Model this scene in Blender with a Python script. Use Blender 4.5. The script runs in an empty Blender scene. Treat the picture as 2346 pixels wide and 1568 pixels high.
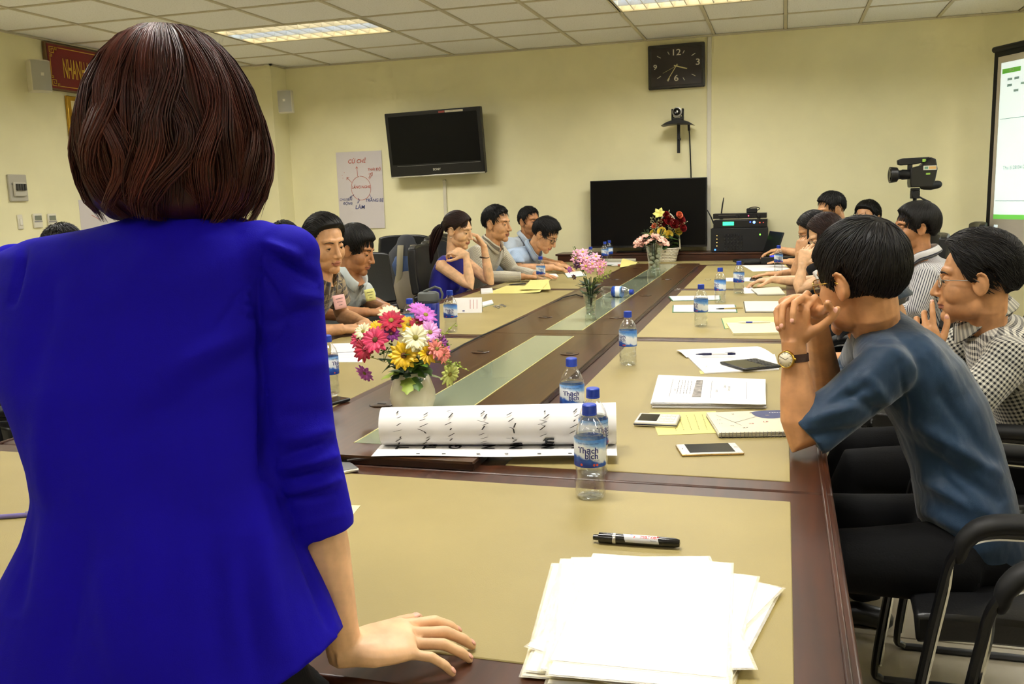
import bpy, bmesh, math, random
import numpy as np
from mathutils import Vector as V, Matrix as M, Euler
R = math.radians
SC = bpy.context.scene
COL = SC.collection
random.seed(7); rng = np.random.default_rng(7)
# ------------------------------------------------------------------ camera, world, exposure
CAM = np.array([0.0, 0.0, 1.35])
def cam_axes(yaw=.2920, pitch=-.1581, roll=-.0293):
    f = np.array([-math.sin(yaw)*math.cos(pitch), math.cos(yaw)*math.cos(pitch), math.sin(pitch)])
    r = np.array([math.cos(yaw), math.sin(yaw), 0.0]); u = np.cross(r, f)
    return math.cos(roll)*r+math.sin(roll)*u, -math.sin(roll)*r+math.cos(roll)*u, f
RT, UP, FW = cam_axes()
cd = bpy.data.cameras.new('camera'); cd.sensor_width = 36; cd.lens = 36*2083.1/2346; cd.clip_start = .02; cd.clip_end = 60
cam = bpy.data.objects.new('camera', cd); COL.objects.link(cam)
mm = M.Identity(4)
for i in range(3):
    mm[i][0] = RT[i]; mm[i][1] = UP[i]; mm[i][2] = -FW[i]; mm[i][3] = CAM[i]
cam.matrix_world = mm
SC.camera = cam
vs = SC.view_settings
vs.view_transform = 'Standard'; vs.look = 'None'; vs.gamma = 1; vs.use_curve_mapping = False; vs.exposure = 0.0
SC.cycles.use_denoising = True
SC.cycles.max_bounces = 6; SC.cycles.diffuse_bounces = 4; SC.cycles.glossy_bounces = 3; SC.cycles.transmission_bounces = 3; SC.cycles.use_adaptive_sampling = True; SC.cycles.adaptive_threshold = .14; SC.cycles.adaptive_min_samples = 12; SC.cycles.use_light_tree = False; SC.cycles.transparent_max_bounces = 24
SC.cycles.sample_clamp_indirect = 4
w = bpy.data.worlds.new('world'); SC.world = w; w.use_nodes = True
w.node_tree.nodes['Background'].inputs[0].default_value = (1.0, .94, .82, 1); w.node_tree.nodes['Background'].inputs[1].default_value = .05
LIGHT_W = 34.0      # each recessed ceiling fixture
ROOM = dict(x0=-5.70, x1=3.20, y0=-2.4, y1=8.485, h=2.705)
TZ = .75            # table top
# area light inside each fixture (the fixtures themselves are built below)
LIGHT_X = [(-4.36, -3.05), (-1.2145, -.0145), (1.7855, 2.9855)]
LIGHT_Y = [(6.475, 7.115), (3.915, 4.555), (1.355, 1.995), (-1.205, -.565)]
for (xa, xb) in LIGHT_X:
    for (ya, yb) in LIGHT_Y:
        ld = bpy.data.lights.new('ceiling_tube_light', 'AREA'); ld.shape = 'RECTANGLE'
        ld.size = xb-xa-.08; ld.size_y = yb-ya-.08; ld.energy = LIGHT_W*(.38 if ya < 0 else 1); ld.color = (1.0, .975, .925); ld.spread = R(158)
        lo = bpy.data.objects.new('ceiling_tube_light', ld); COL.objects.link(lo); lo.location = ((xa+xb)/2, (ya+yb)/2, 2.692)
        lo.visible_glossy = True
# ------------------------------------------------------------------ helpers
def smooth_path(P, n=6):     # Catmull-Rom through the points
    P = np.asarray(P, float); Q = np.concatenate([[2*P[0]-P[1]], P, [2*P[-1]-P[-2]]]); out = []
    for i in range(len(P)-1):
        a, b, c, d = Q[i:i+4]
        for t in np.arange(n)/n: out.append(.5*(2*b+(c-a)*t+(2*a-5*b+4*c-d)*t*t+(3*b-a-3*c+d)*t**3))
    return np.array(out+[P[-1]])
def s2l(c):
    return tuple(((x/255)/12.92 if x/255 <= .04045 else ((x/255+.055)/1.055)**2.4) for x in c)
class NT:
    def __init__(s, name):
        s.m = bpy.data.materials.new(name); s.m.use_nodes = True; s.t = s.m.node_tree; s.n = s.t.nodes; s.l = s.t.links
        s.b = s.n['Principled BSDF']
    def node(s, typ, **kw):
        n = s.n.new(typ)
        for k, v in kw.items(): setattr(n, k, v)
        return n
    def link(s, a, b): s.l.new(a, b)
    def coord(s, kind='Object', scale=(1, 1, 1), rot=(0, 0, 0)):
        t = s.node('ShaderNodeTexCoord'); m = s.node('ShaderNodeMapping'); m.inputs['Scale'].default_value = scale; m.inputs['Rotation'].default_value = rot
        s.link(t.outputs[kind], m.inputs[0]); return m.outputs[0]
    def noise(s, vec, scale, detail=3, rough=.5):
        n = s.node('ShaderNodeTexNoise'); n.inputs['Scale'].default_value = scale; n.inputs['Detail'].default_value = detail; n.inputs['Roughness'].default_value = rough
        if vec is not None: s.link(vec, n.inputs['Vector'])
        return n.outputs[0]
    def ramp(s, fac, stops, interp='LINEAR'):
        r = s.node('ShaderNodeValToRGB'); r.color_ramp.interpolation = interp
        while len(r.color_ramp.elements) < len(stops): r.color_ramp.elements.new(.5)
        for e, (p, c) in zip(r.color_ramp.elements, stops):
            e.position = p; e.color = (*s2l(c), 1) if len(c) == 3 else c
        s.link(fac, r.inputs[0]); return r.outputs[0]
    def math(s, op, a, b=None):
        n = s.node('ShaderNodeMath', operation=op)
        for i, x in enumerate((a, b)):
            if x is None: continue
            if isinstance(x, (int, float)): n.inputs[i].default_value = x
            else: s.link(x, n.inputs[i])
        return n.outputs[0]
    def mix(s, fac, a, b):
        n = s.node('ShaderNodeMix', data_type='RGBA')
        for i, x in ((0, fac), (6, a), (7, b)):
            if isinstance(x, (int, float)): n.inputs[i].default_value = x
            elif isinstance(x, tuple): n.inputs[i].default_value = (*s2l(x), 1)
            else: s.link(x, n.inputs[i])
        return n.outputs[2]
    def bump(s, h, strength=.2, dist=.01):
        b = s.node('ShaderNodeBump'); b.inputs['Strength'].default_value = strength; b.inputs['Distance'].default_value = dist
        s.link(h, b.inputs['Height']); s.link(b.outputs[0], s.b.inputs['Normal'])
    def color(s, c): s.link(c, s.b.inputs['Base Color'])
MAT = {}
def pm(name, rgb, rough=.5, metal=0, spec=.5, var=0, vs_=8, bump=0, bs=40, emit=None, es=0, sheen=0, coat=0, kind='Object', stretch=(1, 1, 1)):
    if name in MAT: return MAT[name]
    t = NT(name); b = t.b
    b.inputs['Base Color'].default_value = (*s2l(rgb), 1); b.inputs['Roughness'].default_value = rough; b.inputs['Metallic'].default_value = metal
    b.inputs['Specular IOR Level'].default_value = spec; b.inputs['Sheen Weight'].default_value = sheen; b.inputs['Coat Weight'].default_value = coat
    if var or bump:
        c = t.coord(kind, stretch)
        if var:
            lo = tuple(max(0, x*(1-var)) for x in rgb); hi = tuple(min(255, x*(1+var)) for x in rgb)
            t.color(t.ramp(t.noise(c, vs_, 4), [(.3, lo), (.7, hi)]))
        if bump: t.bump(t.noise(c, bs, 3), bump, .002)
    if emit:
        b.inputs['Emission Color'].default_value = (*s2l(emit), 1); b.inputs['Emission Strength'].default_value = es
    MAT[name] = t.m; return t.m
def clear(name, tint=(255, 255, 255), f=.16, alpha=.93, rough=.03):
    """thin clear plastic or glass wall: transparent with a fresnel gloss"""
    t = NT(name); n = t.n; out = n['Material Output']
    tr = t.node('ShaderNodeBsdfTransparent'); tr.inputs[0].default_value = (*[x*alpha for x in s2l(tint)], 1)
    gl = t.node('ShaderNodeBsdfGlossy'); gl.inputs['Roughness'].default_value = rough; gl.inputs[0].default_value = (1, 1, 1, 1)
    lw_ = t.node('ShaderNodeLayerWeight'); lw_.inputs[0].default_value = .5
    fac = t.math('ADD', t.math('MULTIPLY', t.math('POWER', lw_.outputs['Facing'], 2.6), .8), f*.25)
    c = t.coord('Object'); bm_ = t.node('ShaderNodeBump'); bm_.inputs['Strength'].default_value = .15; bm_.inputs['Distance'].default_value = .01
    t.link(t.noise(c, 60, 2), bm_.inputs['Height']); t.link(bm_.outputs[0], gl.inputs['Normal'])
    mx = t.node('ShaderNodeMixShader'); t.link(fac, mx.inputs[0]); t.link(tr.outputs[0], mx.inputs[1]); t.link(gl.outputs[0], mx.inputs[2])
    t.link(mx.outputs[0], out.inputs[0]); MAT[name] = t.m; return t.m
def basis(d, up=(0, 0, 1)):
    d = np.asarray(d, float); d = d/np.linalg.norm(d); up = np.asarray(up, float)
    x = np.cross(up, d)
    if np.linalg.norm(x) < 1e-4: x = np.cross((0, 1, 0), d) if abs(d[1]) < .9 else np.cross((1, 0, 0), d)
    x = x/np.linalg.norm(x); return x, np.cross(d, x), d
def cross(a, b): return np.stack([a[..., 1]*b[..., 2]-a[..., 2]*b[..., 1], a[..., 2]*b[..., 0]-a[..., 0]*b[..., 2], a[..., 0]*b[..., 1]-a[..., 1]*b[..., 0]], -1)
def rz(a): c, s = math.cos(a), math.sin(a); return np.array([[c, -s, 0], [s, c, 0], [0, 0, 1.]])
def rx(a): c, s = math.cos(a), math.sin(a); return np.array([[1., 0, 0], [0, c, -s], [0, s, c]])
def ry(a): c, s = math.cos(a), math.sin(a); return np.array([[c, 0, s], [0, 1., 0], [-s, 0, c]])
class MB:
    def __init__(s): s.v = []; s.f = []; s.m = []; s.k = 0; s.T = None
    def add(s, v, f, Rm=None, c=None):
        v = np.asarray(v, float)
        if Rm is not None: v = v@np.asarray(Rm).T
        if c is not None: v = v+np.asarray(c)
        o = len(s.v); s.v.extend(v.tolist()); s.f.extend([tuple(i+o for i in q) for q in f]); s.m.extend([s.k]*len(f)); return s
    def box(s, c, d, Rm=None, top=1.0, topy=None):
        x, y, z = [q/2 for q in d]; t = top; ty = top if topy is None else topy
        v = [(-x, -y, -z), (x, -y, -z), (x, y, -z), (-x, y, -z), (-x*t, -y*ty, z), (x*t, -y*ty, z), (x*t, y*ty, z), (-x*t, y*ty, z)]
        return s.add(v, [(3, 2, 1, 0), (4, 5, 6, 7), (0, 1, 5, 4), (1, 2, 6, 5), (2, 3, 7, 6), (3, 0, 4, 7)], Rm, c)
    def bb(s, a, b): return s.box([(p+q)/2 for p, q in zip(a, b)], [abs(q-p) for p, q in zip(a, b)])
    def rings(s, rs, cap=True):
        n = len(rs[0]); v = np.concatenate([np.asarray(r, float) for r in rs]); f = []
        for i in range(len(rs)-1):
            for j in range(n): f.append((i*n+j, i*n+(j+1) % n, (i+1)*n+(j+1) % n, (i+1)*n+j))
        if cap: f.append(tuple(range(n-1, -1, -1))); f.append(tuple(range((len(rs)-1)*n, len(rs)*n)))
        return s.add(v, f)
    def tube(s, pts, rad, n=8, flat=1.0, up=(0, 0, 1), cap=True, rnd=False):
        pts = np.asarray(pts, float); k = len(pts); rad = np.broadcast_to(np.asarray(rad, float), (k,)) if np.ndim(rad) < 2 else np.asarray(rad)
        d = np.gradient(pts, axis=0); rs = []; a = np.arange(n)*2*math.pi/n
        if rnd:   # round both ends
            d0 = d[0]/np.linalg.norm(d[0]); d1 = d[-1]/np.linalg.norm(d[-1]); r0 = rad[0]; r1 = rad[-1]
            pts = np.concatenate([[pts[0]-d0*r0*q for q in (.9, .6)], pts, [pts[-1]+d1*r1*q for q in (.6, .9)]])
            rad = np.concatenate([[r0*.4, r0*.8], rad, [r1*.8, r1*.4]]); d = np.concatenate([[d0, d0], d, [d1, d1]])
        x, y, z = basis(d[0], up)
        for p, dd, r in zip(pts, d, rad):
            dd = dd/max(math.sqrt(dd@dd), 1e-9); x = x-dd*(x@dd); x = x/max(math.sqrt(x@x), 1e-9); y = cross(dd, x)
            rs.append(p+r*(np.outer(np.cos(a), x)+flat*np.outer(np.sin(a), y)))
        return s.rings(rs, cap)
    def cyl(s, p0, p1, r0, r1=None, n=16): return s.tube([p0, p1], [r0, r0 if r1 is None else r1], n)
    def lathe(s, prof, n=24, c=(0, 0, 0), Rm=None, cap=True):
        a = np.arange(n)*2*math.pi/n; o = len(s.v)
        v = np.concatenate([np.stack([r*np.cos(a), r*np.sin(a), np.full(n, z)], 1) for r, z in prof]); f = []
        for i in range(len(prof)-1):
            for j in range(n): f.append((i*n+j, i*n+(j+1) % n, (i+1)*n+(j+1) % n, (i+1)*n+j))
        if cap: f.append(tuple(range(n-1, -1, -1))); f.append(tuple(range((len(prof)-1)*n, len(prof)*n)))
        return s.add(v, f, Rm, c)
    def prism(s, poly, z0, z1, Rm=None, c=None):
        n = len(poly); v = [(x, y, z0) for x, y in poly]+[(x, y, z1) for x, y in poly]
        f = [tuple(range(n-1, -1, -1)), tuple(range(n, 2*n))]+[(i, (i+1) % n, n+(i+1) % n, n+i) for i in range(n)]
        return s.add(v, f, Rm, c)
    def ell(s, c, r, Rm=None, nu=16, nv=10):
        v = [(0, 0, -r[2])]; f = []
        for i in range(1, nv):
            t = -math.pi/2+math.pi*i/nv
            for j in range(nu):
                a = 2*math.pi*j/nu; v.append((r[0]*math.cos(t)*math.cos(a), r[1]*math.cos(t)*math.sin(a), r[2]*math.sin(t)))
        v.append((0, 0, r[2])); L = len(v)-1
        for j in range(nu):
            f.append((0, 1+(j+1) % nu, 1+j)); f.append((L, L-nu+j, L-nu+(j+1) % nu))
            for i in range(nv-2): a = 1+i*nu; f.append((a+j, a+(j+1) % nu, a+nu+(j+1) % nu, a+nu+j))
        return s.add(v, f, Rm, c)
    def sheet(s, fn, nx, ny, thick=0):
        """grid surface fn(u,v) -> point, with optional thickness"""
        P = np.array([[fn(i/nx, j/ny) for i in range(nx+1)] for j in range(ny+1)], float); w_ = nx+1
        f = [(j*w_+i, j*w_+i+1, (j+1)*w_+i+1, (j+1)*w_+i) for j in range(ny) for i in range(nx)]
        if not thick: return s.add(P.reshape(-1, 3), f)
        du = np.gradient(P, axis=1); dv = np.gradient(P, axis=0); nn = np.cross(du, dv); nn /= np.maximum(np.linalg.norm(nn, axis=2, keepdims=True), 1e-9)
        Q = P+nn*thick; N = w_*(ny+1); v = np.concatenate([P.reshape(-1, 3), Q.reshape(-1, 3)])
        g = [tuple(reversed(q)) for q in f]+[tuple(i+N for i in q) for q in f]
        rim = [i for i in range(w_)]+[j*w_+nx for j in range(1, ny+1)]+[ny*w_+i for i in range(nx-1, -1, -1)]+[j*w_ for j in range(ny-1, 0, -1)]
        for a, b in zip(rim, rim[1:]+rim[:1]): g.append((a, b, b+N, a+N))
        return s.add(v, g)
    def text(s, txt, size, fn, align='CENTER', bold=0.0, ext=0.0):
        """lettering: fn(x,y,h) places each outline point"""
        vv, ff = text_mesh(txt, size, align, bold, ext); return s.add([fn(*p) for p in vv], ff) if len(vv) else s
    def build(s, name, mats, parent=None, world=False, smooth=True, bevel=0, seg=2, angle=40, props=None, loc=None):
        me = bpy.data.meshes.new(name); v = np.asarray(s.v, float)
        if world and parent is not None:
            inv = np.linalg.inv(np.array(xf_of(parent))); v = v@inv[:3, :3].T+inv[:3, 3]
        me.from_pydata(v.tolist(), [], s.f)
        if not isinstance(mats, (list, tuple)): mats = [mats]
        for m_ in mats: me.materials.append(m_)
        if len(mats) > 1: me.polygons.foreach_set('material_index', s.m)
        b = bmesh.new(); b.from_mesh(me); bmesh.ops.recalc_face_normals(b, faces=b.faces); b.to_mesh(me); b.free()
        if smooth: me.shade_smooth(); me.set_sharp_from_angle(angle=R(angle))
        o = bpy.data.objects.new(name, me); COL.objects.link(o)
        if parent is not None: o.parent = parent
        if loc is not None: o.location = loc
        if bevel:
            bv = o.modifiers.new('bevel', 'BEVEL'); bv.width = bevel; bv.segments = seg; bv.limit_method = 'ANGLE'; bv.angle_limit = R(40)
        for k, x in (props or {}).items(): o[k] = x
        return o
def xf_of(o):
    m_ = M.Translation(o.location)@o.rotation_euler.to_matrix().to_4x4()@M.Diagonal((*o.scale, 1))
    return (xf_of(o.parent)@m_) if o.parent else m_
_TC = {}
TMP = bpy.data.scenes.new('scratch')     # small side scene used only to evaluate modifiers and lettering
def evaluated(o):
    TMP.collection.objects.link(o); vl = TMP.view_layers[0]; vl.update(); me = bpy.data.meshes.new_from_object(o.evaluated_get(vl.depsgraph)); TMP.collection.objects.unlink(o); return me
def text_mesh(txt, size, align='CENTER', bold=0.0, ext=0.0):
    key = (txt, align, bold, ext)
    if key not in _TC:
        cu = bpy.data.curves.new('lettering', 'FONT'); cu.body = txt; cu.size = 1; cu.align_x = align; cu.align_y = 'CENTER'; cu.resolution_u = 3; cu.offset = bold; cu.extrude = 0
        o = bpy.data.objects.new('lettering', cu); me = evaluated(o)
        _TC[key] = ([tuple(v_.co) for v_ in me.vertices], [tuple(p.vertices) for p in me.polygons])
        bpy.data.objects.remove(o); bpy.data.meshes.remove(me); bpy.data.curves.remove(cu)
    v, f = _TC[key]; return [(x*size, y*size, z) for x, y, z in v], f
def tag(o, label, cat, group=None, kind=None):
    if label: o['label'] = label
    if cat: o['category'] = cat
    if group: o['group'] = group
    if kind: o['kind'] = kind
    return o
def thing(name, label, cat, loc=(0, 0, 0), rot=(0, 0, 0), group=None):
    o = bpy.data.objects.new(name, None); o.empty_display_size = .1; COL.objects.link(o); o.location = loc; o.rotation_euler = rot
    return tag(o, label, cat, group)
def struct(o): o['kind'] = 'structure'; return o
def dup(o, parent=None, loc=None, rot=None, label=None, group=None):
    c = o.copy(); COL.objects.link(c); c.parent = parent
    if loc is not None: c.location = loc
    if rot is not None: c.rotation_euler = rot
    if label: c['label'] = label
    if group: c['group'] = group
    for ch in list(o.children): dup(ch, c)
    return c
def ray(px, py): return FW+RT*(px-1173)/2083.1-UP*(py-784)/2083.1
def tp(px, py, z=TZ):      # a spot measured in the photograph, as a place on the horizontal plane z
    d = ray(px, py); return CAM+d*((z-CAM[2])/d[2])
def wp(px, py, y=8.485):   # the same on a wall plane
    d = ray(px, py); return CAM+d*(y/d[1])
# ------------------------------------------------------------------ materials of the room
def wood(name, a, b, rough=.3, scale=(1, 1, 1), coat=.08):
    t = NT(name); c = t.coord('Object', scale); n = t.noise(c, 6, 5, .6)
    wv = t.node('ShaderNodeTexWave'); wv.inputs['Scale'].default_value = 3; wv.inputs['Distortion'].default_value = 6; wv.inputs['Detail'].default_value = 3
    t.link(c, wv.inputs[0]); f = t.math('ADD', t.math('MULTIPLY', n, .9), t.math('MULTIPLY', wv.outputs[1], .10))
    t.color(t.ramp(f, [(.25, a), (.75, b)])); t.b.inputs['Roughness'].default_value = rough; t.b.inputs['Coat Weight'].default_value = coat; t.b.inputs['Coat Roughness'].default_value = .15
    t.bump(n, .05, .002); MAT[name] = t.m; return t.m
WOOD = wood('dark_red_wood', (44, 21, 9), (78, 39, 17), .38, (4, .5, 4))
WOODX = wood('dark_red_wood_cross', (44, 21, 9), (78, 39, 17), .38, (.5, 4, 4))
PANELW = wood('brown_panel_wood', (58, 36, 18), (84, 54, 27), .28, (5, .4, 5))
PAD = pm('tan_leatherette', (157, 142, 92), .5, spec=.35, var=.035, vs_=3, bump=.12, bs=400)
def wallmat(name, rgb):
    t = NT(name); c = t.coord('Object')
    t.color(t.ramp(t.noise(c, 2.2, 4), [(.3, tuple(x*.975 for x in rgb)), (.7, tuple(min(255, x*1.02) for x in rgb))]))
    t.b.inputs['Roughness'].default_value = .7; t.bump(t.noise(c, 220, 2), .06, .002); MAT[name] = t.m; return t.m
WALL = wallmat('pale_yellow_paint', (241, 235, 192))
TRIMW = pm('white_plastic', (226, 222, 205), .4)
CREAM = pm('cream_plastic', (218, 212, 190), .45, var=.02)
BLACKP = pm('black_plastic', (16, 16, 18), .35)
BLACKG = pm('black_gloss', (5, 5, 6), .16, spec=.35)
BLACKM = pm('matte_black', (14, 14, 15), .6)
CHROME = pm('chrome', (215, 215, 212), .12, metal=1)
STEEL = pm('steel', (150, 150, 150), .3, metal=1)
GOLD = pm('gold', (200, 160, 70), .2, metal=1)
LEATHER = pm('black_leather', (20, 20, 21), .38, spec=.5, var=.1, vs_=5, bump=.25, bs=160)
def tilemat():
    t = NT('ceiling_tile'); c = t.coord('Object'); n = t.noise(c, 90, 3)
    t.color(t.ramp(n, [(.30, (222, 220, 214)), (.42, (246, 246, 242)), (.7, (248, 248, 246))])); t.b.inputs['Roughness'].default_value = .9
    t.bump(n, .2, .003); MAT['tile'] = t.m; return t.m
TILE = tilemat()
GRID = pm('ceiling_grid_paint', (206, 198, 172), .5)
FLOORM = pm('beige_floor_tile', (168, 159, 140), .25, var=.06, vs_=4)
# ------------------------------------------------------------------ room shell
r = ROOM
def wall(name, a, b): return struct(MB().bb(a, b).build(name, WALL, smooth=False))
floor = struct(MB().bb((r['x0']-.2, r['y0']-.2, -.1), (r['x1']+.2, r['y1']+.2, 0)).build('floor', pm('floor_joint', (120, 112, 98), .6), smooth=False))
wb = wall('wall_back', (r['x0']-.2, r['y1'], 0), (r['x1']+.2, r['y1']+.2, 2.9))
wl = wall('wall_left', (r['x0']-.2, r['y0'], 0), (r['x0'], r['y1'], 2.9))
wr = wall('wall_right', (r['x1'], r['y0'], 0), (r['x1']+.2, r['y1'], 2.9))
wf = wall('wall_front', (r['x0']-.2, r['y0']-.2, 0), (r['x1']+.2, r['y0'], 2.9))
wall('wall_pillar', (r['x0'], 8.2, 0), (-4.86, r['y1'], 2.9))
struct(MB().bb((r['x0'], r['y1']-.012, 0), (r['x1'], r['y1'], .1)).build('baseboard_back', WOODX))
struct(MB().bb((r['x0'], r['y0'], 0), (r['x0']+.012, 8.2, .1)).build('baseboard_left', WOOD))
struct(MB().bb((r['x1']-.012, r['y0'], 0), (r['x1'], r['y1'], .1)).build('baseboard_right', WOOD))
ft = None
for i in range(14):
    for j in range(17):
        x = -5.4+.65*i; y = -2.1+.65*j
        if x > 3.1 or y > 8.4: continue
        if ft is None: ft = MB().box((0, 0, 0), (.642, .642, .012)).build('floor_tile', FLOORM, floor, smooth=False, loc=(x, y, .002)); continue
        c = ft.copy(); COL.objects.link(c); c.location = (x, y, .002); c.parent = floor
# suspended ceiling: grid of bars with a tile in every field, except where a light sits
ceil = struct(MB().bb((r['x0']-.2, r['y0']-.2, 2.80), (r['x1']+.2, r['y1']+.2, 2.9)).build('ceiling', pm('ceiling_slab', (150, 145, 130), .9), smooth=False))
xs = [-5.70]+[-5.035, -4.36, -3.705, -3.05]+[-3.0145+.6*i for i in range(1, 11)]+[3.2]
ys = [-2.4]+[7.755-.64*k for k in range(15, -1, -1)]+[8.485]
CZ = 2.705
tl = {}
for x in xs[1:-1]:      # main bars, interrupted where a fixture sits in the grid
    cuts = sorted((ya, yb) for xa, xb in LIGHT_X for ya, yb in LIGHT_Y if xa+.05 < x < xb-.05); y_ = r['y0']
    for ya, yb in cuts+[(r['y1'], r['y1'])]:
        MB().bb((x-.012, y_, CZ-.004), (x+.012, ya, CZ+.03)).build('ceiling_bar', GRID, ceil, smooth=False); y_ = yb
for k, (xa, xb) in enumerate(zip(xs, xs[1:])):
    for y in ys[1:-1]:
        m_ = tl.get(('b', k))
        if m_ is None: o = MB().bb((xa+.012, -.011, 0), (xb-.012, .011, .03)).build('ceiling_cross_bar', GRID, ceil, smooth=False, loc=(0, y, CZ-.003)); tl[('b', k)] = o
        else: o = m_.copy(); COL.objects.link(o); o.location = (0, y, CZ-.003); o.parent = ceil
lit = [((xa+.01, xb-.01), (ya+.01, yb-.01)) for xa, xb in LIGHT_X for ya, yb in LIGHT_Y]
for i, (xa, xb) in enumerate(zip(xs, xs[1:])):
    for j, (ya, yb) in enumerate(zip(ys, ys[1:])):
        cx, cy = (xa+xb)/2, (ya+yb)/2
        if any(a[0] < cx < a[1] and b[0] < cy < b[1] for a, b in lit): continue
        key = (round(xb-xa, 3), round(yb-ya, 3))
        if key not in tl: tl[key] = o = MB().box((0, 0, .006), (xb-xa-.028, yb-ya-.026, .012)).build('ceiling_tile', TILE, ceil, loc=(cx, cy, CZ+.004), bevel=.003, seg=1)
        else: o = tl[key].copy(); COL.objects.link(o); o.location = (cx, cy, CZ+.004); o.parent = ceil
# wall angle under the ceiling edge, wall joint cover strip
struct(MB().bb((-4.86, 8.46, 2.694), (3.2, 8.485, 2.706)).build('trim_1', GRID, smooth=False))
struct(MB().bb((-5.70, -2.4, 2.694), (-5.676, 8.2, 2.706)).build('trim_2', GRID, smooth=False))
struct(MB().bb((-.672, 8.470, .1), (-.636, 8.486, 2.69)).build('trim_3', TRIMW, bevel=.003))
struct(MB().bb((-5.7, 8.176, 2.694), (-4.836, 8.2, 2.706)).bb((-4.86, 8.176, 2.694), (-4.836, 8.46, 2.706)).build('trim_4', GRID, smooth=False))
# ------------------------------------------------------------------ recessed louvre lights
for _k in ():
    pass
REFL = pm('polished_louvre', (246, 244, 236), .3, metal=.35)
TUBE = pm('fluorescent_tube', (255, 250, 235), .5, emit=(255, 240, 205), es=7)
TUBEB = pm('fluorescent_tube_cool', (240, 248, 255), .5, emit=(190, 215, 255), es=7)
for _m in (TUBE, TUBEB): _m.cycles.emission_sampling = 'NONE'
def light(xa, xb, ya, yb, label):
    w_, d_ = xb-xa-.03, yb-ya-.03
    t = thing('recessed_light', label, 'ceiling light', ((xa+xb)/2, (ya+yb)/2, CZ), group='recessed louvre lights')
    h = MB(); h.bb((-w_/2, -d_/2, .085), (w_/2, d_/2, .09))
    for sx in (-1, 1): h.bb((sx*w_/2-.004, -d_/2, 0), (sx*w_/2+.004, d_/2, .09)); h.bb((-w_/2, sx*d_/2-.004, 0), (w_/2, sx*d_/2+.004, .09))
    h.build('housing', TRIMW, t, smooth=False)
    fr = MB()
    for sx in (-1, 1): fr.bb((sx*w_/2-.012, -d_/2, -.004), (sx*w_/2+.012, d_/2, .004)); fr.bb((-w_/2, sx*d_/2-.012, -.004), (w_/2, sx*d_/2+.012, .004))
    fr.build('rim', GRID, t, smooth=False)
    for k in range(3):
        y = (k-1)*d_/3
        MB().cyl((-w_/2+.02, y, .050), (w_/2-.02, y, .050), .018, n=12).build('tube', TUBEB if k == 1 else TUBE, t)
    for k in range(1, 3):
        y = -d_/2+k*d_/3
        MB().prism([(-.022, .05), (.022, .05), (.004, .001), (-.004, .001)], -w_/2+.01, w_/2-.01, np.array([[0, 0, 1.], [1, 0, 0], [0, 1, 0]]), (0, y, 0)).build('reflector_bar', REFL, t)
    src = None
    for k in range(1, 12):
        x = -w_/2+k*w_/12
        if src is None:
            m_ = MB()
            for q in range(3):
                y0, y1 = -d_/2+q*d_/3+.012, -d_/2+(q+1)*d_/3-.012
                m_.prism([(-.016, .046), (.016, .046), (.003, .002), (-.003, .002)], y0, y1, np.array([[1., 0, 0], [0, 0, 1], [0, 1, 0]]))
            src = m_.build('louvre_blade', REFL, t, loc=(x, 0, 0))
        else: o = src.copy(); COL.objects.link(o); o.location = (x, 0, 0); o.parent = t
    return t
where = ['left', 'middle', 'right']; rowsn = ['nearest the back wall', 'over the middle of the table', 'over the near end of the table', 'behind the standing woman']
for i, (xa, xb) in enumerate(LIGHT_X):
    for j, (ya, yb) in enumerate(LIGHT_Y):
        light(xa, xb, ya, yb, ['recessed ceiling light whose three lit rows show above the wall television', 'recessed ceiling light cut by the top edge above the clock', 'recessed ceiling light near the projection screen corner'][i] if j == 0 else f'recessed louvre ceiling light {rowsn[j]}, {where[i]} row')
# ------------------------------------------------------------------ conference table
X0, X1, YN, YF = -1.985, .104, .97, 8.18
tb = thing('conference_table', 'long dark wooden conference table with tan desk pads and raised centre panel', 'table', ((X0+X1)/2, (YN+YF)/2, 0))
m_ = MB()
m_.bb((X0, YN, .705), (X1, 1.838, TZ-.002)); m_.bb((X0, 1.842, .705), (X1, 3.738, TZ-.002)); m_.bb((X0, 3.742, .705), (X1, 5.718, TZ-.002)); m_.bb((X0, 5.722, .705), (X1, 7.648, TZ-.002)); m_.bb((X0, 7.652, .705), (X1, YF, TZ-.002))
m_.build('table_top', WOOD, tb, world=True, bevel=.006)
m_ = MB()
for x in (X0, X1):
    s_ = 1 if x > -1 else -1
    m_.bb((x-s_*.022, YN, TZ-.006), (x-s_*.012, YF, TZ+.002))
m_.build('edge_bead', WOOD, tb, world=True, bevel=.003)
m_ = MB()
for x in (X0, X1):
    s_ = 1 if x > -1 else -1; m_.bb((x-s_*.20, YN+.10, .60), (x-s_*.175, YF-.10, .705))
m_.bb((X0+.19, YN+.08, .60), (X1-.19, YN+.105, .705)); m_.bb((X0+.19, YF-.105, .60), (X1-.19, YF-.08, .705))
m_.build('apron', WOOD, tb, world=True, bevel=.004)
for (a, b, c, d) in [(-1.90, .022, 1.058, 1.775)]+[(xa, xb, ya, yb) for xa, xb in ((-1.90, -1.275), (-.597, .022)) for ya, yb in ((1.905, 3.68), (3.80, 5.66), (5.78, 7.60))]+[(-1.90, .022, 7.70, 8.12)]:
    MB().bb((a, c, TZ-.004), (b, d, TZ)).build('desk_pad', PAD, tb, world=True, bevel=.0015, seg=1)
PX0, PX1, PZ = -1.207, -.657, TZ+.018
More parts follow.
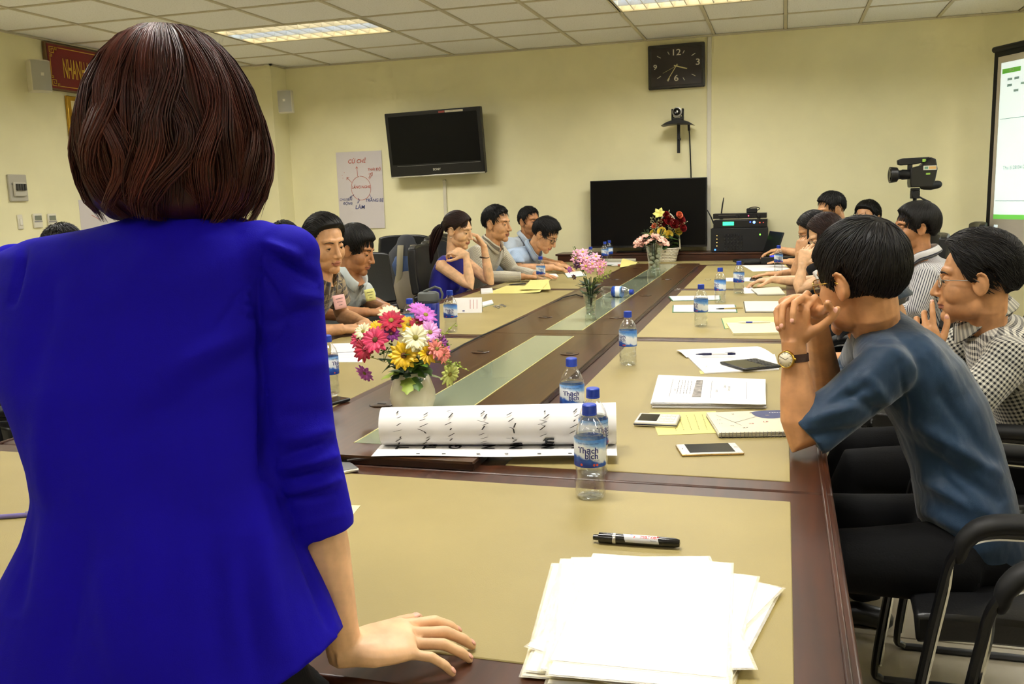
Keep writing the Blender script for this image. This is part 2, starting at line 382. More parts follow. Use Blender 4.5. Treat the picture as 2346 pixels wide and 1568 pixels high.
for (a, b) in ((1.852, 3.732), (3.736, 7.60)):
    m_ = MB(); m_.bb((PX0, a, TZ-.002), (-1.0, b, PZ)); m_.bb((-.83, a, TZ-.002), (PX1, b, PZ)); m_.bb((-1.0, a, TZ-.002), (-.83, a+.10, PZ)); m_.bb((-1.0, b-.06, TZ-.002), (-.83, b, PZ)); m_.bb((-1.0, a, TZ-.002), (-.83, b, PZ-.008))
    m_.build('centre_panel', PANELW, tb, world=True, smooth=False)
    GL = pm('frosted_glass', (148, 158, 132), .12, spec=.6, coat=.5)
    MB().bb((-.998, a+.102, PZ-.007), (-.832, b-.062, PZ+.0005)).build('glass_strip', GL, tb, world=True, smooth=False)
    GE = pm('glass_edge', (205, 198, 130), .3)
    m_ = MB()
    for x in (-.999, -.835): m_.bb((x, a+.102, PZ-.006), (x+.004, b-.062, PZ+.001))
    m_.build('glass_edge', GE, tb, world=True, smooth=False)
m_ = MB(); m_.bb((PX1-.004, 1.85, TZ), (PX1+.004, 7.6, PZ-.004)); m_.bb((PX0-.004, 1.85, TZ), (PX0+.004, 7.6, PZ-.004)); m_.bb((PX0, 1.846, TZ), (PX1, 1.854, PZ-.004))
m_.build('panel_edge', pm('panel_edge', (40, 20, 10), .25, coat=.6), tb, world=True)
g0 = None
for x in (-1.105, -.755):
    for y in (2.35, 3.25, 4.25, 5.2, 6.2, 7.15):
        if g0 is None:
            m_ = MB(); m_.lathe([(.0, 0), (.034, 0), (.036, .002), (.034, .0035), (.024, .003), (.0, .003)], 20, cap=False)
            g0 = m_.build('cable_grommet', pm('grommet', (70, 46, 24), .3), tb, loc=np.array([x, y, PZ])-np.array(tb.location)); q = MB().bb((-.012, -.004, .002), (.012, .004, .0038)).build('slot', BLACKM, g0)
        else: dup(g0, tb, loc=np.array([x, y, PZ])-np.array(tb.location))
for y in (1.4, 3.6, 5.6, 7.7):
    m_ = MB(); m_.bb((-1.5, y-.03, 0), (-.4, y+.03, .705)); m_.build('leg_panel', WOODX, tb, world=True, bevel=.004)
# console behind the table end
cs = thing('console', 'low brown wooden console against the back wall under the large television', 'console', (-.94, 8.34, 0))
MB().bb((-2.0, 8.195, 0), (.14, 8.475, .80)).build('body', WOODX, cs, world=True, bevel=.004)
MB().bb((-2.02, 8.19, .80), (.16, 8.478, .8175)).build('top', WOODX, cs, world=True, bevel=.004)
# ------------------------------------------------------------------ things on and at the walls
def lw(px, py, x=-5.70):
    d = ray(px, py); return CAM+d*(x/d[0])
# wall television, tilted forward
a, b, c, d = wp(885, 258, 8.30), wp(1103, 246, 8.30), wp(900, 407, 8.36), wp(1111, 398, 8.36)
W_, H_ = .97, .615; ctr = (a+b+c+d)/4
tv = thing('wall_television', 'black flat television with silver bottom edge tilted forward on a wall bracket', 'television', ctr, (R(6), R(-1.2), 0))
MB().box((0, 0, 0), (W_, .07, H_)).build('casing', BLACKP, tv, bevel=.008)
MB().box((0, -.036, .045), (W_-.07, .004, H_-.16)).build('screen', pm('matte_screen', (4, 4, 5), .35, spec=.2), tv)
MB().box((.02, -.037, -.198), (W_-.12, .004, .004)).build('bezel_line', pm('grey_line', (110, 110, 112), .3), tv)
MB().box((0, -.034, -H_/2+.008), (W_-.01, .012, .014)).build('bottom_strip', pm('silver', (210, 208, 198), .25, metal=.7), tv, bevel=.003)
MB().text('SONY', .03, lambda x, y, z: (x, -.0372, y-.245), bold=.01).build('lettering', TRIMW, tv)
MB().box((.10, -.037, H_/2-.022), (.06, .002, .018)).build('red_sticker', pm('sticker_red', (150, 60, 50), .5), tv)
m_ = MB().box((.225, -.037, H_/2-.022), (.18, .002, .018)); m_.k = 1; m_.text('XXXX', .012, lambda x, y, z: (x+.20, -.0385, y+H_/2-.022)); m_.build('white_sticker', [pm('sticker_cream', (205, 195, 170), .5), pm('sticker_ink', (90, 70, 50), .5)], tv)
m_ = MB().box((0, .09, .05), (.3, .12, .02)).box((0, .1, -.05), (.3, .1, .02)).box((0, .15, 0), (.34, .02, .3)); m_.build('bracket', BLACKM, tv)
q = wp(1019, 420); tag(MB().bb((q[0]-.016, 8.468, .12), (q[0]+.016, 8.486, q[2]+.03)).build('cable_trunking', CREAM, bevel=.003), 'thin cream cable trunking running down the wall below the tilted television', 'trunking')
# flip chart sheet on the wall with the mind map
fl = thing('flipchart_sheet', 'white flipchart sheet with a red circle mind map taped to the back wall', 'poster', wp(826, 436, 8.478))
PW = .50; PH = .765
MB().sheet(lambda u, v: ((u-.5)*PW, -.002-.004*math.sin(u*3)*(1-v), (v-.5)*PH), 8, 8, .0008).build('paper', pm('poster_paper', (212, 205, 205), .7), fl)
RED = pm('red_ink', (196, 92, 70), .6); BLU = pm('blue_ink', (62, 72, 132), .6); INK = pm('black_ink', (22, 22, 24), .5)
def onp(ox, oy, slant=.18): return lambda x, y, z: (ox+x+slant*y, -.0075, oy+y)
def stroke(m, pts, wd=.004, y=-.0075):
    for (x0, z0), (x1, z1) in zip(pts, pts[1:]):
        d_ = np.array([x1-x0, z1-z0]); L = np.hypot(*d_); n_ = np.array([-d_[1], d_[0]])/max(L, 1e-6)*wd/2
        m.add([(x0-n_[0], y, z0-n_[1]), (x1-n_[0], y, z1-n_[1]), (x1+n_[0], y, z1+n_[1]), (x0+n_[0], y, z0+n_[1])], [(0, 1, 2, 3)])
m_ = MB()
circ = [(.01+.108*math.cos(t), .02+.118*math.sin(t)) for t in np.linspace(1.7, 1.7+6.2, 40)]; stroke(m_, circ, .0035)
stroke(m_, [(-.02, .14), (-.025, .235)]); stroke(m_, [(-.038, .215), (-.025, .235), (-.012, .215)])
stroke(m_, [(.10, .115), (.125, .16)]); stroke(m_, [(.108, .105), (.137, .15)]); stroke(m_, [(.10, .155), (.145, .17), (.14, .135)])
stroke(m_, [(-.09, .08), (-.14, .13)]); stroke(m_, [(-.142, .105), (-.14, .132), (-.115, .13)])
for x, z in ((-.165, .18), (-.19, .15), (-.185, .125)): m_.box((x, -.0075, z), (.005, .0005, .005))
m_.build('red_drawing', RED, fl)['kind'] = 'stuff'
for w_, sz, ox, oy in (('CỬ CHỈ', .055, -.02, .285), ('THÁI ĐỘ', .036, .165, .20), ('LẮNG NGHE', .036, .012, .03)): MB().text(w_, sz, onp(ox, oy), bold=.008).build('red_word', RED, fl)
for w_, sz, ox, oy in (('CHUYỂN', .034, -.165, -.09), ('ĐỘNG', .034, -.145, -.13), ('LÀM', .055, -.01, -.17), ('TRANG BỊ', .042, .150, -.105)): MB().text(w_, sz, onp(ox, oy), bold=.008).build('blue_word', BLU, fl)
m_ = MB()
stroke(m_, [(-.07, -.04), (-.115, -.07)]); stroke(m_, [(-.095, -.072), (-.117, -.07), (-.1, -.05)]); stroke(m_, [(-.025, -.08), (-.035, -.13), (-.01, -.1), (-.025, -.08)]); stroke(m_, [(.10, -.04), (.12, -.09)]); stroke(m_, [(.10, -.08), (.12, -.092), (.125, -.07)])
m_.build('blue_arrows', BLU, fl)['kind'] = 'stuff'
# clock
ck = thing('wall_clock', 'black rectangular wall clock with white 12 3 6 9 numerals', 'clock', (wp(1486, 106)+wp(1616, 201))/2-np.array([0, .03, 0]), (0, R(-.5), 0))
CW, CH = .50, .385
MB().box((0, 0, 0), (CW, .05, CH)).build('frame', pm('clock_frame', (30, 26, 26), .2, coat=.5), ck, bevel=.012)
MB().box((0, -.026, 0), (CW-.06, .004, CH-.06)).build('dial', pm('clock_dial', (44, 36, 34), .25), ck)
WH = pm('clock_white', (205, 200, 185), .4)
for s_, x, z, sz in (('12', 0, .115, .075), ('3', .19, .02, .075), ('6', 0, -.105, .075), ('9', -.185, 0, .06)): MB().text(s_, sz, lambda X, Y, Z, x=x, z=z: (x+X*1.2, -.029, z+Y), bold=.01).build('numeral', WH, ck)
for k in range(12):
    if k % 3 == 0: continue
    t = k*math.pi/6; x, z = math.sin(t), math.cos(t); sc = 1/max(abs(x)/.165, abs(z)/.125); p = np.array([x, z])*sc
    m_ = MB(); stroke(m_, [tuple(p*.82), tuple(p*1.02)], .006, -.029); m_.build('hour_mark', WH, ck)
for nm, ang, L, wd in (('hour_hand', 107, .10, .010), ('minute_hand', 213, .145, .007), ('second_hand', 245, .13, .002)):
    t = R(ang); m_ = MB(); stroke(m_, [(-.02*math.sin(t), -.02*math.cos(t)), (L*math.sin(t), L*math.cos(t))], wd, -.031); m_.build(nm, pm('hand_cream', (205, 195, 140), .4), ck)
# conference camera on a wall bracket
p = wp(1553, 290, 8.32)
cc = thing('conference_camera', 'black and silver conference camera on a wall bracket below the clock', 'camera', (p[0], 8.33, wp(1553, 283, 8.33)[2]))
MB().prism([(-.14, -.02), (-.10, .005), (-.05, .022), (0, .027), (.05, .022), (.10, .005), (.14, -.02), (.10, -.012), (0, -.008), (-.10, -.012)], -.10, .09, np.array([[1., 0, 0], [0, 0, 1], [0, 1, 0]])).build('shelf', BLACKP, cc)
MB().box((0, .05, -.13), (.026, .02, .25)).box((0, .08, -.13), (.02, .14, .02)).build('bracket', BLACKM, cc, bevel=.003)
m_ = MB().box((-.046, -.02, .075), (.014, .06, .1)).box((.046, -.02, .075), (.014, .06, .1)).box((0, -.02, .04), (.1, .08, .03)); m_.build('yoke', BLACKP, cc, bevel=.006)
MB().lathe([(.0, -.03), (.036, -.03), (.042, -.01), (.042, .05), (.0, .06)], 24, (0, -.03, .092), rx(R(90))).build('head', pm('grey_silver', (150, 148, 142), .3, metal=.4), cc)
MB().lathe([(.0, 0), (.03, 0), (.032, .012), (.02, .018), (.0, .012)], 24, (0, -.072, .095), rx(R(90))).build('lens', BLACKG, cc)
MB().box((0, -.06, .052), (.05, .012, .018)).build('front_plate', pm('plate', (190, 186, 170), .4), cc, bevel=.003)
m_ = MB(); x_ = p[0]+.085; z_ = cc.location.z
m_.tube([(x_, 8.42, z_-.02), (x_+.005, 8.44, z_-.1), (x_+.01, 8.455, z_-.25), (x_+.016, 8.46, z_-.42), (x_+.02, 8.46, z_-.62)], .006, 8); m_.cyl((x_, 8.42, z_-.01), (x_+.002, 8.43, z_-.06), .011)
tag(m_.build('camera_cable', BLACKM), 'black cable hanging from the conference camera to the large television', 'cable')
# large television on the console
a, b, c, d = wp(1353, 416, 8.36), wp(1620, 406, 8.36), wp(1355, 567, 8.36), wp(1620, 566, 8.36)
W_, H_ = 1.055, .615; ctr = (a+b+c+d)/4
t2 = thing('large_television', 'large black television standing on the console under the clock', 'television', (ctr[0], 8.36, .818))
zc = ctr[2]-.818
MB().box((0, 0, zc), (W_, .05, H_)).build('casing', BLACKP, t2, bevel=.006)
MB().box((0, -.026, zc+.006), (W_-.02, .003, H_-.03)).build('screen', pm('matte_screen', (4, 4, 5), .35, spec=.2), t2)
MB().box((0, -.027, zc-H_/2+.006), (W_, .006, .010)).build('bottom_strip', pm('dark_steel', (60, 58, 55), .3, metal=.6), t2)
MB().box((0, .0, .006), (.56, .15, .012)).box((0, .02, zc/2-H_/4), (.12, .03, zc-H_/2+.02)).build('stand', BLACKG, t2, bevel=.004)
# audio rack and receiver
a = wp(1695, 549, 8.33)
rk = thing('audio_mixer', 'black rack mixer amplifier with rows of knobs beside the television', 'amplifier', (a[0], 8.33, .818))
RW = .455; hh = wp(1690, 530, 8.2)[2]-.818
MB().box((0, 0, .105), (RW+.02, .24, .21)).build('body', BLACKP, rk, bevel=.004)
MB().box((0, -.122, .105), (RW+.03, .006, .2)).build('front_panel', BLACKM, rk, bevel=.002)
kn = None
for i in range(6):
    for j in range(5):
        x = -.12+i*.028; z = .03+j*.03
        if kn is None: kn = MB().lathe([(.0, 0), (.009, 0), (.007, .012), (.0, .012)], 10, (0, 0, 0), rx(R(90))).build('knob', pm('knob', (40, 40, 42), .4), rk, loc=(x, -.125, z))
        else: o = kn.copy(); COL.objects.link(o); o.location = (x, -.125, z); o.parent = rk
def led(par, x, y, z, rgb, rad=.006, es=6): return MB().lathe([(.0, 0), (rad, 0), (rad*.7, .004), (.0, .005)], 10, (x, y, z), rx(R(90))).build('indicator_lamp', pm(f'led_{rgb}', rgb, .4, emit=rgb, es=es), par)
for j in range(4): led(rk, -.19, -.126, .055+j*.03, (225, 190, 110), .005, 1.2)
led(rk, -.205, -.126, .022, (40, 90, 255), .008, 8); led(rk, .175, -.126, .15, (110, 240, 60), .007, 4)
dk = thing('digital_processor', 'black rack unit with green display on top of the mixer amplifier', 'amplifier', (a[0]+.006, 8.33, 1.028))
MB().box((0, 0, .035), (RW, .24, .066)).build('body', BLACKP, dk, bevel=.003)
MB().box((-.10, -.121, .038), (.095, .004, .032)).build('display', pm('green_display', (60, 230, 160), .4, emit=(60, 235, 160), es=1.6), dk)
for x, z, rgb, q in ((.085, .048, (50, 80, 255), .006), (.118, .046, (90, 130, 255), .012), (.165, .042, (220, 60, 40), .005), (.195, .042, (160, 50, 40), .004)): led(dk, x, -.121, z, rgb, q, 6)
rc = thing('wireless_receiver', 'slim black wireless microphone receiver with two antennas on the rack', 'receiver', (a[0]+.0, 8.33, 1.108))
MB().box((0, 0, .022), (RW, .18, .044)).box((-.16, 0, -.003), (.03, .1, .006)).box((.16, 0, -.003), (.03, .1, .006)).build('body', BLACKP, rc, bevel=.003)
MB().box((-.09, -.091, .03), (.18, .003, .004)).build('silver_line', STEEL, rc); led(rc, .075, -.091, .022, (255, 60, 90), .005, 6)
for x in (-.02, .16): MB().lathe([(.0, 0), (.016, 0), (.013, .01), (.0, .01)], 14, (x, -.09, .022), rx(R(90))).build('knob', BLACKM, rc)
m_ = MB().tube([(-.165, .05, .04), (-.155, .05, .12), (-.145, .05, .18)], [.006, .006, .004], 8, rnd=True); m_.build('antenna', BLACKM, rc)
m_ = MB().tube([(-.23, .02, -.04), (-.255, .02, .02), (-.285, .02, .075)], [.006, .006, .004], 8, rnd=True); m_.build('antenna', BLACKM, rc)
ab = thing('power_adapter', 'black adapter box with coiled cable lying on the wireless receiver', 'adapter', (a[0]+.10, 8.33, 1.152))
MB().box((0, 0, .02), (.09, .06, .04)).build('body', BLACKM, ab, bevel=.006)
MB().tube([(.02+.045*math.cos(t), .01*math.sin(3*t), .035+.015*math.sin(t)) for t in np.linspace(0, 11, 40)], .004, 6).build('cord', BLACKM, ab)
# left wall: speakers, sign, breaker box, switch, thermostats
def wall_frame(px, py, x=-5.70): return lw(px, py, x)
def leftbox(name, label, cat, px, py, w_, h_, d_, mat_, bev=.006):
    p_ = lw(px, py); t = thing(name, label, cat, p_, (0, 0, R(90)))    # local x runs along the wall, -y into the room
    MB().box((0, -d_/2, 0), (w_, d_, h_)).build('body', mat_, t, bevel=bev); return t
def speaker(loc, rot, label, w_=.155, h_=.225, d_=.12):
    t = thing('wall_speaker', label, 'speaker', loc, rot, 'pale wall speakers')
    MB().prism([(-w_/2, 0), (-w_/2, -d_*.75), (-w_*.25, -d_*.95), (w_*.25, -d_*.95), (w_/2, -d_*.75), (w_/2, 0)], -h_/2, h_/2).build('cabinet', CREAM, t, bevel=.008)
    MB().prism([(-w_*.46, -d_*.8), (-w_*.22, -d_*.985), (w_*.22, -d_*.985), (w_*.46, -d_*.8)], -h_*.46, h_*.46).build('grille', pm('speaker_grille', (176, 174, 160), .6, bump=.5, bs=600), t)
    MB().box((0, -d_*1.0, .01), (.022, .004, .022)).build('badge', TRIMW, t)
    MB().box((0, .02, -.02), (.05, .06, .08)).build('bracket', CREAM, t); return t
p_ = lw(84, 177, -5.6); speaker(p_, (0, 0, R(62)), 'pale wall speaker at the upper left beside the red sign', .15, .24, .13)
p_ = wp(649, 235, 8.12); speaker((p_[0]+.04, 8.12, p_[2]), (0, R(-1), R(14)), 'small pale wall speaker in the corner beside the pillar', .14, .215, .10)
p0 = lw(96, 95); p1 = lw(100, 205); L = 1.75
sg = thing('red_sign', 'red sign board with gold lettering and border high on the left wall', 'sign', ((p0+p1)/2+np.array([.01, L/2, 0])), (0, 0, R(90)))
SH = p0[2]-p1[2]
GOLDP = pm('gold_paint', (212, 172, 60), .45); REDP = pm('sign_red', (120, 22, 26), .5)
MB().box((0, -.015, 0), (L, .03, SH)).build('frame', pm('sign_frame', (110, 84, 50), .5), sg, bevel=.004)
MB().box((0, -.031, 0), (L-.03, .004, SH-.03)).build('board', REDP, sg)
m_ = MB(); e = .036
def bar(x0, z0, x1, z1): m_.bb((min(x0, x1)-.003, -.036, min(z0, z1)-.003), (max(x0, x1)+.003, -.033, max(z0, z1)+.003))
hx, hz = L/2-e, SH/2-e
bar(-hx+.07, hz, hx, hz); bar(-hx+.07, -hz, hx, -hz); bar(-hx, -hz+.07, -hx, hz-.07); bar(hx, -hz, hx, hz)
for s_ in (-1, 1):
    z = s_*hz; q = -s_
    for (x0, a0, x1, b0) in ((0, 0, 0, .045), (0, .045, .045, .045), (.045, .045, .045, .015), (.045, .015, .02, .015), (.02, .015, .02, .03), (0, 0, .045, 0), (.045, 0, .045, .0), (.06, 0, .06, .02), (.06, .02, .075, .02), (.075, .02, .075, 0), (.075, 0, .09, 0), (.0, .06, .02, .06), (.02, .06, .02, .075), (.02, .075, 0, .075)):
        bar(-hx+x0, z+q*a0, -hx+x1, z+q*b0)
m_.build('border', GOLDP, sg, smooth=False)
MB().text('NHANH HƠN', .19, lambda x, y, z: (-L/2+.165+x*.36, -.035, y*1.15-.012), 'LEFT', bold=.012).build('lettering', GOLDP, sg)
fr = leftbox('picture_frame', 'gilt picture frame on the left wall, mostly hidden behind the woman', 'picture', 215, 290, .62, .46, .025, GOLD); MB().box((0, -.026, 0), (.54, .004, .38)).build('picture', pm('certificate', (222, 205, 150), .6), fr)
bx = leftbox('breaker_box', 'grey electrical breaker box on the left wall', 'breaker box', 38, 431, .175, .205, .02, pm('box_grey', (186, 182, 168), .5))
m_ = MB().box((0, -.03, -.01), (.12, .02, .11)); m_.build('cover', pm('box_cover', (200, 196, 182), .3), bx, bevel=.008)
for k in range(4): MB().box((-.036+k*.024, -.046, .005), (.018, .02, .05)).build('breaker', pm('breaker', (70, 68, 64), .5), bx, bevel=.002)
for s_ in (-1, 1): MB().lathe([(.0, 0), (.008, 0), (.0, .006)], 8, (s_*.06, -.021, .03), rx(R(90))).build('screw', STEEL, bx)
sw = leftbox('light_switch', 'white narrow light switch below the breaker box', 'switch', 45, 509, .05, .115, .012, TRIMW); MB().box((0, -.015, 0), (.022, .008, .05)).build('rocker', pm('rocker', (236, 232, 220), .35), sw, bevel=.002)
for px, lab in ((84, 'left one of the two air conditioner controllers on the left wall'), (117, 'right one of the two air conditioner controllers on the left wall')):
    th = leftbox('air_conditioner_controller', lab, 'thermostat', px, 506, .088, .112, .018, TRIMW); th['group'] = 'air conditioner controllers'
    MB().box((0, -.02, .022), (.066, .004, .036)).build('display', pm('lcd_grey', (126, 132, 118), .25), th, bevel=.002)
    MB().box((0, -.019, -.006), (.078, .004, .008)).build('button_strip', pm('strip_grey', (150, 150, 150), .4), th)
ps = leftbox('flipchart_sheet', 'white paper sheet on the left wall peeking out under the woman\'s hair', 'poster', 232, 540, .46, .62, .002, pm('poster_paper', (212, 205, 205), .7), 0)
MB().box((-.05, -.0025, .16), (.1, .0005, .004), ry(.4)).build('red_writing', RED, ps)
# projection screen set across the right corner
pa = wp(2280, 118, 8.05); d = ray(2346, 103); pb = CAM+d*((pa[2]-CAM[2])/d[2]); ang = math.atan2(pb[1]-pa[1], pb[0]-pa[0]); SL = 1.9
pz = wp(2268, 588, 8.05)[2]; dirv = np.array([math.cos(ang), math.sin(ang), 0])
sc_ = thing('projection_screen', 'projection screen with black border showing a spreadsheet, at the right edge', 'screen', (*(pa+dirv*SL/2)[:2], 0), (0, 0, ang))
zt, zb = pa[2], pz
BK = pm('screen_border', (12, 12, 14), .7)
MB().box((0, 0, (zt+zb)/2), (SL, .006, zt-zb)).build('border', BK, sc_, smooth=False)
MB().box((0, -.004, (zt+zb)/2), (SL-.09, .003, zt-zb-.1)).build('fabric', pm('screen_fabric', (214, 206, 190), .8), sc_, smooth=False)
iw, it, ib = SL-.17, zt-.10, zb+.30
def scr(n, c, s_, rgb, es, yy=-.0065): return MB().box((c[0], yy, c[1]), (s_[0], .001, s_[1])).build(n, pm(f'projected_{rgb}', rgb, .9, emit=rgb, es=es), sc_, smooth=False)
scr('projected_page', (0, (it+ib)/2), (iw, it-ib), (232, 246, 244), .7)
scr('ribbon_tab', (-iw/2+.11, it-.065), (.19, .035), (110, 190, 70), .4, -.0075); scr('status_bar', (0, ib+.018), (iw, .036), (120, 215, 90), .5, -.0075)
m_ = MB().text('FILE', .03, lambda x, y, z: (-iw/2+.11+x, -.0085, it-.065+y)); m_.build('ribbon_lettering', TRIMW, sc_)
PALE = pm('pale_text', (150, 178, 170), .8, emit=(150, 180, 170), es=.25)
m_ = MB().text('HOME', .032, lambda x, y, z: (-iw/2+.33+x, -.0085, it-.065+y)); m_.text('Thu 5 28/04/2016', .04, lambda x, y, z: (-iw/2+.22+x, -.0085, (it+ib)/2-.2+y))
for k in range(5): m_.box((-iw/2+.1+.07*(k % 3), -.0085, it-.13-.045*(k//2)), (.05, .0005, .018))
for z in (it-.42, ib+.14): m_.box((0, -.0085, z), (iw-.03, .0005, .004))
m_.build('spreadsheet_lettering', PALE, sc_)
m_ = MB()
for dx in (0, .022):
    for dz in (0, .022): m_.box((-iw/2+.02+dx, -.0065, ib-.055-dz), (.019, .001, .019))
m_.build('window_logo', pm('logo_white', (235, 250, 250), .8, emit=(225, 245, 250), es=.6), sc_)
MB().cyl((-SL/2-.01, 0, zt+.012), (SL/2+.01, 0, zt+.012), .022, n=14).build('top_tube', BLACKM, sc_)
MB().cyl((-SL/2, 0, zb-.012), (SL/2, 0, zb-.012), .02, n=14).build('bottom_tube', BLACKM, sc_)
m_ = MB().cyl((0, .05, 0.1), (0, .05, zt+.05), .016, n=10)
for k in range(3):
    t = k*2*math.pi/3+.5; m_.tube([(0, .05, .45), (.38*math.cos(t), .05+.38*math.sin(t), .02)], .012, 8)
m_.build('tripod_stand', BLACKM, sc_)
# video camera on a tripod
p = wp(2098, 400, 7.7)
vc = thing('video_camera', 'black shoulder video camera with label stickers on a tripod, pointing left', 'video camera', (p[0], 7.7, wp(2098, 416, 7.7)[2]), (0, 0, R(8)))
m_ = MB()
m_.prism([(-.05, -.01), (-.045, -.045), (.11, -.045), (.13, .0), (.145, .09), (.13, .165), (.09, .18), (.03, .12), (-.05, .1)], -.05, .05, np.array([[1., 0, 0], [0, 0, 1], [0, 1, 0]])); m_.build('body', BLACKP, vc, bevel=.008)
MB().prism([(-.135, .13), (-.14, .165), (-.10, .178), (.09, .182), (.1, .165), (.06, .14), (-.03, .128), (-.11, .125)], -.022, .022, np.array([[1., 0, 0], [0, 0, 1], [0, 1, 0]])).build('top_handle', BLACKM, vc, bevel=.006)
MB().box((-.045, 0, .115), (.03, .03, .05)).build('handle_post', BLACKM, vc)
MB().lathe([(.0, 0), (.036, 0), (.04, .06), (.034, .07), (.034, .085), (.056, .10), (.062, .15), (.0, .15)], 24, (-.04, 0, .055), ry(R(-90))).build('lens_barrel', BLACKP, vc)
MB().lathe([(.0, 0), (.05, 0), (.045, .01), (.0, .0)], 24, (-.185, 0, .055), ry(R(-90))).build('lens_glass', BLACKG, vc)
MB().tube([(.06, 0, -.035), (.11, 0, -.035), (.165, 0, -.028)], [.03, .034, .03], 12, rnd=True).build('shoulder_pad', BLACKM, vc)
m_ = MB().box((.087, -.052, .10), (.095, .003, .033)); m_.k = 1; m_.box((.105, -.0535, .10), (.05, .001, .02)); m_.k = 2; m_.box((.06, -.0535, .10), (.025, .001, .018))
m_.build('name_sticker', [pm('st_white', (225, 222, 205), .5), pm('st_orange', (225, 180, 110), .5), pm('st_green', (120, 165, 140), .5)], vc)
GS = pm('st_lime', (170, 215, 90), .5); MB().box((.05, -.024, .156), (.026, .004, .022)).build('green_sticker', GS, vc, bevel=.003); MB().box((.075, -.052, .055), (.03, .003, .013)).build('green_sticker', GS, vc)
tr = thing('camera_tripod', 'black tripod with pan handle carrying the video camera', 'tripod', (p[0], 7.7, 0), (0, 0, R(8))); z0 = vc.location.z-.05
m_ = MB().cyl((0, 0, z0-.02), (0, 0, z0), .034).box((0, 0, z0-.05), (.06, .05, .06)).cyl((0, -.03, z0-.05), (0, .03, z0-.05), .03); m_.build('head', BLACKM, tr, bevel=.003)
MB().tube([(.02, 0, z0-.06), (.06, 0, z0-.085), (.11, 0, z0-.115)], [.006, .007, .012], 8, rnd=True).build('pan_handle', BLACKM, tr)
MB().cyl((0, 0, .7), (0, 0, z0-.06), .014).build('column', BLACKM, tr)
for k in range(3):
    t = k*2*math.pi/3+.4; MB().tube([(.03*math.cos(t), .03*math.sin(t), .95), (.2*math.cos(t), .2*math.sin(t), .45), (.32*math.cos(t), .32*math.sin(t), .012)], [.014, .012, .01], 8).build('leg', BLACKM, tr)
# ------------------------------------------------------------------ water bottles
PET = clear('clear_plastic', (253, 254, 255), .28, .985, .06); WAT = clear('water', (250, 252, 253), .0, .99, .0)
CAPB = pm('blue_cap', (28, 62, 176), .4, bump=.0); NAVY = pm('label_navy', (30, 40, 120), .5)
def labelmat():
    t = NT('bottle_label'); c = t.coord('Object'); sp = t.node('ShaderNodeSeparateXYZ'); t.link(c, sp.inputs[0])
    an = t.math('ARCTAN2', sp.outputs[1], sp.outputs[0]); z = t.math('DIVIDE', t.math('SUBTRACT', sp.outputs[2], .068), .056)
    wv = t.math('ADD', z, t.math('MULTIPLY', t.math('SINE', t.math('ADD', an, 1.2)), .16)); n = t.noise(c, 70, 3)
    f = t.math('ADD', wv, t.math('MULTIPLY', t.math('SUBTRACT', n, .5), .30))
    t.color(t.ramp(f, [(.0, (24, 56, 150)), (.22, (40, 96, 190)), (.30, (226, 234, 244)), (.66, (240, 244, 250)), (.80, (130, 176, 226)), (1.0, (66, 126, 206))]))
    t.b.inputs['Roughness'].default_value = .35; return t.m
LABEL = labelmat()
def bottle_proto():
    t = thing('water_bottle', '', 'bottle')
    pr = [(.0, .004), (.018, .001), (.026, .0), (.030, .006), (.031, .016), (.0295, .024), (.031, .032), (.0295, .04), (.0285, .050), (.0295, .060), (.0312, .067), (.0312, .125), (.030, .132), (.026, .145), (.019, .157), (.0135, .164), (.0128, .172)]
    MB().lathe(pr, 28, cap=False).build('bottle_wall', PET, t)
    MB().lathe([(.0, .005), (.025, .004), (.029, .012), (.028, .03), (.027, .05), (.0295, .07), (.0295, .122), (.028, .13), (.0, .13)], 20, cap=False).build('water', WAT, t)
    MB().lathe([(.0318, .068), (.0320, .069), (.0320, .123), (.0318, .124)], 36, cap=False).build('label', LABEL, t)
    m_ = MB(); n = 24; prof = []
    m_.lathe([(.0, .1905), (.0125, .1905), (.0145, .1885), (.0147, .174), (.0142, .171), (.0128, .170)], 28, cap=False)
    m_.lathe([(.0150, .1695), (.0150, .1725), (.0135, .1730), (.0135, .169)], 24, cap=False); m_.build('cap', CAPB, t)
    def cyl(z0, a0): return lambda x, y, z: (.0323*math.cos(a0+x/.032), .0323*math.sin(a0+x/.032), z0+y)
    m_ = MB(); m_.text('Thạch', .0165, cyl(.103, -math.pi/2), bold=.02); m_.text('bích', .0165, cyl(.0915, -math.pi/2+.22), bold=.02); m_.text('Nước khoáng thiên nhiên', .0042, cyl(.117, -math.pi/2)); m_.text('Quà tặng từ núi đá ngàn năm', .0034, cyl(.0835, -math.pi/2+.1)); m_.build('lettering', NAVY, t)
    m_ = MB()
    for k, a0 in enumerate((-1.2, -1.0, -2.0)): m_.text('●', .007, cyl(.0735, a0))
    m_.build('seal', pm('seal_red', (200, 70, 60), .5), t)
    m_ = MB(); ca = cyl(.076, 1.2)
    for k in range(9): m_.add([ca(-.009+k*.002, -.005, 0), ca(-.009+k*.002+.0011, -.005, 0), ca(-.009+k*.002+.0011, .005, 0), ca(-.009+k*.002, .005, 0)], [(0, 1, 2, 3)])
    m_.build('barcode', INK, t); return t
b0 = bottle_proto(); first = [True]
def bottle(px, py, label, rot=0, z=TZ, top=None, loc=None, tilt=None):
    p_ = np.array(loc) if loc is not None else (tp(px, py, z) if top is None else tp(px, top, z+.19))
    L_ = (p_[0], p_[1], z+.0005); e = tilt if tilt is not None else (0, 0, rot)
    if first[0]: first[0] = False; b0.location = L_; b0.rotation_euler = e; b0['label'] = label; b0['group'] = 'mineral water bottles'; return b0
    return dup(b0, None, L_, e, label, 'mineral water bottles')
bottle(1350, 0, 'water bottle with blue cap nearest the camera in front of the rolled paper', .08, top=927)
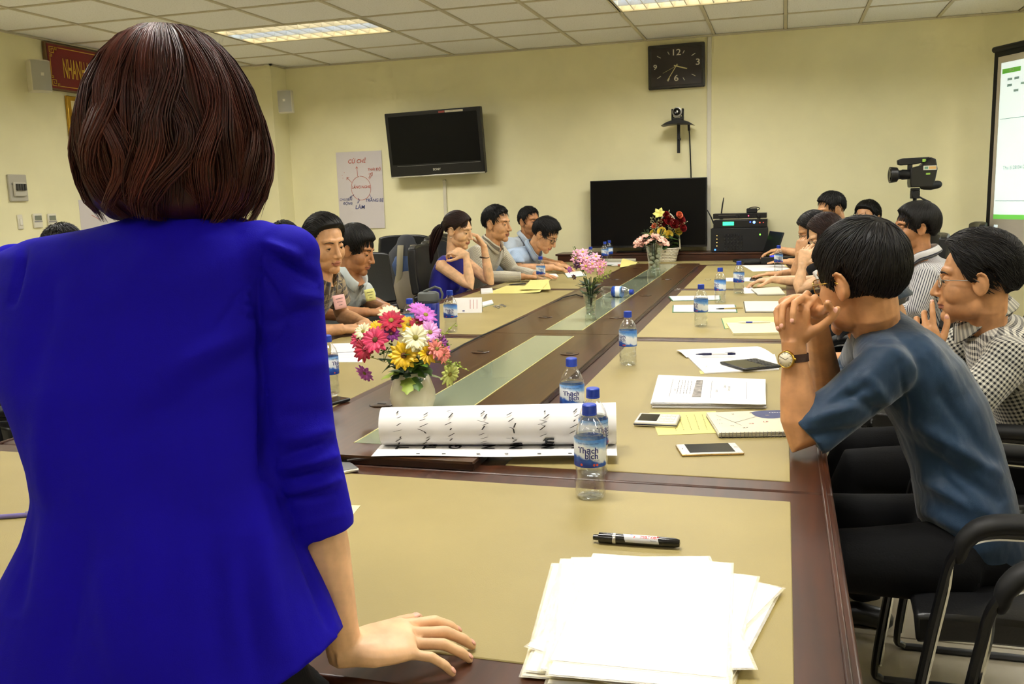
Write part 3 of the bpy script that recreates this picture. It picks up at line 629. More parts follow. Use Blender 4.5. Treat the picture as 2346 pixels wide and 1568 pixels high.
bottle(1358, 0, 'water bottle right behind the nearest one, touching the rolled paper', 1.1, top=890)
bottle(1309, 0, 'water bottle behind the paper roll, half hidden', .15, top=821)
bottle(1438, 0, 'water bottle alone on the pad right of the centre panel', -.75, top=714)
bottle(1606, 0, 'water bottle standing among folders on the right pad', -1.0, top=652)
bottle(1650, 0, 'water bottle on the right pad, third from the far end', -.8, top=614)
bottle(1693, 0, 'water bottle on the right pad beside the notebook with a hand', .3, top=599)
bottle(1784, 0, 'farthest water bottle on the right pad, in front of the laptop', .2, top=563)
bottle(1238, 0, 'water bottle by the hand of the man in the striped shirt', .4, top=588)
bottle(1398, 0, 'water bottle in front of the large television', .6, top=551, loc=(-1.5, 7.9, 0))
bottle(1405, 0, 'rear one of the two bottles in front of the large television', 1.9, loc=(-1.50, 8.12, 0))
bottle(1353, 0, 'water bottle behind the pink flowers, only its top showing', .9, top=566)
bottle(938, 0, 'left one of the bottles behind the colourful bouquet', .5, top=685)
bottle(967, 0, 'rear one of the bottles behind the colourful bouquet', 1.4, top=675)
bottle(963, 0, 'short-looking bottle between two bottles behind the bouquet', 2.2, top=692)
bottle(1030, 0, 'water bottle behind the blue sports flask', .15, top=666)
bottle(757, 905, 'water bottle on the left pad beside the woman\'s sleeve', 1.5)
q = tp(1425, 668, PZ+.032)
bottle(0, 0, 'water bottle lying on its side on the glass strip', 0, z=PZ+.032, loc=(q[0]-.115, q[1], 0), tilt=(R(90), R(20), R(78)))
# ------------------------------------------------------------------ blue sports flask
q = tp(1008, 800)
fk = thing('sports_flask', 'blue translucent sports flask with grey lid and carry loop behind the bouquet', 'flask', (q[0]-.02, q[1]-.05, TZ))
MB().lathe([(.0, 0), (.038, 0), (.042, .006), (.042, .06), (.040, .1), (.042, .15), (.043, .19), (.041, .197), (.0, .197)], 28, cap=False).build('body', pm('blue_tritan', (18, 44, 160), .18, spec=.6, coat=.5), fk)
MB().lathe([(.041, .195), (.043, .198), (.043, .204), (.041, .207)], 28, cap=False).build('ring', pm('flask_ring', (40, 44, 60), .4), fk)
MB().lathe([(.0, .238), (.034, .238), (.041, .234), (.043, .226), (.043, .206), (.0, .206)], 28, cap=False).build('lid', pm('grey_lid', (92, 96, 96), .5), fk)
MB().tube([(-.02+.0, 0, .238), (.0, 0, .246), (.03, 0, .258), (.052, 0, .25), (.06, 0, .228), (.055, 0, .21), (.042, 0, .203)], .005, 8).build('carry_loop', pm('grey_lid', (92, 96, 96), .5), fk)
m_ = MB(); stroke(m_, [(.012*math.cos(t), .15+.012*math.sin(t)) for t in np.linspace(0, 6.28, 20)], .0015, -.0435); stroke(m_, [(-.006, .132), (-.006, .118), (.006, .118), (.006, .132)], .0015, -.0435); m_.build('emblem', pm('flask_print', (90, 120, 210), .4), fk)
# ------------------------------------------------------------------ flowers
def petal_fn(L, W, cup, curl):
    def f(u, v):
        x = v*L; w_ = W*math.sin(math.pi*min(1, .08+v*.9))**.7*(u-.5)*2*.5
        return (x*math.cos(cup)-0, w_, x*math.sin(cup)+curl*v*v*L-.8*W*(u-.5)**2)
    return f
def daisy(n, L, W, mats, layers=2, cup=.35, curl=-.25, cr=.2, parent=None, name='flower', loc=(0, 0, 0), nrm=(0, 0, 1), roll=0):
    x, y, z = basis(nrm, (0, 1, .1)); B = np.stack([x, y, z], 1)@rz(roll); m_ = MB()
    for l in range(layers):
        for k in range(n):
            a = 2*math.pi*(k+.5*l)/n+random.uniform(-.06, .06); f = petal_fn(L*(1-.12*l)*random.uniform(.93, 1.05), W, cup+.22*l+random.uniform(-.08, .08), curl); Rm = B@rz(a)
            m_.sheet(lambda u, v: Rm@(np.array(f(u, v))+np.array([L*.1, 0, 0]))+np.array(loc), 2, 5)
    o = m_.build(name, mats[0], parent)
    c_ = MB().ell(np.array(loc)+B@np.array([0, 0, L*.06]), (L*cr, L*cr, L*cr*.55), B, 10, 6); c_.build('flower_centre', mats[1], o); return o
def fm(name, a, b): # petal colour, paler to the tip, from noise along the petal
    return pm(name, a, .55, var=.12, vs_=60, sheen=.2)
LEAFG = pm('leaf_green', (66, 98, 30), .5, var=.25, vs_=30); LEAFD = pm('leaf_dark', (34, 58, 24), .5, var=.25, vs_=30); LEAFY = pm('leaf_lime', (142, 160, 62), .5, var=.15, vs_=30)
def leaf(L, W, base, d_, parent, mat_, lobes=0, name='leaf', droop=.3):
    x, y, z = basis(d_, (0, 0, 1)); base = np.array(base)
    def f(u, v):
        w_ = W*(math.sin(math.pi*(.04+.93*v))**.8)*(1+.35*lobes*math.sin(v*18)); return base+z*(v*L)+x*((u-.5)*w_)+y*(-.25*abs(u-.5)*w_-droop*v*v*L)
    m_ = MB().sheet(f, 4, 10 if lobes else 6); return m_.build(name, mat_, parent)
def sprig(base, tip, parent, mat_, n=9, size=.01, name='sprig'):
    m_ = MB(); base, tip = np.array(base), np.array(tip); mid = (base+tip)/2+np.array([0, 0, .015])
    pts = [base*(1-t)**2+2*mid*t*(1-t)+tip*t*t for t in np.linspace(0, 1, 8)]; m_.tube(pts, .0009, 5)
    for k in range(n):
        t = .35+.65*k/n; p_ = base*(1-t)**2+2*mid*t*(1-t)+tip*t*t; d_ = np.array([random.uniform(-1, 1), random.uniform(-1, 1), random.uniform(-.2, 1)]); d_ /= np.linalg.norm(d_); e = p_+d_*size*1.4
        m_.tube([p_, e], .0006, 4); m_.ell(e, (size*.45, size*.45, size*.35), None, 6, 4)
    return m_.build(name, mat_, parent)
q = tp(941, 945, PZ); q = np.array([q[0], q[1]+.02, PZ])
vz = thing('flower_vase', 'white ceramic vase with a bouquet of red, yellow, white and purple daisies', 'flower vase', q)
VH = .10
MB().lathe([(.0, 0), (.04, 0), (.056, .01), (.064, .035), (.062, .06), (.052, .09), (.043, .108), (.040, .112), (.036, .108), (.038, .09), (.0, .085)], 32, cap=False).build('vase', pm('cream_ceramic', (224, 216, 190), .18, coat=.5), vz)
CR = pm('petal_crimson', (178, 30, 62), .5, var=.15, vs_=50); PK = pm('petal_pink', (206, 60, 100), .5, var=.18, vs_=50); YL = pm('petal_yellow', (232, 186, 30), .5, var=.12, vs_=50); WT = pm('petal_cream', (238, 232, 190), .5, var=.06, vs_=50); MV = pm('petal_mauve', (190, 100, 190), .5, var=.2, vs_=50); PU = pm('petal_purple', (120, 40, 120), .5, var=.2, vs_=50); SA = pm('petal_salmon', (226, 128, 118), .5, var=.15, vs_=50); LV = pm('petal_lavender', (214, 150, 205), .5, var=.12, vs_=50); LG = pm('petal_lime', (206, 214, 120), .5, var=.1, vs_=50)
CG = pm('centre_green', (140, 130, 50), .8, bump=.6, bs=300); CBR = pm('centre_brown', (96, 60, 26), .8, bump=.6, bs=300)
def fat(px, py, dy=0): # bouquet spot seen in the photo at the vase's depth, local to the vase
    d_ = ray(px, py); yy = q[1]+dy; return CAM+d_*(yy/d_[1])-q
camdir = (CAM-q)/np.linalg.norm(CAM-q); sx_ = np.array([.93, .35, 0])
for (px, py, dy, mt, ct, L_, nx, nz) in [
    (896, 735, -.01, CR, CG, .034, -.1, .9), (860, 779, -.05, PK, CBR, .036, -.35, .35), (952, 774, -.06, WT, CG, .034, .05, .15), (925, 815, -.075, YL, CBR, .036, 0, .0), (980, 810, -.05, YL, CBR, .028, .6, .0), (935, 745, .02, YL, CG, .028, .3, .9), (866, 752, .0, YL, CG, .026, -.3, .9), (832, 760, -.01, WT, CG, .024, -.6, .6), (893, 718, .03, WT, CG, .028, 0, 1.2), (836, 800, -.03, CR, CBR, .034, -.8, .2),
    (896, 765, -.03, PU, CBR, .022, .1, .4), (822, 778, .0, PK, CBR, .028, -1, .3), (975, 722, .03, MV, CG, .030, .5, 1.0), (958, 709, .05, MV, CG, .026, .2, 1.3), (985, 762, -.02, LV, CG, .030, .4, .4), (1008, 787, -.01, PU, CBR, .026, .9, .2), (1000, 800, -.04, SA, CG, .026, .8, .2), (1015, 812, -.02, SA, CG, .024, 1.0, 0), (955, 740, .03, CR, CG, .02, .2, 1), (836, 855, -.02, MV, CG, .026, -.8, -.9), (1030, 858, -.02, LG, CG, .030, .9, -.5), (968, 805, -.05, WT, CG, .022, .3, -.2), (1018, 800, .02, MV, CG, .02, 1, .4)]:
    L_ *= 1.14; nr = camdir*1.0+sx_*nx+np.array([0, 0, nz]); daisy(11, L_, L_*.42, (mt, ct), 2 if L_ > .025 else 1, parent=vz, loc=fat(px, py, dy), nrm=nr, roll=random.random()*6)
for k in range(48):
    a = random.uniform(-math.pi, math.pi)*.999; el = random.uniform(-.5, 1.3); d_ = np.array([math.cos(a), math.sin(a), el]); leaf(random.uniform(.05, .085), random.uniform(.024, .036), (.025*math.cos(a), .025*math.sin(a), VH+random.uniform(-.0, .07)), d_, vz, random.choice([LEAFG, LEAFG, LEAFD, LEAFY]), 1)
st = MB()
for k in range(14):
    a = k*.7; st.tube([(.01*math.cos(a), .01*math.sin(a), .03), (.025*math.cos(a), .025*math.sin(a), VH+.02), (.05*math.cos(a), .05*math.sin(a), VH+.07)], .0022, 5)
st.build('stems', LEAFD, vz)
for px, py, n in ((1060, 840, 12), (1075, 850, 10), (1045, 740, 8), (820, 822, 7), (1035, 790, 7), (900, 790, 7), (880, 800, 6)): sprig(fat(970 if px > 950 else 880, 830, -.02), fat(px, py, -.03), vz, LEAFY if px > 1040 or px < 830 else LEAFG, n, .008)
# ------------------------------------------------------------------ glass vases with pink flowers, basket
VGL = clear('vase_glass', (244, 250, 246), .3, .97); PEB = pm('white_pebble', (206, 202, 186), .5, var=.08, vs_=20)
def glass_vase(px, py, label, s=1.0, pebbles=True):
    p_ = tp(px, py, PZ+.001); t = thing('glass_flower_vase', label, 'flower vase', (p_[0], p_[1], PZ+.001), group=None)
    n = 24; pr = [(.028, 0), (.028, .02), (.0235, .03), (.025, .06), (.030, .1), (.037, .135)]
    MB().lathe([(.0, .0)]+[(r_*s, z*s) for r_, z in pr]+[((r_-.003)*s, z*s) for r_, z in reversed(pr[2:])]+[(.0, .024*s)], n, cap=False).build('glass', VGL, t)
    if pebbles:
        for k in range(10):
            z = .03+.0065*k; a = k*2.4; MB().ell((.013*s*math.cos(a), .013*s*math.sin(a), z*s), (.011*s, .008*s, .007*s), rz(a), 8, 6).build('pebble', PEB, t)
    return t, p_
v1, p1_ = glass_vase(1353, 733, 'clear glass vase of pink and purple daisies on the centre panel', .93)
LP = pm('petal_soft_pink', (232, 160, 186), .5, var=.08, vs_=60); DP = pm('petal_deep_purple', (74, 26, 66), .5, var=.2, vs_=60); CY = pm('centre_yellow', (196, 180, 50), .7)
def at1(P, px, py, dy, q0): d_ = ray(px, py); return CAM+d_*((q0[1]+dy)/d_[1])-q0
q1 = np.array(v1.location); cdr = (CAM-q1)/np.linalg.norm(CAM-q1)
for px, py, dy, mt, L_, nx, nz in [(1319, 592, 0, LP, .026, -.3, .6), (1337, 593, -.02, LP, .028, 0, .5), (1342, 610, -.04, LP, .026, 0, .1), (1357, 605, -.03, LP, .024, .2, .4), (1365, 588, 0, LP, .026, .3, 1), (1335, 578, .02, LP, .028, 0, 1.2), (1322, 579, .02, LP, .024, -.3, 1.2), (1374, 612, -.02, LP, .024, .5, .1), (1368, 598, -.01, LP, .022, .4, .5), (1383, 605, 0, LP, .022, .8, .3), (1322, 608, -.03, DP, .02, -.3, .2), (1330, 605, -.035, DP, .02, 0, .2), (1305, 618, 0, pm('petal_mauve', (190, 100, 190), .5), .016, -.9, 0), (1378, 594, .01, DP, .016, .6, .4), (1315, 635, -.02, DP, .014, -.7, -.5), (1345, 592, -.02, LP, .022, 0, .8), (1352, 618, -.04, LP, .02, .2, -.1), (1376, 622, -.02, LP, .02, .5, -.2)]:
    daisy(7, L_, L_*.55, (mt, CY), 1, .25, -.1, .22, v1, loc=at1(None, px, py, dy, q1), nrm=cdr+sx_*nx+np.array([0, 0, nz]), roll=random.random()*6)
for k in range(30):
    a = random.uniform(-math.pi, math.pi); z = random.uniform(.10, .19); leaf(random.uniform(.035, .06), random.uniform(.016, .026), (.012*math.cos(a), .012*math.sin(a), z), (math.cos(a), math.sin(a), random.uniform(.2, 1.2)), v1, random.choice([LEAFD, LEAFD, LEAFG]), 0)
for px, py in ((1390, 625), (1402, 622), (1312, 565), (1308, 580), (1398, 636), (1385, 612)): sprig((0, 0, .15), at1(None, px, py, -.01, q1), v1, LEAFG if px < 1350 else LEAFY, 12, .008)
m_ = MB()
for k in range(8): a = k*.8; m_.tube([(.006*math.cos(a), .006*math.sin(a), .07), (.012*math.cos(a), .012*math.sin(a), .13), (.03*math.cos(a), .03*math.sin(a), .2)], .0022, 5)
m_.build('stems', LEAFD, v1)
v2, _ = glass_vase(1499, 634, 'tall clear glass vase of small peach flowers at the far end of the glass strip', 1.75)
q2 = np.array(v2.location); PE = pm('petal_peach', (240, 178, 160), .5, var=.1, vs_=60); PE2 = pm('petal_peach_tip', (246, 214, 190), .6)
for k in range(62):
    u = random.uniform(-1, 1); v = random.random()**.7
    px = 1493+38*u; py = 556-22*math.sqrt(max(0, 1-u*u*.8))*v+9*abs(u)+random.uniform(-2, 3); daisy(6, .020, .014, (PE, PE2), 1, .4, -.3, .3, v2, loc=at1(None, px, py, random.uniform(-.12, .05), q2), nrm=cdr*.6+sx_*u*.6+np.array([0, 0, 1.]), roll=random.random()*6)
for k in range(46):
    a = random.uniform(-math.pi, math.pi); z = random.uniform(.22, .30); leaf(random.uniform(.05, .09), random.uniform(.02, .035), (.02*math.cos(a), .02*math.sin(a), z), (math.cos(a), math.sin(a), random.uniform(-.1, .9)), v2, random.choice([LEAFD, LEAFG, LEAFD]), 0)
m_ = MB()
for k in range(10): a = k*.8; m_.tube([(.01*math.cos(a), .01*math.sin(a), .10), (.02*math.cos(a), .02*math.sin(a), .22), (.07*math.cos(a), .07*math.sin(a), .33)], .003, 5)
m_.build('stems', LEAFD, v2)
# white basket with roses and a lily
qb = np.array([wp(1530, 560, 8.06)[0], 8.06, TZ])
bk = thing('flower_basket', 'white wicker basket of red and yellow roses with a lily before the television', 'flower basket', qb)
WICK = pm('white_wicker', (214, 208, 188), .6)
for k in range(9):
    z = .008+k*.0135; r_ = .066+.03*k/9; a = np.linspace(0, 2*math.pi, 41)
    m_ = MB().tube([((r_+.003*math.sin(16*t+math.pi*(k % 2)))*math.cos(t), (r_+.003*math.sin(16*t+math.pi*(k % 2)))*math.sin(t), z) for t in a], .0075, 6, cap=False); m_.build('wicker_ring', WICK, bk)
MB().lathe([(.0, 0), (.066, 0), (.094, .115), (.0, .11)], 24, cap=False).build('basket_lining', pm('lining', (150, 140, 118), .8), bk)
MB().tube([(.105*math.cos(t)*1.0, 0, .11+.31*math.sin(t)) for t in np.linspace(0, math.pi, 24)], .006, 8).build('handle', WICK, bk)
def rose(loc, r_, mt, parent, nr):
    x, y, z = basis(nr, (0, 1, .1)); B = np.stack([x, y, z], 1); m_ = MB()
    for l in range(4):
        n = (3, 4, 5, 6)[l]; rr = r_*(.3, .52, .76, 1)[l]; hh = r_*(1.1, 1.0, .85, .6)[l]
        for k in range(n):
            a0 = 2*math.pi*k/n+l*.6; wd = 2*math.pi/n*.62
            def f(u, v, a0=a0, wd=wd, rr=rr, hh=hh, l=l):
                a = a0+(u-.5)*2*wd; rad = rr*(.35+.65*v**.7)+.12*rr*v*v*(l > 1); return B@np.array([rad*math.cos(a), rad*math.sin(a), hh*v-.3*r_-.18*hh*(2*u-1)**2*v])+loc
            m_.sheet(f, 4, 4)
    return m_.build('rose', mt, parent)
RR = pm('rose_red', (128, 14, 20), .55, var=.2, vs_=40); RY = pm('rose_yellow', (232, 206, 84), .55, var=.1, vs_=40); RO = pm('rose_orange', (226, 120, 84), .55, var=.15, vs_=40); LI = pm('lily_yellow', (232, 224, 128), .5, var=.08, vs_=40)
ab_ = lambda px, py, dy=0: at1(None, px, py, dy, qb)
for px, py, mt, r_ in ((1517, 512, RR, .036), (1533, 506, RR, .038), (1545, 514, RR, .04), (1560, 504, RR, .036), (1564, 523, RR, .034), (1556, 493, RO, .03), (1499, 518, RO, .024), (1526, 492, RR, .028), (1516, 531, RY, .036), (1532, 538, RY, .036), (1554, 531, RY, .032), (1496, 534, RY, .028)):
    rose(ab_(px, py, random.uniform(-.08, 0)), r_, mt, bk, cdr+np.array([(px-1530)*.02, 0, .35]))
m_ = MB(); lc = ab_(1511, 492, -.05); B = np.stack(basis(np.array([-.1, -.7, .5])), 1)
for k in range(6):
    a = k*math.pi/3+.2; Rm = B@rz(a); f = petal_fn(.085, .038, .9, -.35); m_.sheet(lambda u, v: Rm@np.array(f(u, v))+lc, 3, 7)
m_.build('lily', LI, bk)
for k in range(46):
    a = random.uniform(-math.pi, math.pi); z = random.uniform(.11, .27); leaf(random.uniform(.06, .10), random.uniform(.03, .05), (.04*math.cos(a), .04*math.sin(a), z), (math.cos(a), math.sin(a), random.uniform(-.5, .8)), bk, random.choice([LEAFD, LEAFD, LEAFG]), 0)
WF = pm('tiny_white_flower', (214, 214, 170), .6)
for px, py in ((1490, 500), (1487, 522), (1495, 495), (1535, 492), (1545, 494), (1572, 510), (1575, 508), (1560, 512), (1540, 525), (1492, 510), (1508, 500), (1534, 480)): sprig((0, 0, .2), ab_(px, py, -.06), bk, WF, 9, .012)
# ------------------------------------------------------------------ paper, phones and pens on the table
PAP = pm('white_paper', (236, 234, 232), .6, spec=.3); PAP2 = pm('cream_paper', (226, 220, 200), .6); YEL = pm('yellow_paper', (226, 216, 132), .65); GREENC = pm('green_cover', (36, 110, 72), .5); PRN = pm('print_grey', (120, 118, 120), .6)
def quad(m_, cs, z, th=.0008):
    cs = [np.array(c_[:2]) for c_ in cs]; v = [(*c_, z) for c_ in cs]+[(*c_, z+th) for c_ in cs]; m_.add(v, [(3, 2, 1, 0), (4, 5, 6, 7), (0, 1, 5, 4), (1, 2, 6, 5), (2, 3, 7, 6), (3, 0, 4, 7)])
def pxq(pxs, z): return [tp(x, y, z) for x, y in pxs]
def bil(cs, u, v): a, b, c_, d_ = [np.array(x)[:2] for x in cs]; return (a*(1-u)+b*u)*(1-v)+(d_*(1-u)+c_*u)*v   # corners: near-left, near-right, far-right, far-left
def sheet_thing(name, label, cat, pxs, z=TZ, th=.0008, mat_=None, curl=None, group=None):
    cs = pxq(pxs, z+th); c_ = sum(np.array(x) for x in cs)/4; t = thing(name, label, cat, (c_[0], c_[1], z), group=group)
    def f(u, v): p_ = bil(cs, u, v); return (p_[0], p_[1], z+.0003+(curl(u, v) if curl else 0))
    m_ = MB().sheet(f, 10, 10, th); m_.build('paper', mat_ or PAP, t, world=True, angle=60); return t, cs
def lines(t, cs, z, mat_, rows, u0=.1, u1=.9, along='u', name='writing', wob=.25, wd=.0016):
    m_ = MB()
    for r_ in rows:
        k = u0
        while k < u1:
            L = random.uniform(.03, .10); e = min(u1, k+L); a = bil(cs, k, r_) if along == 'u' else bil(cs, r_, k); b_ = bil(cs, e, r_) if along == 'u' else bil(cs, r_, e)
            n_ = np.array([-(b_-a)[1], (b_-a)[0]]); n_ = n_/max(np.hypot(*n_), 1e-6)*wd/2; h = random.uniform(-wob, wob)*n_*4
            m_.add([(*(a-n_), z), (*(b_-n_+h), z), (*(b_+n_+h), z), (*(a+n_), z)], [(0, 1, 2, 3)]); k = e+random.uniform(.012, .03)
    return m_.build(name, mat_, t, world=True)
def lay(t, cs, z, txt, u, v, size, mat_, along='u', flip=1, name='lettering', bold=0):
    o = bil(cs, u, v); du = bil(cs, u+.01, v)-o; dv = bil(cs, u, v+.01)-o; du = du/np.hypot(*du); dv = dv/np.hypot(*dv)
    if along == 'v': du, dv = dv, -du
    m_ = MB().text(txt, size, lambda x, y, h: (*(o+du*x*flip+dv*y*flip), z), bold=bold); return m_.build(name, mat_, t, world=True)
# stack of laminated white sheets, near right
base = [tp(1255, 1512, .765), tp(1653, 1552, .765), tp(1683, 1299, .765), tp(1371, 1265, .765)]
bc = sum(base)/4; e1 = base[1]-base[0]; a0 = math.atan2(e1[1], e1[0]); SW, SD = .21, .297
PLS = clear('plastic_sleeve', (255, 252, 238), .3, .99, .4)
offs = [(.0, -.030, .02), (-.048, -.012, .10), (-.040, -.02, .05), (.028, -.03, -.15), (-.035, -.006, .08), (.035, -.035, -.23), (-.028, -.018, .0), (-.03, .0, .13), (.018, -.012, -.38), (-.02, -.01, .06), (.02, -.02, -.12), (-.022, -.01, .16), (.0, .008, .20), (0, -.03, .03), (0, 0, 0)]
W2, D2 = np.linalg.norm((base[1]-base[0]+base[2]-base[3])[:2])/2, np.linalg.norm((base[3]-base[0]+base[2]-base[1])[:2])/2
sh0 = None
for k, (ox, oy, da) in enumerate(offs):
    z = TZ+.0005+k*.0010; last = k == len(offs)-1
    lab = 'topmost blank white sheet of the near right stack' if last else 'blank white laminated sheet fanned out under the top of the near stack'
    pos = (bc[0]+ox, bc[1]+oy, z)
    if sh0 is None:
        sh0 = thing('laminated_sheet', lab, 'paper', pos, (0, 0, a0+da), 'laminated sheets in the near stack')
        MB().box((0, 0, .0004), (W2, D2, .0007)).build('paper', PAP, sh0, smooth=False); MB().box((0, 0, .0004), (W2+.008, D2+.008, .0003)).build('plastic_sleeve', PLS, sh0, smooth=False)
    else: dup(sh0, None, pos, (0, 0, a0+da), lab, 'laminated sheets in the near stack')
# marker
pa, pb = tp(1362, 1232, TZ+.009), tp(1556, 1246, TZ+.009); L = np.linalg.norm(pb-pa); mk = thing('marker_pen', 'thick black marker pen with white label lying above the paper stack', 'marker', ((pa+pb)/2*np.array([1, 1, 0])+np.array([0, 0, TZ+.0095])), (0, R(90), math.atan2((pb-pa)[1], (pb-pa)[0])))
s = L/.15
MB().lathe([(.0, -.075), (.0045, -.075), (.005, -.069), (.005, -.066), (.009, -.065), (.0095, -.045), (.0095, -.04), (.009, -.038), (.009, .04), (.0087, .042), (.0085, .065), (.006, .074), (.0, .075)], 24, cap=False).build('barrel', pm('marker_black', (10, 10, 11), .18, coat=.4), mk)
MB().lathe([(.0094, -.041), (.0098, -.04), (.0098, -.036), (.0094, -.035)], 24, cap=False).build('silver_ring', pm('silver', (210, 208, 198), .25, metal=.7), mk)
def mw(x, y, h=0): # wrap: x along the barrel, y around
    a = math.pi-y/.0092; return (.0093*math.cos(a+R(30)), .0093*math.sin(a+R(30)), x)
m_ = MB().sheet(lambda u, v: mw(-.018+.058*u-.006*v, (v-.5)*.022), 10, 8); m_.build('label', pm('marker_label', (205, 205, 205), .35), mk)
def mw2(ox, oy): return lambda x, y, h: tuple(np.array(mw(ox+x, oy+y))*np.array([1.012, 1.012, 1]))
MB().text('marker', .011, mw2(.0225, .001), bold=.02).build('red_lettering', pm('marker_red', (200, 50, 40), .4), mk)
m_ = MB().text('PERMANENT', .0035, mw2(.0225, .008)); m_.text('Plumone', .003, mw2(.03, -.006)); m_.build('small_lettering', pm('grey_print', (90, 90, 95), .5), mk)
m_ = MB().box((0, 0, 0), (.0001, .0001, .0001)); m_.v = []; m_.f = []; m_.m = []
g = mw2(-.0065, .001); m_.add([g(-.004, .004, 0), g(.0005, .004, 0), g(.0005, -.002, 0), g(-.001, -.002, 0), g(-.001, .0025, 0), g(-.004, .0025, 0)], [(0, 1, 2, 3, 4, 5)]); m_.k = 1; m_.add([g(.002, .003, 0), g(.003, .003, 0), g(.003, .0, 0), g(.005, .0, 0), g(.005, -.0025, 0), g(.002, -.004, 0)], [(0, 1, 2, 3, 4, 5)])
m_.build('logo', [pm('logo_blue', (40, 80, 200), .4), pm('marker_red', (200, 50, 40), .4)], mk)
# rolled flip chart paper
za = PZ+.0015; f0, f1 = tp(850, 1047, za), tp(1414, 1046, za); ax = (f1-f0)/np.linalg.norm(f1-f0); nb = np.array([-ax[1], ax[0], 0]); LL = np.linalg.norm(f1-f0)
rp = thing('paper_roll', 'large rolled flipchart sheet with black handwriting lying across the centre panel', 'paper roll', (*((f0+f1)/2)[:2], za))
gap = .098; 
def rollpt(u, v):   # v: 0 front edge -> flat -> once and a half around
    Lf = gap; RA = .046+.004*u; Ltot = Lf+2*math.pi*RA*1.45; s_ = v*Ltot; o_ = f0+ax*(u*LL)
    if s_ < Lf: return o_+nb*s_+np.array([0, 0, .0008+.004*math.sin(u*9)*(1-s_/Lf)*.4])
    t = (s_-Lf)/RA; rr = RA*(1-.035*t/(2*math.pi)); return o_+nb*(Lf+rr*math.sin(t))+np.array([0, 0, .0008+RA-rr*math.cos(t)])+ax*(.012*(v)*(u < .5)-.02*(v > .8)*(u > .5)*0)
MB().sheet(rollpt, 24, 72).build('paper', PAP, rp, world=True, angle=70)
def onroll(s_, xpos):   # a point slightly above the outer face, s_ measured along the surface from the visible front bottom
    RA = .0475+.004*xpos/LL; 
    if s_ < 0: return f0+ax*xpos+nb*(gap+s_)+np.array([0, 0, .0016])
    t = math.pi*2-(s_/RA+.35); rr = RA*.975+.0015; return f0+ax*xpos+nb*(gap+.0*0+rr*math.sin(t))+np.array([0, 0, .0008+RA-rr*math.cos(t)+.0006])
m_ = MB(); m2 = MB()
for k, (xx, w_) in enumerate(((.05, 'T'), (.115, 'Ta'), (.175, 'G'), (.255, 'N'), (.32, 'Nh'), (.395, 'Nân'), (.465, 'Mm'))):
    MB().text(w_, .046, lambda x, y, h, xx=xx: tuple(onroll(-.040+.0*y+x, xx+.01-y*.9)), 'LEFT', bold=.03).build('marker_word', INK, rp, world=True)
    if k: o_ = f0+ax*(xx-.012)+nb*.013; m_.add([tuple(o_+ax*a_+nb*b_+np.array([0, 0, .0026])) for a_, b_ in ((0, 0), (.009, 0), (.007, .006), (-.001, .006))], [(0, 1, 2, 3)])
    y_ = .012
    while y_ < .105:
        pts = [(xx+random.uniform(-.012, .008), y_), (xx+random.uniform(.002, .014), y_+random.uniform(.004, .012)), (xx+random.uniform(-.014, .0), y_+random.uniform(.008, .016))][:random.choice([2, 2, 3])]
        for (xa_, ya_), (xb_, yb_) in zip(pts, pts[1:]):
            A, Bp = onroll(ya_, xa_), onroll(yb_, xb_); n_ = ax*.0017; m2.add([tuple(A-n_), tuple(Bp-n_), tuple(Bp+n_), tuple(A+n_)], [(0, 1, 2, 3)])
        y_ += random.uniform(.010, .018)
m_.build('bullet_marks', INK, rp, world=True)['kind'] = 'stuff'; hw_ = m2.build('handwriting', pm('faded_ink', (52, 49, 46), .6), rp, world=True); hw_['kind'] = 'stuff'
# phones
def phone(name, label, pxs, th=.008, body=None, screen=(.09, .91, .05, .95), z=TZ):
    cs = pxq(pxs, z+th); c_ = sum(cs)/4; t = thing(name, label, 'phone', (c_[0], c_[1], z)); e = cs[1]-cs[0]; f = cs[3]-cs[0]
    L_, W_ = np.linalg.norm((cs[1]-cs[0]+cs[2]-cs[3])[:2])/2, np.linalg.norm((cs[3]-cs[0]+cs[2]-cs[1])[:2])/2; t.rotation_euler = (0, 0, math.atan2(e[1], e[0]))
    MB().box((0, 0, th/2), (L_, W_, th)).build('body', body, t, bevel=min(th*.45, .004), seg=3)
    u0, u1, v0, v1_ = screen; MB().bb((L_*(u0-.5), W_*(v0-.5), th), (L_*(u1-.5), W_*(v1_-.5), th+.0004)).build('screen', BLACKG, t); return t, L_, W_
ip, L_, W_ = phone('smartphone', 'white and gold smartphone with black screen lying alone on the right pad', [(1556, 1040), (1700, 1036), (1692, 1016), (1553, 1016)], .008, pm('white_phone', (226, 222, 212), .25), (.135, .865, .06, .94))
MB().box((0, 0, .0035), (L_+.001, W_+.001, .0045)).build('gold_edge', pm('gold_metal', (196, 160, 96), .25, metal=.9), ip, bevel=.002)
MB().lathe([(.0055, .0), (.006, .0004), (.0052, .0005), (.005, .0)], 16, (L_*.435, 0, .0082), cap=False).build('home_button', pm('button_ring', (190, 186, 176), .3), ip); MB().box((-L_*.44, 0, .0083), (.0012, .009, .0004)).build('earpiece', BLACKM, ip)
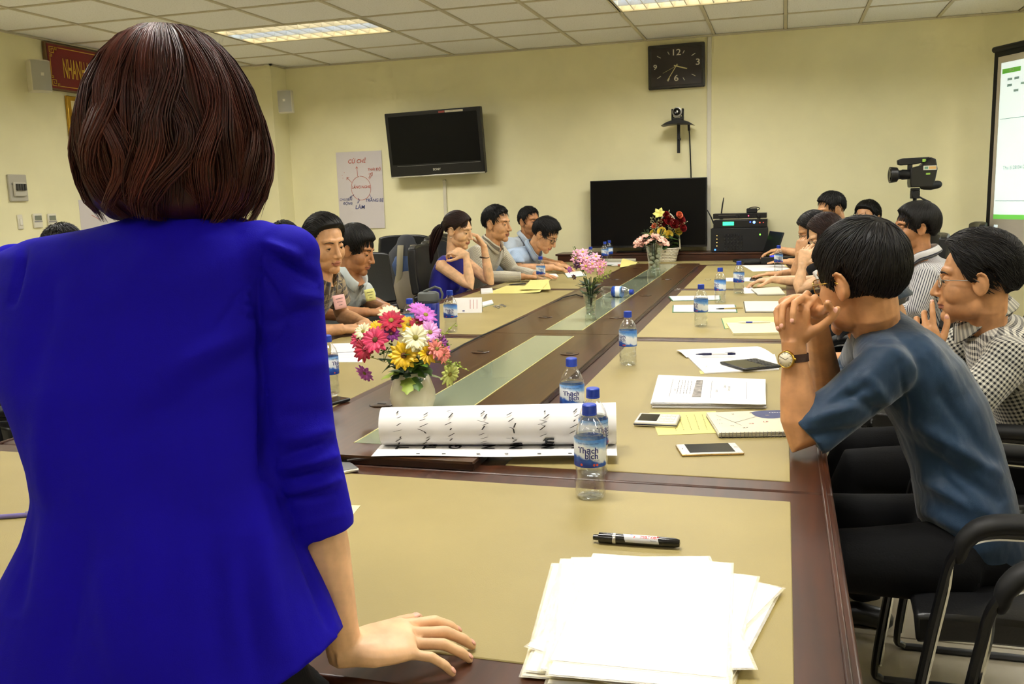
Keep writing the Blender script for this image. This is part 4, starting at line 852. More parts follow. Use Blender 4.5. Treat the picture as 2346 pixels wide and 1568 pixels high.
# yellow printed sheet, feature phone, spiral calendar, print-out stack
sy, cs = sheet_thing('printed_sheet', 'yellow printed sheet under the white button phone and the calendar', 'paper', [(1508, 998), (1655, 992), (1640, 943), (1488, 946)], mat_=YEL)
lines(sy, cs, TZ+.0016, pm('yellow_print', (150, 140, 84), .6), [.3, .42, .54, .66, .78], .15, .85, 'v', 'print')
lay(sy, cs, TZ+.0016, 'THÔNG TIN', .16, .5, .008, pm('yellow_print', (150, 140, 84), .6), 'v')
nk, L_, W_ = phone('button_phone', 'white button phone with small black screen lying on the yellow sheet', [(1462, 966), (1553, 970), (1555, 952), (1458, 943)], .013, pm('white_phone', (226, 222, 212), .25), (.07, .52, .12, .88), TZ+.001)
MB().box((0, 0, .0055), (L_+.001, W_+.001, .003)).build('dark_band', pm('navy_band', (30, 36, 70), .3), nk)
for i in range(3):
    for j in range(3): MB().box((L_*(.13+.12*i), W_*(-.28+.28*j), .0132), (L_*.09, W_*.2, .0008)).build('key', pm('key', (200, 198, 192), .4), nk, bevel=.0003, seg=1)
t, cs = sheet_thing('printout_stack', 'stack of printed slides with curled corner on the right pad', 'paper', [(1493, 934), (1752, 936), (1750, 878), (1508, 868)], th=.0016); 
z = TZ+.002
for k in range(1, 9):
    m_ = MB(); c2 = [np.array(c_)+np.array([random.uniform(-.004, .006), random.uniform(-.006, .004), 0]) for c_ in cs]; quad(m_, c2, z+k*.0016-.0016, .0009); m_.build('sheet', PAP, t, world=True, smooth=False)
z = TZ+.002+8*.0016
cs = pxq([(1493, 922), (1747, 928), (1745, 876), (1508, 868)], z)
def cf(u, v): p_ = bil(cs, u, v); return (p_[0], p_[1], z+.006*max(0, u-.8)*max(0, v-.4)*3)
MB().sheet(cf, 10, 10, .0008).build('top_sheet', PAP, t, world=True)
zz = z+.0016
for u0, u1, v0, v1_ in ((.15, .44, .22, .98), (.53, .86, .2, .96)):
    m_ = MB()
    for a_, b_ in (((u0, v0), (u1, v0)), ((u1, v0), (u1, v1_)), ((u1, v1_), (u0, v1_)), ((u0, v1_), (u0, v0))):
        A, B_ = bil(cs, *a_), bil(cs, *b_); n_ = np.array([-(B_-A)[1], (B_-A)[0]]); n_ = n_/np.hypot(*n_)*.0005; m_.add([(*(A-n_), zz), (*(B_-n_), zz), (*(B_+n_), zz), (*(A+n_), zz)], [(0, 1, 2, 3)])
    m_.build('slide_outline', PRN, t, world=True)
m_ = MB(); m_.sheet(lambda u, v: (*bil(cs, .36+.08*u+.02*v*(1-u), .24+.74*v), zz), 6, 10); m_.build('slide_picture', pm('print_photo', (128, 122, 116), .5, var=.4, vs_=60), t, world=True)
lines(t, cs, zz, PRN, [.215, .245, .275, .305, .335], .35, .95, 'v', 'print')
lay(t, cs, zz, 'Group v', .655, .72, .0115, INK, 'v'); lay(t, cs, zz, 'Vai trò của lã', .695, .62, .0115, INK, 'v'); lay(t, cs, zz, 'esaland', .58, .5, .012, PRN, 'v'); lay(t, cs, zz, 'esaland', .19, .5, .009, PRN, 'v')
z = TZ+.0012
cs0 = [(1648, 993), (1800, 990), (1800, 940), (1618, 946)]
cs = pxq(cs0, z+.012); c_ = sum(cs)/4; t = thing('spiral_calendar', 'spiral bound calendar notebook with clock picture cover beside the elbow', 'notebook', (c_[0], c_[1], z))
m_ = MB(); quad(m_, cs, z+.0005, .001); m_.build('back_cover', pm('dark_navy', (24, 28, 50), .5), t, world=True, smooth=False)
for k in range(6):
    m_ = MB(); c2 = [np.array(x)+np.array([random.uniform(-.003, .002), random.uniform(-.001, .002), 0]) for x in cs]; quad(m_, c2, z+.002+k*.0016, .0008); m_.build('page', PAP2, t, world=True, smooth=False)
m_ = MB(); quad(m_, cs, z+.0118, .0008); m_.build('cover', pm('cover_cream', (224, 214, 186), .45), t, world=True, smooth=False); zz = z+.0132
for txt, u, v, sz, mt in (('2', .32, .86, .016, INK), ('3', .55, .9, .018, INK), ('12', .1, .6, .012, PRN), ('11', .1, .42, .012, PRN), ('28', .52, .38, .014, pm('red_print', (180, 50, 50), .5)), ('15', .72, .45, .017, pm('red_print', (180, 50, 50), .5)), ('27', .42, .2, .015, INK), ('22', .24, .3, .011, PRN)): lay(t, cs, zz, txt, u, v, sz, mt, 'u', 1, 'number')
for A, B_ in (((.3, .45), (.1, .85)), ((.3, .45), (.72, .8)), ((.3, .45), (.38, .3))):
    m_ = MB(); a_, b_ = bil(cs, *A), bil(cs, *B_); n_ = np.array([-(b_-a_)[1], (b_-a_)[0]]); n_ = n_/np.hypot(*n_)*.0008; m_.add([(*(a_-n_), zz), (*(b_-n_*.5), zz), (*(b_+n_*.5), zz), (*(a_+n_), zz)], [(0, 1, 2, 3)]); m_.build('printed_hand', INK, t, world=True)
m_ = MB(); m_.add([(*bil(cs, .82+.26*math.cos(a), .92+.33*math.sin(a)*(1 if math.sin(a) < 0 else .24)), zz-.0003) for a in np.linspace(0, 6.1, 20)], [tuple(range(20))]); m_.build('blue_emblem', pm('emblem_blue', (52, 60, 110), .5), t, world=True)
lay(t, cs, zz+.0006, 'NAM', .86, .86, .014, PAP); lay(t, cs, zz+.0006, 'SAI', .76, .74, .008, pm('emblem_gold', (215, 195, 110), .5))
wire = None
for k in range(17):
    u = .03+k*.058; p_ = bil(cs, u, .0); m_ = MB().tube([(.0, .004*math.cos(a)*1.2, .0065+.0075*math.sin(a)) for a in np.linspace(0, 2*math.pi, 13)], .0007, 5, cap=False)
    if wire is None: wire = m_.build('binding_ring', STEEL, t, loc=(p_[0]-c_[0], p_[1]-c_[1], 0))
    else: o = wire.copy(); COL.objects.link(o); o.parent = t; o.location = (p_[0]-c_[0], p_[1]-c_[1], 0)
# open notebook with pen and keyboard phone
t, cs = sheet_thing('open_notebook', 'open notebook with handwritten pages under the black keyboard phone', 'notebook', [(1614, 855), (1785, 846), (1775, 812), (1576, 818)], th=.004); lines(t, cs, TZ+.0052, PRN, [.2, .35, .5, .65, .8], .08, .5, 'u', 'handwriting', wd=.0008)
q_ = pxq([(1572, 818), (1772, 812), (1735, 795), (1549, 803)], TZ+.006); MB().sheet(lambda u, v: (*bil(q_, u, v), TZ+.004+.006*math.sin(v*2.6)), 8, 8, .0008).build('left_page', PAP, t, world=True)
lines(t, q_, TZ+.0125, pm('red_print', (180, 50, 50), .5), [.35, .5, .65], .1, .3, 'u', 'red_writing', wd=.0008)
q_ = pxq([(1605, 857), (1785, 848), (1782, 843), (1602, 850)], TZ+.001); m_ = MB(); quad(m_, q_, TZ+.0004, .0008); m_.build('yellow_backing', YEL, t, world=True)
bb_, L_, W_ = phone('keyboard_phone', 'black keyboard phone lying on the open notebook', [(1690, 846), (1770, 838), (1755, 820), (1660, 827)], .009, pm('phone_grey', (60, 60, 62), .25, metal=.5), (.03, .62, .06, .94), TZ+.005)
for i in range(4):
    for j in range(7): MB().box((L_*(.17+.08*i), W_*(-.4+.133*j), .0092), (L_*.06, W_*.1, .0012)).build('key', BLACKP, bb_, bevel=.0003, seg=1)
def pen(name, label, a, b_, z, cols, r_=.0042, cat='pen'):
    pa, pb = tp(*a, z+r_), tp(*b_, z+r_); d_ = pb-pa; L = np.linalg.norm(d_); t = thing(name, label, cat, ((pa+pb)/2)*np.array([1, 1, 0])+np.array([0, 0, z+r_]), (0, R(90), math.atan2(d_[1], d_[0])))
    n = len(cols)
    for (t0, t1, mt, nm) in cols: MB().tube([(0, 0, (t0-.5)*L), (0, 0, ((t0+t1)/2-.5)*L), (0, 0, (t1-.5)*L)], [r_*(.35 if t0 == 0 else .95), r_, r_*(.8 if t1 == 1 else .95)], 10).build(nm, mt, t)
    MB().box((-r_*1.3, 0, .36*L), (.0012, .003, L*.24)).build('clip', cols[-1][2], t); return t
NVP = pm('navy_plastic', (24, 28, 70), .3)
pen('whiteboard_pen', 'white pen with dark caps lying on the open notebook', (1594, 812), (1685, 811), TZ+.0105, [(0, .4, NVP, 'cap'), (.4, .8, PAP, 'barrel'), (.8, 1, NVP, 'end_cap')], .005)
t, cs = sheet_thing('yellow_notepad', 'open yellow notepad with ruled page and pen beside the man\'s clasped hands', 'notebook', [(1680, 764), (1790, 762), (1785, 738), (1664, 740)], th=.010, mat_=pm('notepad_cream', (226, 218, 176), .6)); lines(t, cs, TZ+.0118, PRN, [.2, .4, .6, .8], .05, .9, 'u', 'handwriting', wd=.0007)
q_ = pxq([(1662, 752), (1790, 742), (1782, 726), (1654, 728)], TZ+.004); MB().sheet(lambda u, v: (*bil(q_, u, v), TZ+.001+.003*math.sin(u*3)), 8, 4, .001).build('turned_page', YEL, t, world=True); m_ = MB(); quad(m_, [np.array(x)+np.array([-.004, -.004, 0]) for x in q_], TZ+.0003, .0006); m_.build('green_cover', GREENC, t, world=True)
pen('ballpoint_pen', 'clear ballpoint pen with blue grip on the yellow notepad', (1690, 739), (1765, 738), TZ+.0115, [(0, .25, PAP2, 'tip'), (.25, .45, pm('blue_grip', (40, 50, 170), .4), 'grip'), (.45, 1, PAP2, 'barrel')], .004)
def bookish(label, pxs, th, cover, page, name='folder', cat='folder', print_=None, z=TZ):
    t, cs = sheet_thing(name, label, cat, pxs, z=z, th=.0015, mat_=cover); m_ = MB(); cs2 = [np.array(x)*.96+sum(np.array(y) for y in cs)/4*.04 for x in cs]; quad(m_, cs2, z+.0018, th); m_.build('pages', page, t, world=True, smooth=False)
    if print_: lines(t, cs2, z+.0023+th, print_, [.3, .5, .7], .08, .55, 'u', 'print', wd=.004)
    return t
RP = pm('red_print', (180, 50, 50), .5)
bookish('white folder with red print lying farthest left under the water bottles', [(1540, 690), (1651, 688), (1650, 678), (1531, 680)], .003, GREENC, PAP, print_=RP)
bookish('white folder with a pen on it, between bottle and open notebook', [(1540, 716), (1690, 716), (1685, 699), (1541, 700)], .003, GREENC, PAP, print_=pm('blue_print', (70, 90, 170), .5))
pen('ballpoint_pen', 'gold and black pen lying on the white folder', (1640, 708), (1702, 706), TZ+.005, [(0, .3, BLACKP, 'tip'), (.3, 1, pm('pen_gold', (190, 168, 110), .35, metal=.5), 'barrel')], .004)
bookish('open notebook with dark pen groove behind the clasped hands', [(1707, 716), (1800, 716), (1795, 692), (1703, 692)], .005, BLACKP, PAP2, 'open_notebook', 'notebook')
bookish('notebook under the resting hand on the right side', [(1735, 677), (1800, 676), (1785, 658), (1720, 664)], .006, BLACKP, PAP2, 'hardback_notebook', 'notebook')
sheet_thing('loose_sheet', 'loose white page curling beside the hardback notebook', 'paper', [(1705, 673), (1735, 672), (1722, 656), (1702, 660)], mat_=PAP)
t, cs = sheet_thing('loose_sheet', 'white sheet under the dark phone between the far bottles', 'paper', [(1664, 645), (1745, 645), (1740, 636), (1662, 637)], mat_=PAP)
phone('smartphone', 'dark smartphone lying on the white sheet between far bottles', [(1720, 641), (1748, 641), (1745, 635), (1718, 635)], .008, BLACKP, (.04, .96, .06, .94), TZ+.001)
t, cs = sheet_thing('open_booklet', 'open white booklet on yellow backing beside the farthest right bottle', 'notebook', [(1725, 622), (1812, 619), (1795, 607), (1700, 608)], th=.004); lines(t, cs, TZ+.0052, PRN, [.2, .4, .6, .8], .08, .9, 'u', 'print', wd=.001); m_ = MB(); quad(m_, pxq([(1724, 623), (1814, 620), (1800, 607), (1704, 609)], TZ), TZ+.0002, .0006); m_.build('yellow_backing', YEL, t, world=True)
q_ = tp(1783, 628); t = thing('key_tag', 'pink key tag with keys in front of the farthest right bottle', 'keys', (*q_[:2], TZ)); MB().box((-.03, 0, .003), (.05, .02, .005), rz(.2)).build('tag', pm('pink_tag', (196, 80, 100), .4), t, bevel=.002); m_ = MB(); [m_.box((.01+.012*k, .003*k, .004), (.03, .008, .003), rz(.5*k)) for k in range(4)]; m_.build('keys', BLACKM, t)
# laptop and mouse
q_ = np.array([-.24, 7.86, TZ])
lp = thing('laptop', 'open black laptop at the far end in front of the audio rack', 'laptop', q_, (0, 0, R(-72)))
MB().box((0, 0, .012), (.36, .25, .022)).build('base', BLACKP, lp, bevel=.004); MB().box((0, .01, .0235), (.31, .13, .001)).build('keyboard', pm('laptop_keys', (40, 40, 42), .5, bump=.6, bs=120), lp); MB().box((0, -.085, .0236), (.09, .055, .001)).build('touchpad', pm('touchpad', (60, 60, 62), .3), lp)
m_ = MB().box((0, 0, .115), (.36, .012, .24), rx(R(-18)), ); m_.v = [[x, y+.125+.035, z+.022] for x, y, z in m_.v]; m_.build('lid', BLACKP, lp, bevel=.004)
led(lp, .12, .16, .06, (40, 60, 255), .004, 5)
q_ = wp(1764, 577, 7.75); ms = thing('computer_mouse', 'yellow computer mouse with blue glow under the operator\'s hand', 'mouse', (q_[0], 7.75, TZ+.06), (0, R(15), R(20)))
m_ = MB().ell((0, 0, .012), (.048, .028, .016)); m_.build('shell', pm('mouse_yellow', (214, 200, 70), .35), ms); MB().ell((.01, -.018, .008), (.026, .014, .01)).build('light', pm('mouse_blue', (60, 70, 255), .4, emit=(60, 70, 255), es=2), ms)
bx_ = thing('notebook', 'dark folder pile under the yellow mouse at the far end', 'notebook', (q_[0]+.08, 7.75, TZ)); MB().box((0, 0, .029), (.3, .16, .056)).build('cover', BLACKM, bx_, bevel=.004)
# left side papers
t, cs = sheet_thing('yellow_sheet', 'yellow printed sheet with lifted corner before the woman in the sleeveless dress', 'paper', [(1112, 673), (1237, 672), (1262, 656), (1160, 655)], mat_=YEL, curl=lambda u, v: .05*max(0, u-.55)**2*max(0, v+.2)*4); lines(t, cs, TZ+.002, pm('yellow_print', (150, 140, 84), .6), [.2, .35, .5, .65, .8], .08, .6, 'u', 'print', wd=.0015)
q_ = pxq([(1190, 656), (1262, 660), (1257, 648), (1215, 645)], TZ+.03); MB().sheet(lambda u, v: (*bil(q_, u, v), TZ+.008+.03*v*v+.012*u), 8, 8, .0008).build('lifted_sheet', YEL, t, world=True)
bookish('small notepad near the elbow of the woman in the sleeveless dress', [(1102, 674), (1130, 672), (1128, 662), (1101, 664)], .008, PAP2, PAP, 'notepad', 'notebook')
pen('ballpoint_pen', 'black pen lying behind the yellow sheet', (1166, 653), (1204, 650), TZ, [(0, .3, BLACKP, 'tip'), (.3, 1, BLACKP, 'barrel')], .005)
pc = tp(1072, 716); nc = thing('name_card', 'white folded name card with red print standing beside the blue flask', 'card', (pc[0], pc[1], TZ), (0, 0, R(14)))
MB().sheet(lambda u, v: ((u-.5)*.155, -.032*(1-v), .0006+.078*v), 2, 2, .0008).sheet(lambda u, v: ((u-.5)*.155, .001+.03*(1-v), .0006+.078*v), 2, 2, .0008).build('card', PAP, nc)
m_ = MB(); 
for k in range(3): m_.box((.035+.018*k-.02, -.0155, .045), (.002, .0005, .05), rx(R(-22)))
m_.build('red_print', RP, nc); MB().box((-.02, -.029, .012), (.012, .0005, .006), rx(R(-22))).build('blue_print', BLU, nc)
bookish('thin white booklet behind the folded name card', [(1098, 706), (1131, 697), (1128, 690), (1098, 697)], .008, GREENC, PAP, 'booklet', 'notebook')
t, cs = sheet_thing('printed_form', 'white printed form on the left pad behind the bouquet', 'paper', [(760, 830), (830, 830), (822, 786), (758, 788)], th=.0016); lines(t, cs, TZ+.003, PRN, [.2, .35, .55, .75], .1, .9, 'u', 'print', wd=.001); m_ = MB(); a_, b_ = bil(cs, .0, .45), bil(cs, 1, .5); m_.add([(*a_, TZ+.003), (*b_, TZ+.003), (*(b_+[0, .006]), TZ+.003), (*(a_+[0, .006]), TZ+.003)], [(0, 1, 2, 3)]); m_.build('blue_line', BLU, t, world=True)
phone('smartphone', 'black smartphone with silver rim lying at the panel edge by the woman\'s sleeve', [(740, 1060), (775, 1086), (809, 1072), (772, 1040)], .008, pm('silver', (210, 208, 198), .25, metal=.7), (.03, .97, .03, .97), TZ)
phone('smartphone', 'black smartphone on the left pad beside the bottle', [(735, 925), (760, 929), (782, 912), (755, 905)], .010, BLACKP, (.05, .95, .05, .95))
sheet_thing('yellow_note', 'pale yellow paper corner showing beside the woman\'s sleeve', 'paper', [(700, 1215), (790, 1202), (826, 1159), (720, 1158)], mat_=pm('pale_note', (228, 222, 172), .6))
pen('ballpoint_pen', 'purple and silver pen at the left edge behind the standing woman', (-30, 1187), (90, 1178), TZ, [(0, .2, STEEL, 'tip'), (.2, 1, pm('purple_pen', (120, 110, 170), .3), 'barrel')], .005)
# paper clips
for px, py, lab in ((1139, 707, 'left of two bent paper clips on the left pad'), (1152, 704, 'right of two bent paper clips on the left pad'), (1622, 644, 'crumpled clear wrapper on the right pad'), (1552, 667, 'crumpled clear wrapper at the edge of the centre panel')):
    q_ = tp(px, py); t_ = MB().tube([(q_[0]+.018*math.sin(2.3*a+px), q_[1]+.02*math.cos(1.7*a), TZ+.002+.012*abs(math.sin(a*1.3))) for a in np.linspace(0, 6, 30)], .0016 if px < 1500 else .0022, 6); tag(t_.build('paper_clip' if px < 1500 else 'plastic_wrapper', STEEL if px < 1500 else PET), lab, 'clip' if px < 1500 else 'wrapper')
# folders and roll at the far left of the table
bookish('white folder with green edge before the man with glasses', [(1300, 637), (1345, 632), (1330, 622), (1292, 626)], .004, GREENC, PAP)
bookish('white folder with green spine left of the far glass vase', [(1385, 608), (1440, 606), (1450, 597), (1392, 598)], .004, GREENC, PAP)
q_ = pxq([(1420, 607), (1455, 603), (1465, 598), (1432, 596)], TZ+.03); tag(MB().sheet(lambda u, v: (*bil(q_, u, v), TZ+.01+.05*math.sin(math.pi*v)*(1-.7*u)), 8, 10, .001).build('folded_paper', YEL), 'folded yellow paper lying on the white folder by the far glass vase', 'paper')
pen('whiteboard_pen', 'white marker with black cap beside the folded yellow paper', (1401, 609), (1440, 607), TZ, [(0, .35, PAP, 'tip'), (.35, .7, pm('pen_pink', (190, 110, 90), .4), 'barrel'), (.7, 1, BLACKP, 'cap')], .009)
pa, pb = tp(1398, 592), tp(1460, 592); tag(MB().cyl((-1.62, 7.98, TZ+.018), (-1.24, 7.98, TZ+.018), .018).build('rolled_paper', pm('roll_grey', (176, 172, 150), .6)), 'grey paper roll lying before the large television', 'paper roll')
bookish('blue tablet on papers before the man with glasses', [(1268, 618), (1305, 616), (1300, 609), (1262, 611)], .010, BLACKP, pm('tablet_blue', (40, 60, 150), .3), 'tablet', 'tablet')
bookish('white sheet pile under the hand of the man in the striped shirt', [(1215, 638), (1280, 634), (1275, 628), (1210, 630)], .003, PAP2, PAP, 'loose_sheet', 'paper')
# black cable lying along the left edge of the centre panel
pts = [tp(x, y, TZ+.004) for x, y in ((755, 962), (800, 935), (860, 905), (890, 890), (980, 845), (1060, 792), (1100, 772), (1180, 737), (1240, 712), (1290, 690), (1320, 683), (1335, 688))]
pts = [np.array([min(p_[0], PX0-.006) if k < 9 else p_[0], p_[1], TZ+.006 if k < 9 else PZ+.006]) for k, p_ in enumerate(pts)]
tag(MB().tube(pts, .0035, 6).build('table_cable', BLACKM), 'black cable running along the left side of the raised centre panel', 'cable')
# ------------------------------------------------------------------ people: builders
from mathutils.bvhtree import BVHTree
def J(px, py, y): d = ray(px, py); return CAM+d*(y/d[1])       # joint seen in the photo at depth y
def remesh(m_, vox, it=3, fac=.5):
    me = bpy.data.meshes.new('tmp'); me.from_pydata(m_.v, [], m_.f); b = bmesh.new(); b.from_mesh(me); bmesh.ops.recalc_face_normals(b, faces=b.faces); b.to_mesh(me); b.free()
    o = bpy.data.objects.new('tmp', me); rm = o.modifiers.new('r', 'REMESH'); rm.mode = 'VOXEL'; rm.voxel_size = vox
    if it: sm = o.modifiers.new('s', 'SMOOTH'); sm.factor = fac; sm.iterations = it
    e = evaluated(o); bpy.data.objects.remove(o); bpy.data.meshes.remove(me)
    n = len(e.vertices); v = np.empty(n*3); e.vertices.foreach_get('co', v); v = v.reshape(-1, 3); nl = len(e.loops); li = np.empty(nl, np.int32); e.loops.foreach_get('vertex_index', li)
    f = list(map(tuple, li.reshape(-1, 4).tolist())) if nl == 4*len(e.polygons) else [tuple(p.vertices) for p in e.polygons]
    bpy.data.meshes.remove(e); return v, f
def normals(v, f):
    n = np.zeros_like(v); q = np.array([t[:3] for t in f]); c = np.cross(v[q[:, 1]]-v[q[:, 0]], v[q[:, 2]]-v[q[:, 0]])
    for k in range(3): np.add.at(n, q[:, k], c)
    return n/np.maximum(np.linalg.norm(n, axis=1, keepdims=True), 1e-12)
def emit_mesh(name, v, f, mats, parent, midx=None, attrs=None, angle=60):
    inv = np.linalg.inv(np.array(xf_of(parent))); v = np.asarray(v)@inv[:3, :3].T+inv[:3, 3]
    me = bpy.data.meshes.new(name); me.from_pydata(v.tolist(), [], f)
    for q in mats: me.materials.append(q)
    if midx is not None: me.polygons.foreach_set('material_index', midx)
    for k, a in (attrs or {}).items(): at = me.attributes.new(k, 'FLOAT', 'POINT'); at.data.foreach_set('value', np.asarray(a, np.float32))
    me.shade_smooth(); o = bpy.data.objects.new(name, me); COL.objects.link(o); o.parent = parent; return o
def vnoise(v, s, seed=0):   # cheap smooth noise from summed sines
    r_ = np.random.default_rng(seed); out = np.zeros(len(v))
    for k in range(7):
        d = r_.normal(size=3); d /= np.linalg.norm(d); out += np.sin(v@d*s*r_.uniform(.6, 1.7)+r_.uniform(0, 6.28))
    return out/7
def skinmat(name, rgb, lip):
    t = NT(name); c = t.coord('Object'); n = t.noise(c, 28, 4)
    t.color(t.ramp(n, [(.3, tuple(x*.90 for x in rgb)), (.7, tuple(min(255, x*1.06) for x in rgb))])); t.b.inputs['Roughness'].default_value = .46; t.b.inputs['Specular IOR Level'].default_value = .4
    t.b.inputs['Subsurface Weight'].default_value = 0.0; t.b.inputs['Subsurface Radius'].default_value = (.012, .005, .003); t.b.inputs['Subsurface Scale'].default_value = .5
    t.bump(t.noise(c, 420, 2), .08, .001); return t.m
SKINS = {k: skinmat('skin_'+k, c, None) for k, c in dict(light=(230, 184, 142), mid=(214, 162, 118), tan=(188, 132, 90), warm=(202, 146, 100)).items()}
LIPS = pm('lips', (182, 114, 92), .45); EYEW = pm('eye_white', (226, 220, 210), .25); IRIS = pm('iris', (24, 16, 12), .15); NAIL = pm('finger_nail', (226, 168, 148), .3)
def hairmat(name, a, b, rough=.5):
    t = NT(name); at = t.node('ShaderNodeAttribute'); at.attribute_name = 'shade'; c = t.coord('Object')
    t.color(t.mix(t.math('ADD', t.math('MULTIPLY', at.outputs['Fac'], .8), t.math('MULTIPLY', t.noise(c, 40, 3), .25)), a, b)); t.b.inputs['Roughness'].default_value = rough; t.b.inputs['Specular IOR Level'].default_value = .3; t.b.inputs['Anisotropic'].default_value = .5
    t.bump(t.noise(c, 500, 2), .15, .001); return t.m
HBLACK = hairmat('black_hair', (9, 8, 8), (26, 23, 22)); HBROWN = hairmat('dark_brown_hair', (22, 12, 9), (54, 30, 22)); HRED = hairmat('red_brown_hair', (30, 14, 12), (96, 44, 34), .38)
# -------- head, local frame: x = subject's right, y = forward, z = up, origin between the ears
CRC, CRR = np.array([0, -.014, .034]), np.array([.0765, .095, .082])
def head_pieces(m_, H, neck, fem=0.0):
    def P(p): return H[0]+H[1]@(np.array(p)*H[2])
    def E(c, r_, Rm=None): m_.ell(P(c), np.array(r_)*H[2], H[1] if Rm is None else H[1]@Rm, 20, 14)
    E(CRC, CRR); E((0, .027, -.018), (.0655-.003*fem, .062, .078)); E((0, .032, -.062), (.056-.006*fem, .055, .046)); E((0, .070, -.092), (.026-.003*fem, .023, .022))
    for s in (-1, 1):
        E((s*.033, .044, -.024), (.033, .036, .040)); E((s*.036, .014, -.060), (.022-.004*fem, .038, .036)); E((s*.012, .096, -.030), (.0085, .010, .0075))
        E((s*.0785, -.010, -.004), (.0075, .019, .031), rz(s*.35)@rx(-.15))
        m_.tube([P((s*(.080+.008*math.sin(q)), -.010+.0195*math.cos(q)*-1 if False else -.014-.018*math.cos(q), .0+.029*math.sin(q))) for q in np.linspace(-1.2, 3.0, 9)], .0042*H[2], 6)
        E((s*.030, .070, .008), (.017, .012, .014))
    m_.tube([P((0, .078, .028)), P((0, .089, .008)), P((0, .100, -.012)), P((0, .107, -.026))], np.array([.010, .0085, .0095, .0115])*H[2], 10, rnd=True)
    m_.tube([P((-.044, .058, .034)), P((-.022, .072, .036)), P((0, .074, .034)), P((.022, .072, .036)), P((.044, .058, .034))], np.array([.012, .014, .013, .014, .012])*H[2], 10, rnd=True)
    E((0, .084, -.048), (.022, .012, .014)); E((0, .0915, -.0565), (.020, .0085, .0052)); E((0, .089, -.0665), (.0175, .0088, .0062))
    nb = np.array(neck); nr = .056-.010*fem; m_.tube([P((0, -.022, -.02)), P((0, -.020, -.07)), (P((0, -.02, -.11))*.6+nb*.4), nb, nb+(nb-P((0, -.02, -.06)))*.25], [nr*1.02, nr, nr, nr*1.1, nr*1.35], 18)
def face_extras(X, H, bv, look=(0, 0), lid=.5, brow=1.0, fem=0, mouth=0):
    def P(p): return H[0]+H[1]@(np.array(p)*H[2])
    def surf(x, z, off):
        o = Vx(P((x, .25, z))); d = Vx(-H[1][:, 1]); h = bv.ray_cast(o, d)
        return None if h[0] is None else np.array(h[0])+H[1][:, 1]*off
    for s in (-1, 1):
        ec = P((s*.031, .0665, .008)); r_ = .0128*H[2]
        X.k = 2; X.ell(ec, (r_,)*3, H[1], 14, 10)
        g = H[1]@np.array([math.sin(look[0])*1.0, math.cos(look[0])*math.cos(look[1]), -math.sin(look[1])]); X.k = 3; X.ell(ec+g*r_*.72, (r_*.5,)*3, None, 12, 8)
        X.k = 0; X.ell(ec+H[1]@np.array([0, -.0003, .0090-.0058*lid])*H[2], (r_*1.22, r_*1.10, r_*.92), H[1], 16, 10); X.ell(ec+H[1]@np.array([0, -.0012, -.0118])*H[2], (r_*1.18, r_*1.06, r_*.8), H[1], 16, 10)
        X.k = 4; zl = .0085-.0058*lid-.0068; pts = []
        for q in np.linspace(-1, 1, 7):
            a = q*.95; pts.append(ec+H[1]@np.array([math.sin(a)*.0142, math.cos(a)*.0142-.0008, zl+.0040*(1-q*q)-.002])*H[2])
        X.tube(pts, np.array([.0006, .0011, .0013, .0013, .0013, .0012, .0007])*H[2], 5)
        X.k = 4; pts = [surf(s*x, z, .0004) for x, z in ((.014, .0275), (.022, .0310), (.031, .0325), (.040, .0310), (.048, .0265))]
        if all(q is not None for q in pts): X.tube(pts, np.array([.0030, .0040, .0038, .0030, .0012])*H[2]*brow*(.75 if fem else 1), 6, flat=.6)
    X.k = 4; pts = [surf(x, -.0612-.0015*math.cos(x*90)+mouth*abs(x)*.2, -.0004) for x in (-.022, -.012, 0, .012, .022)]
    if all(q is not None for q in pts): X.k = 5; X.tube(pts, .0009*H[2], 5)
def Vx(a): return V((float(a[0]), float(a[1]), float(a[2])))
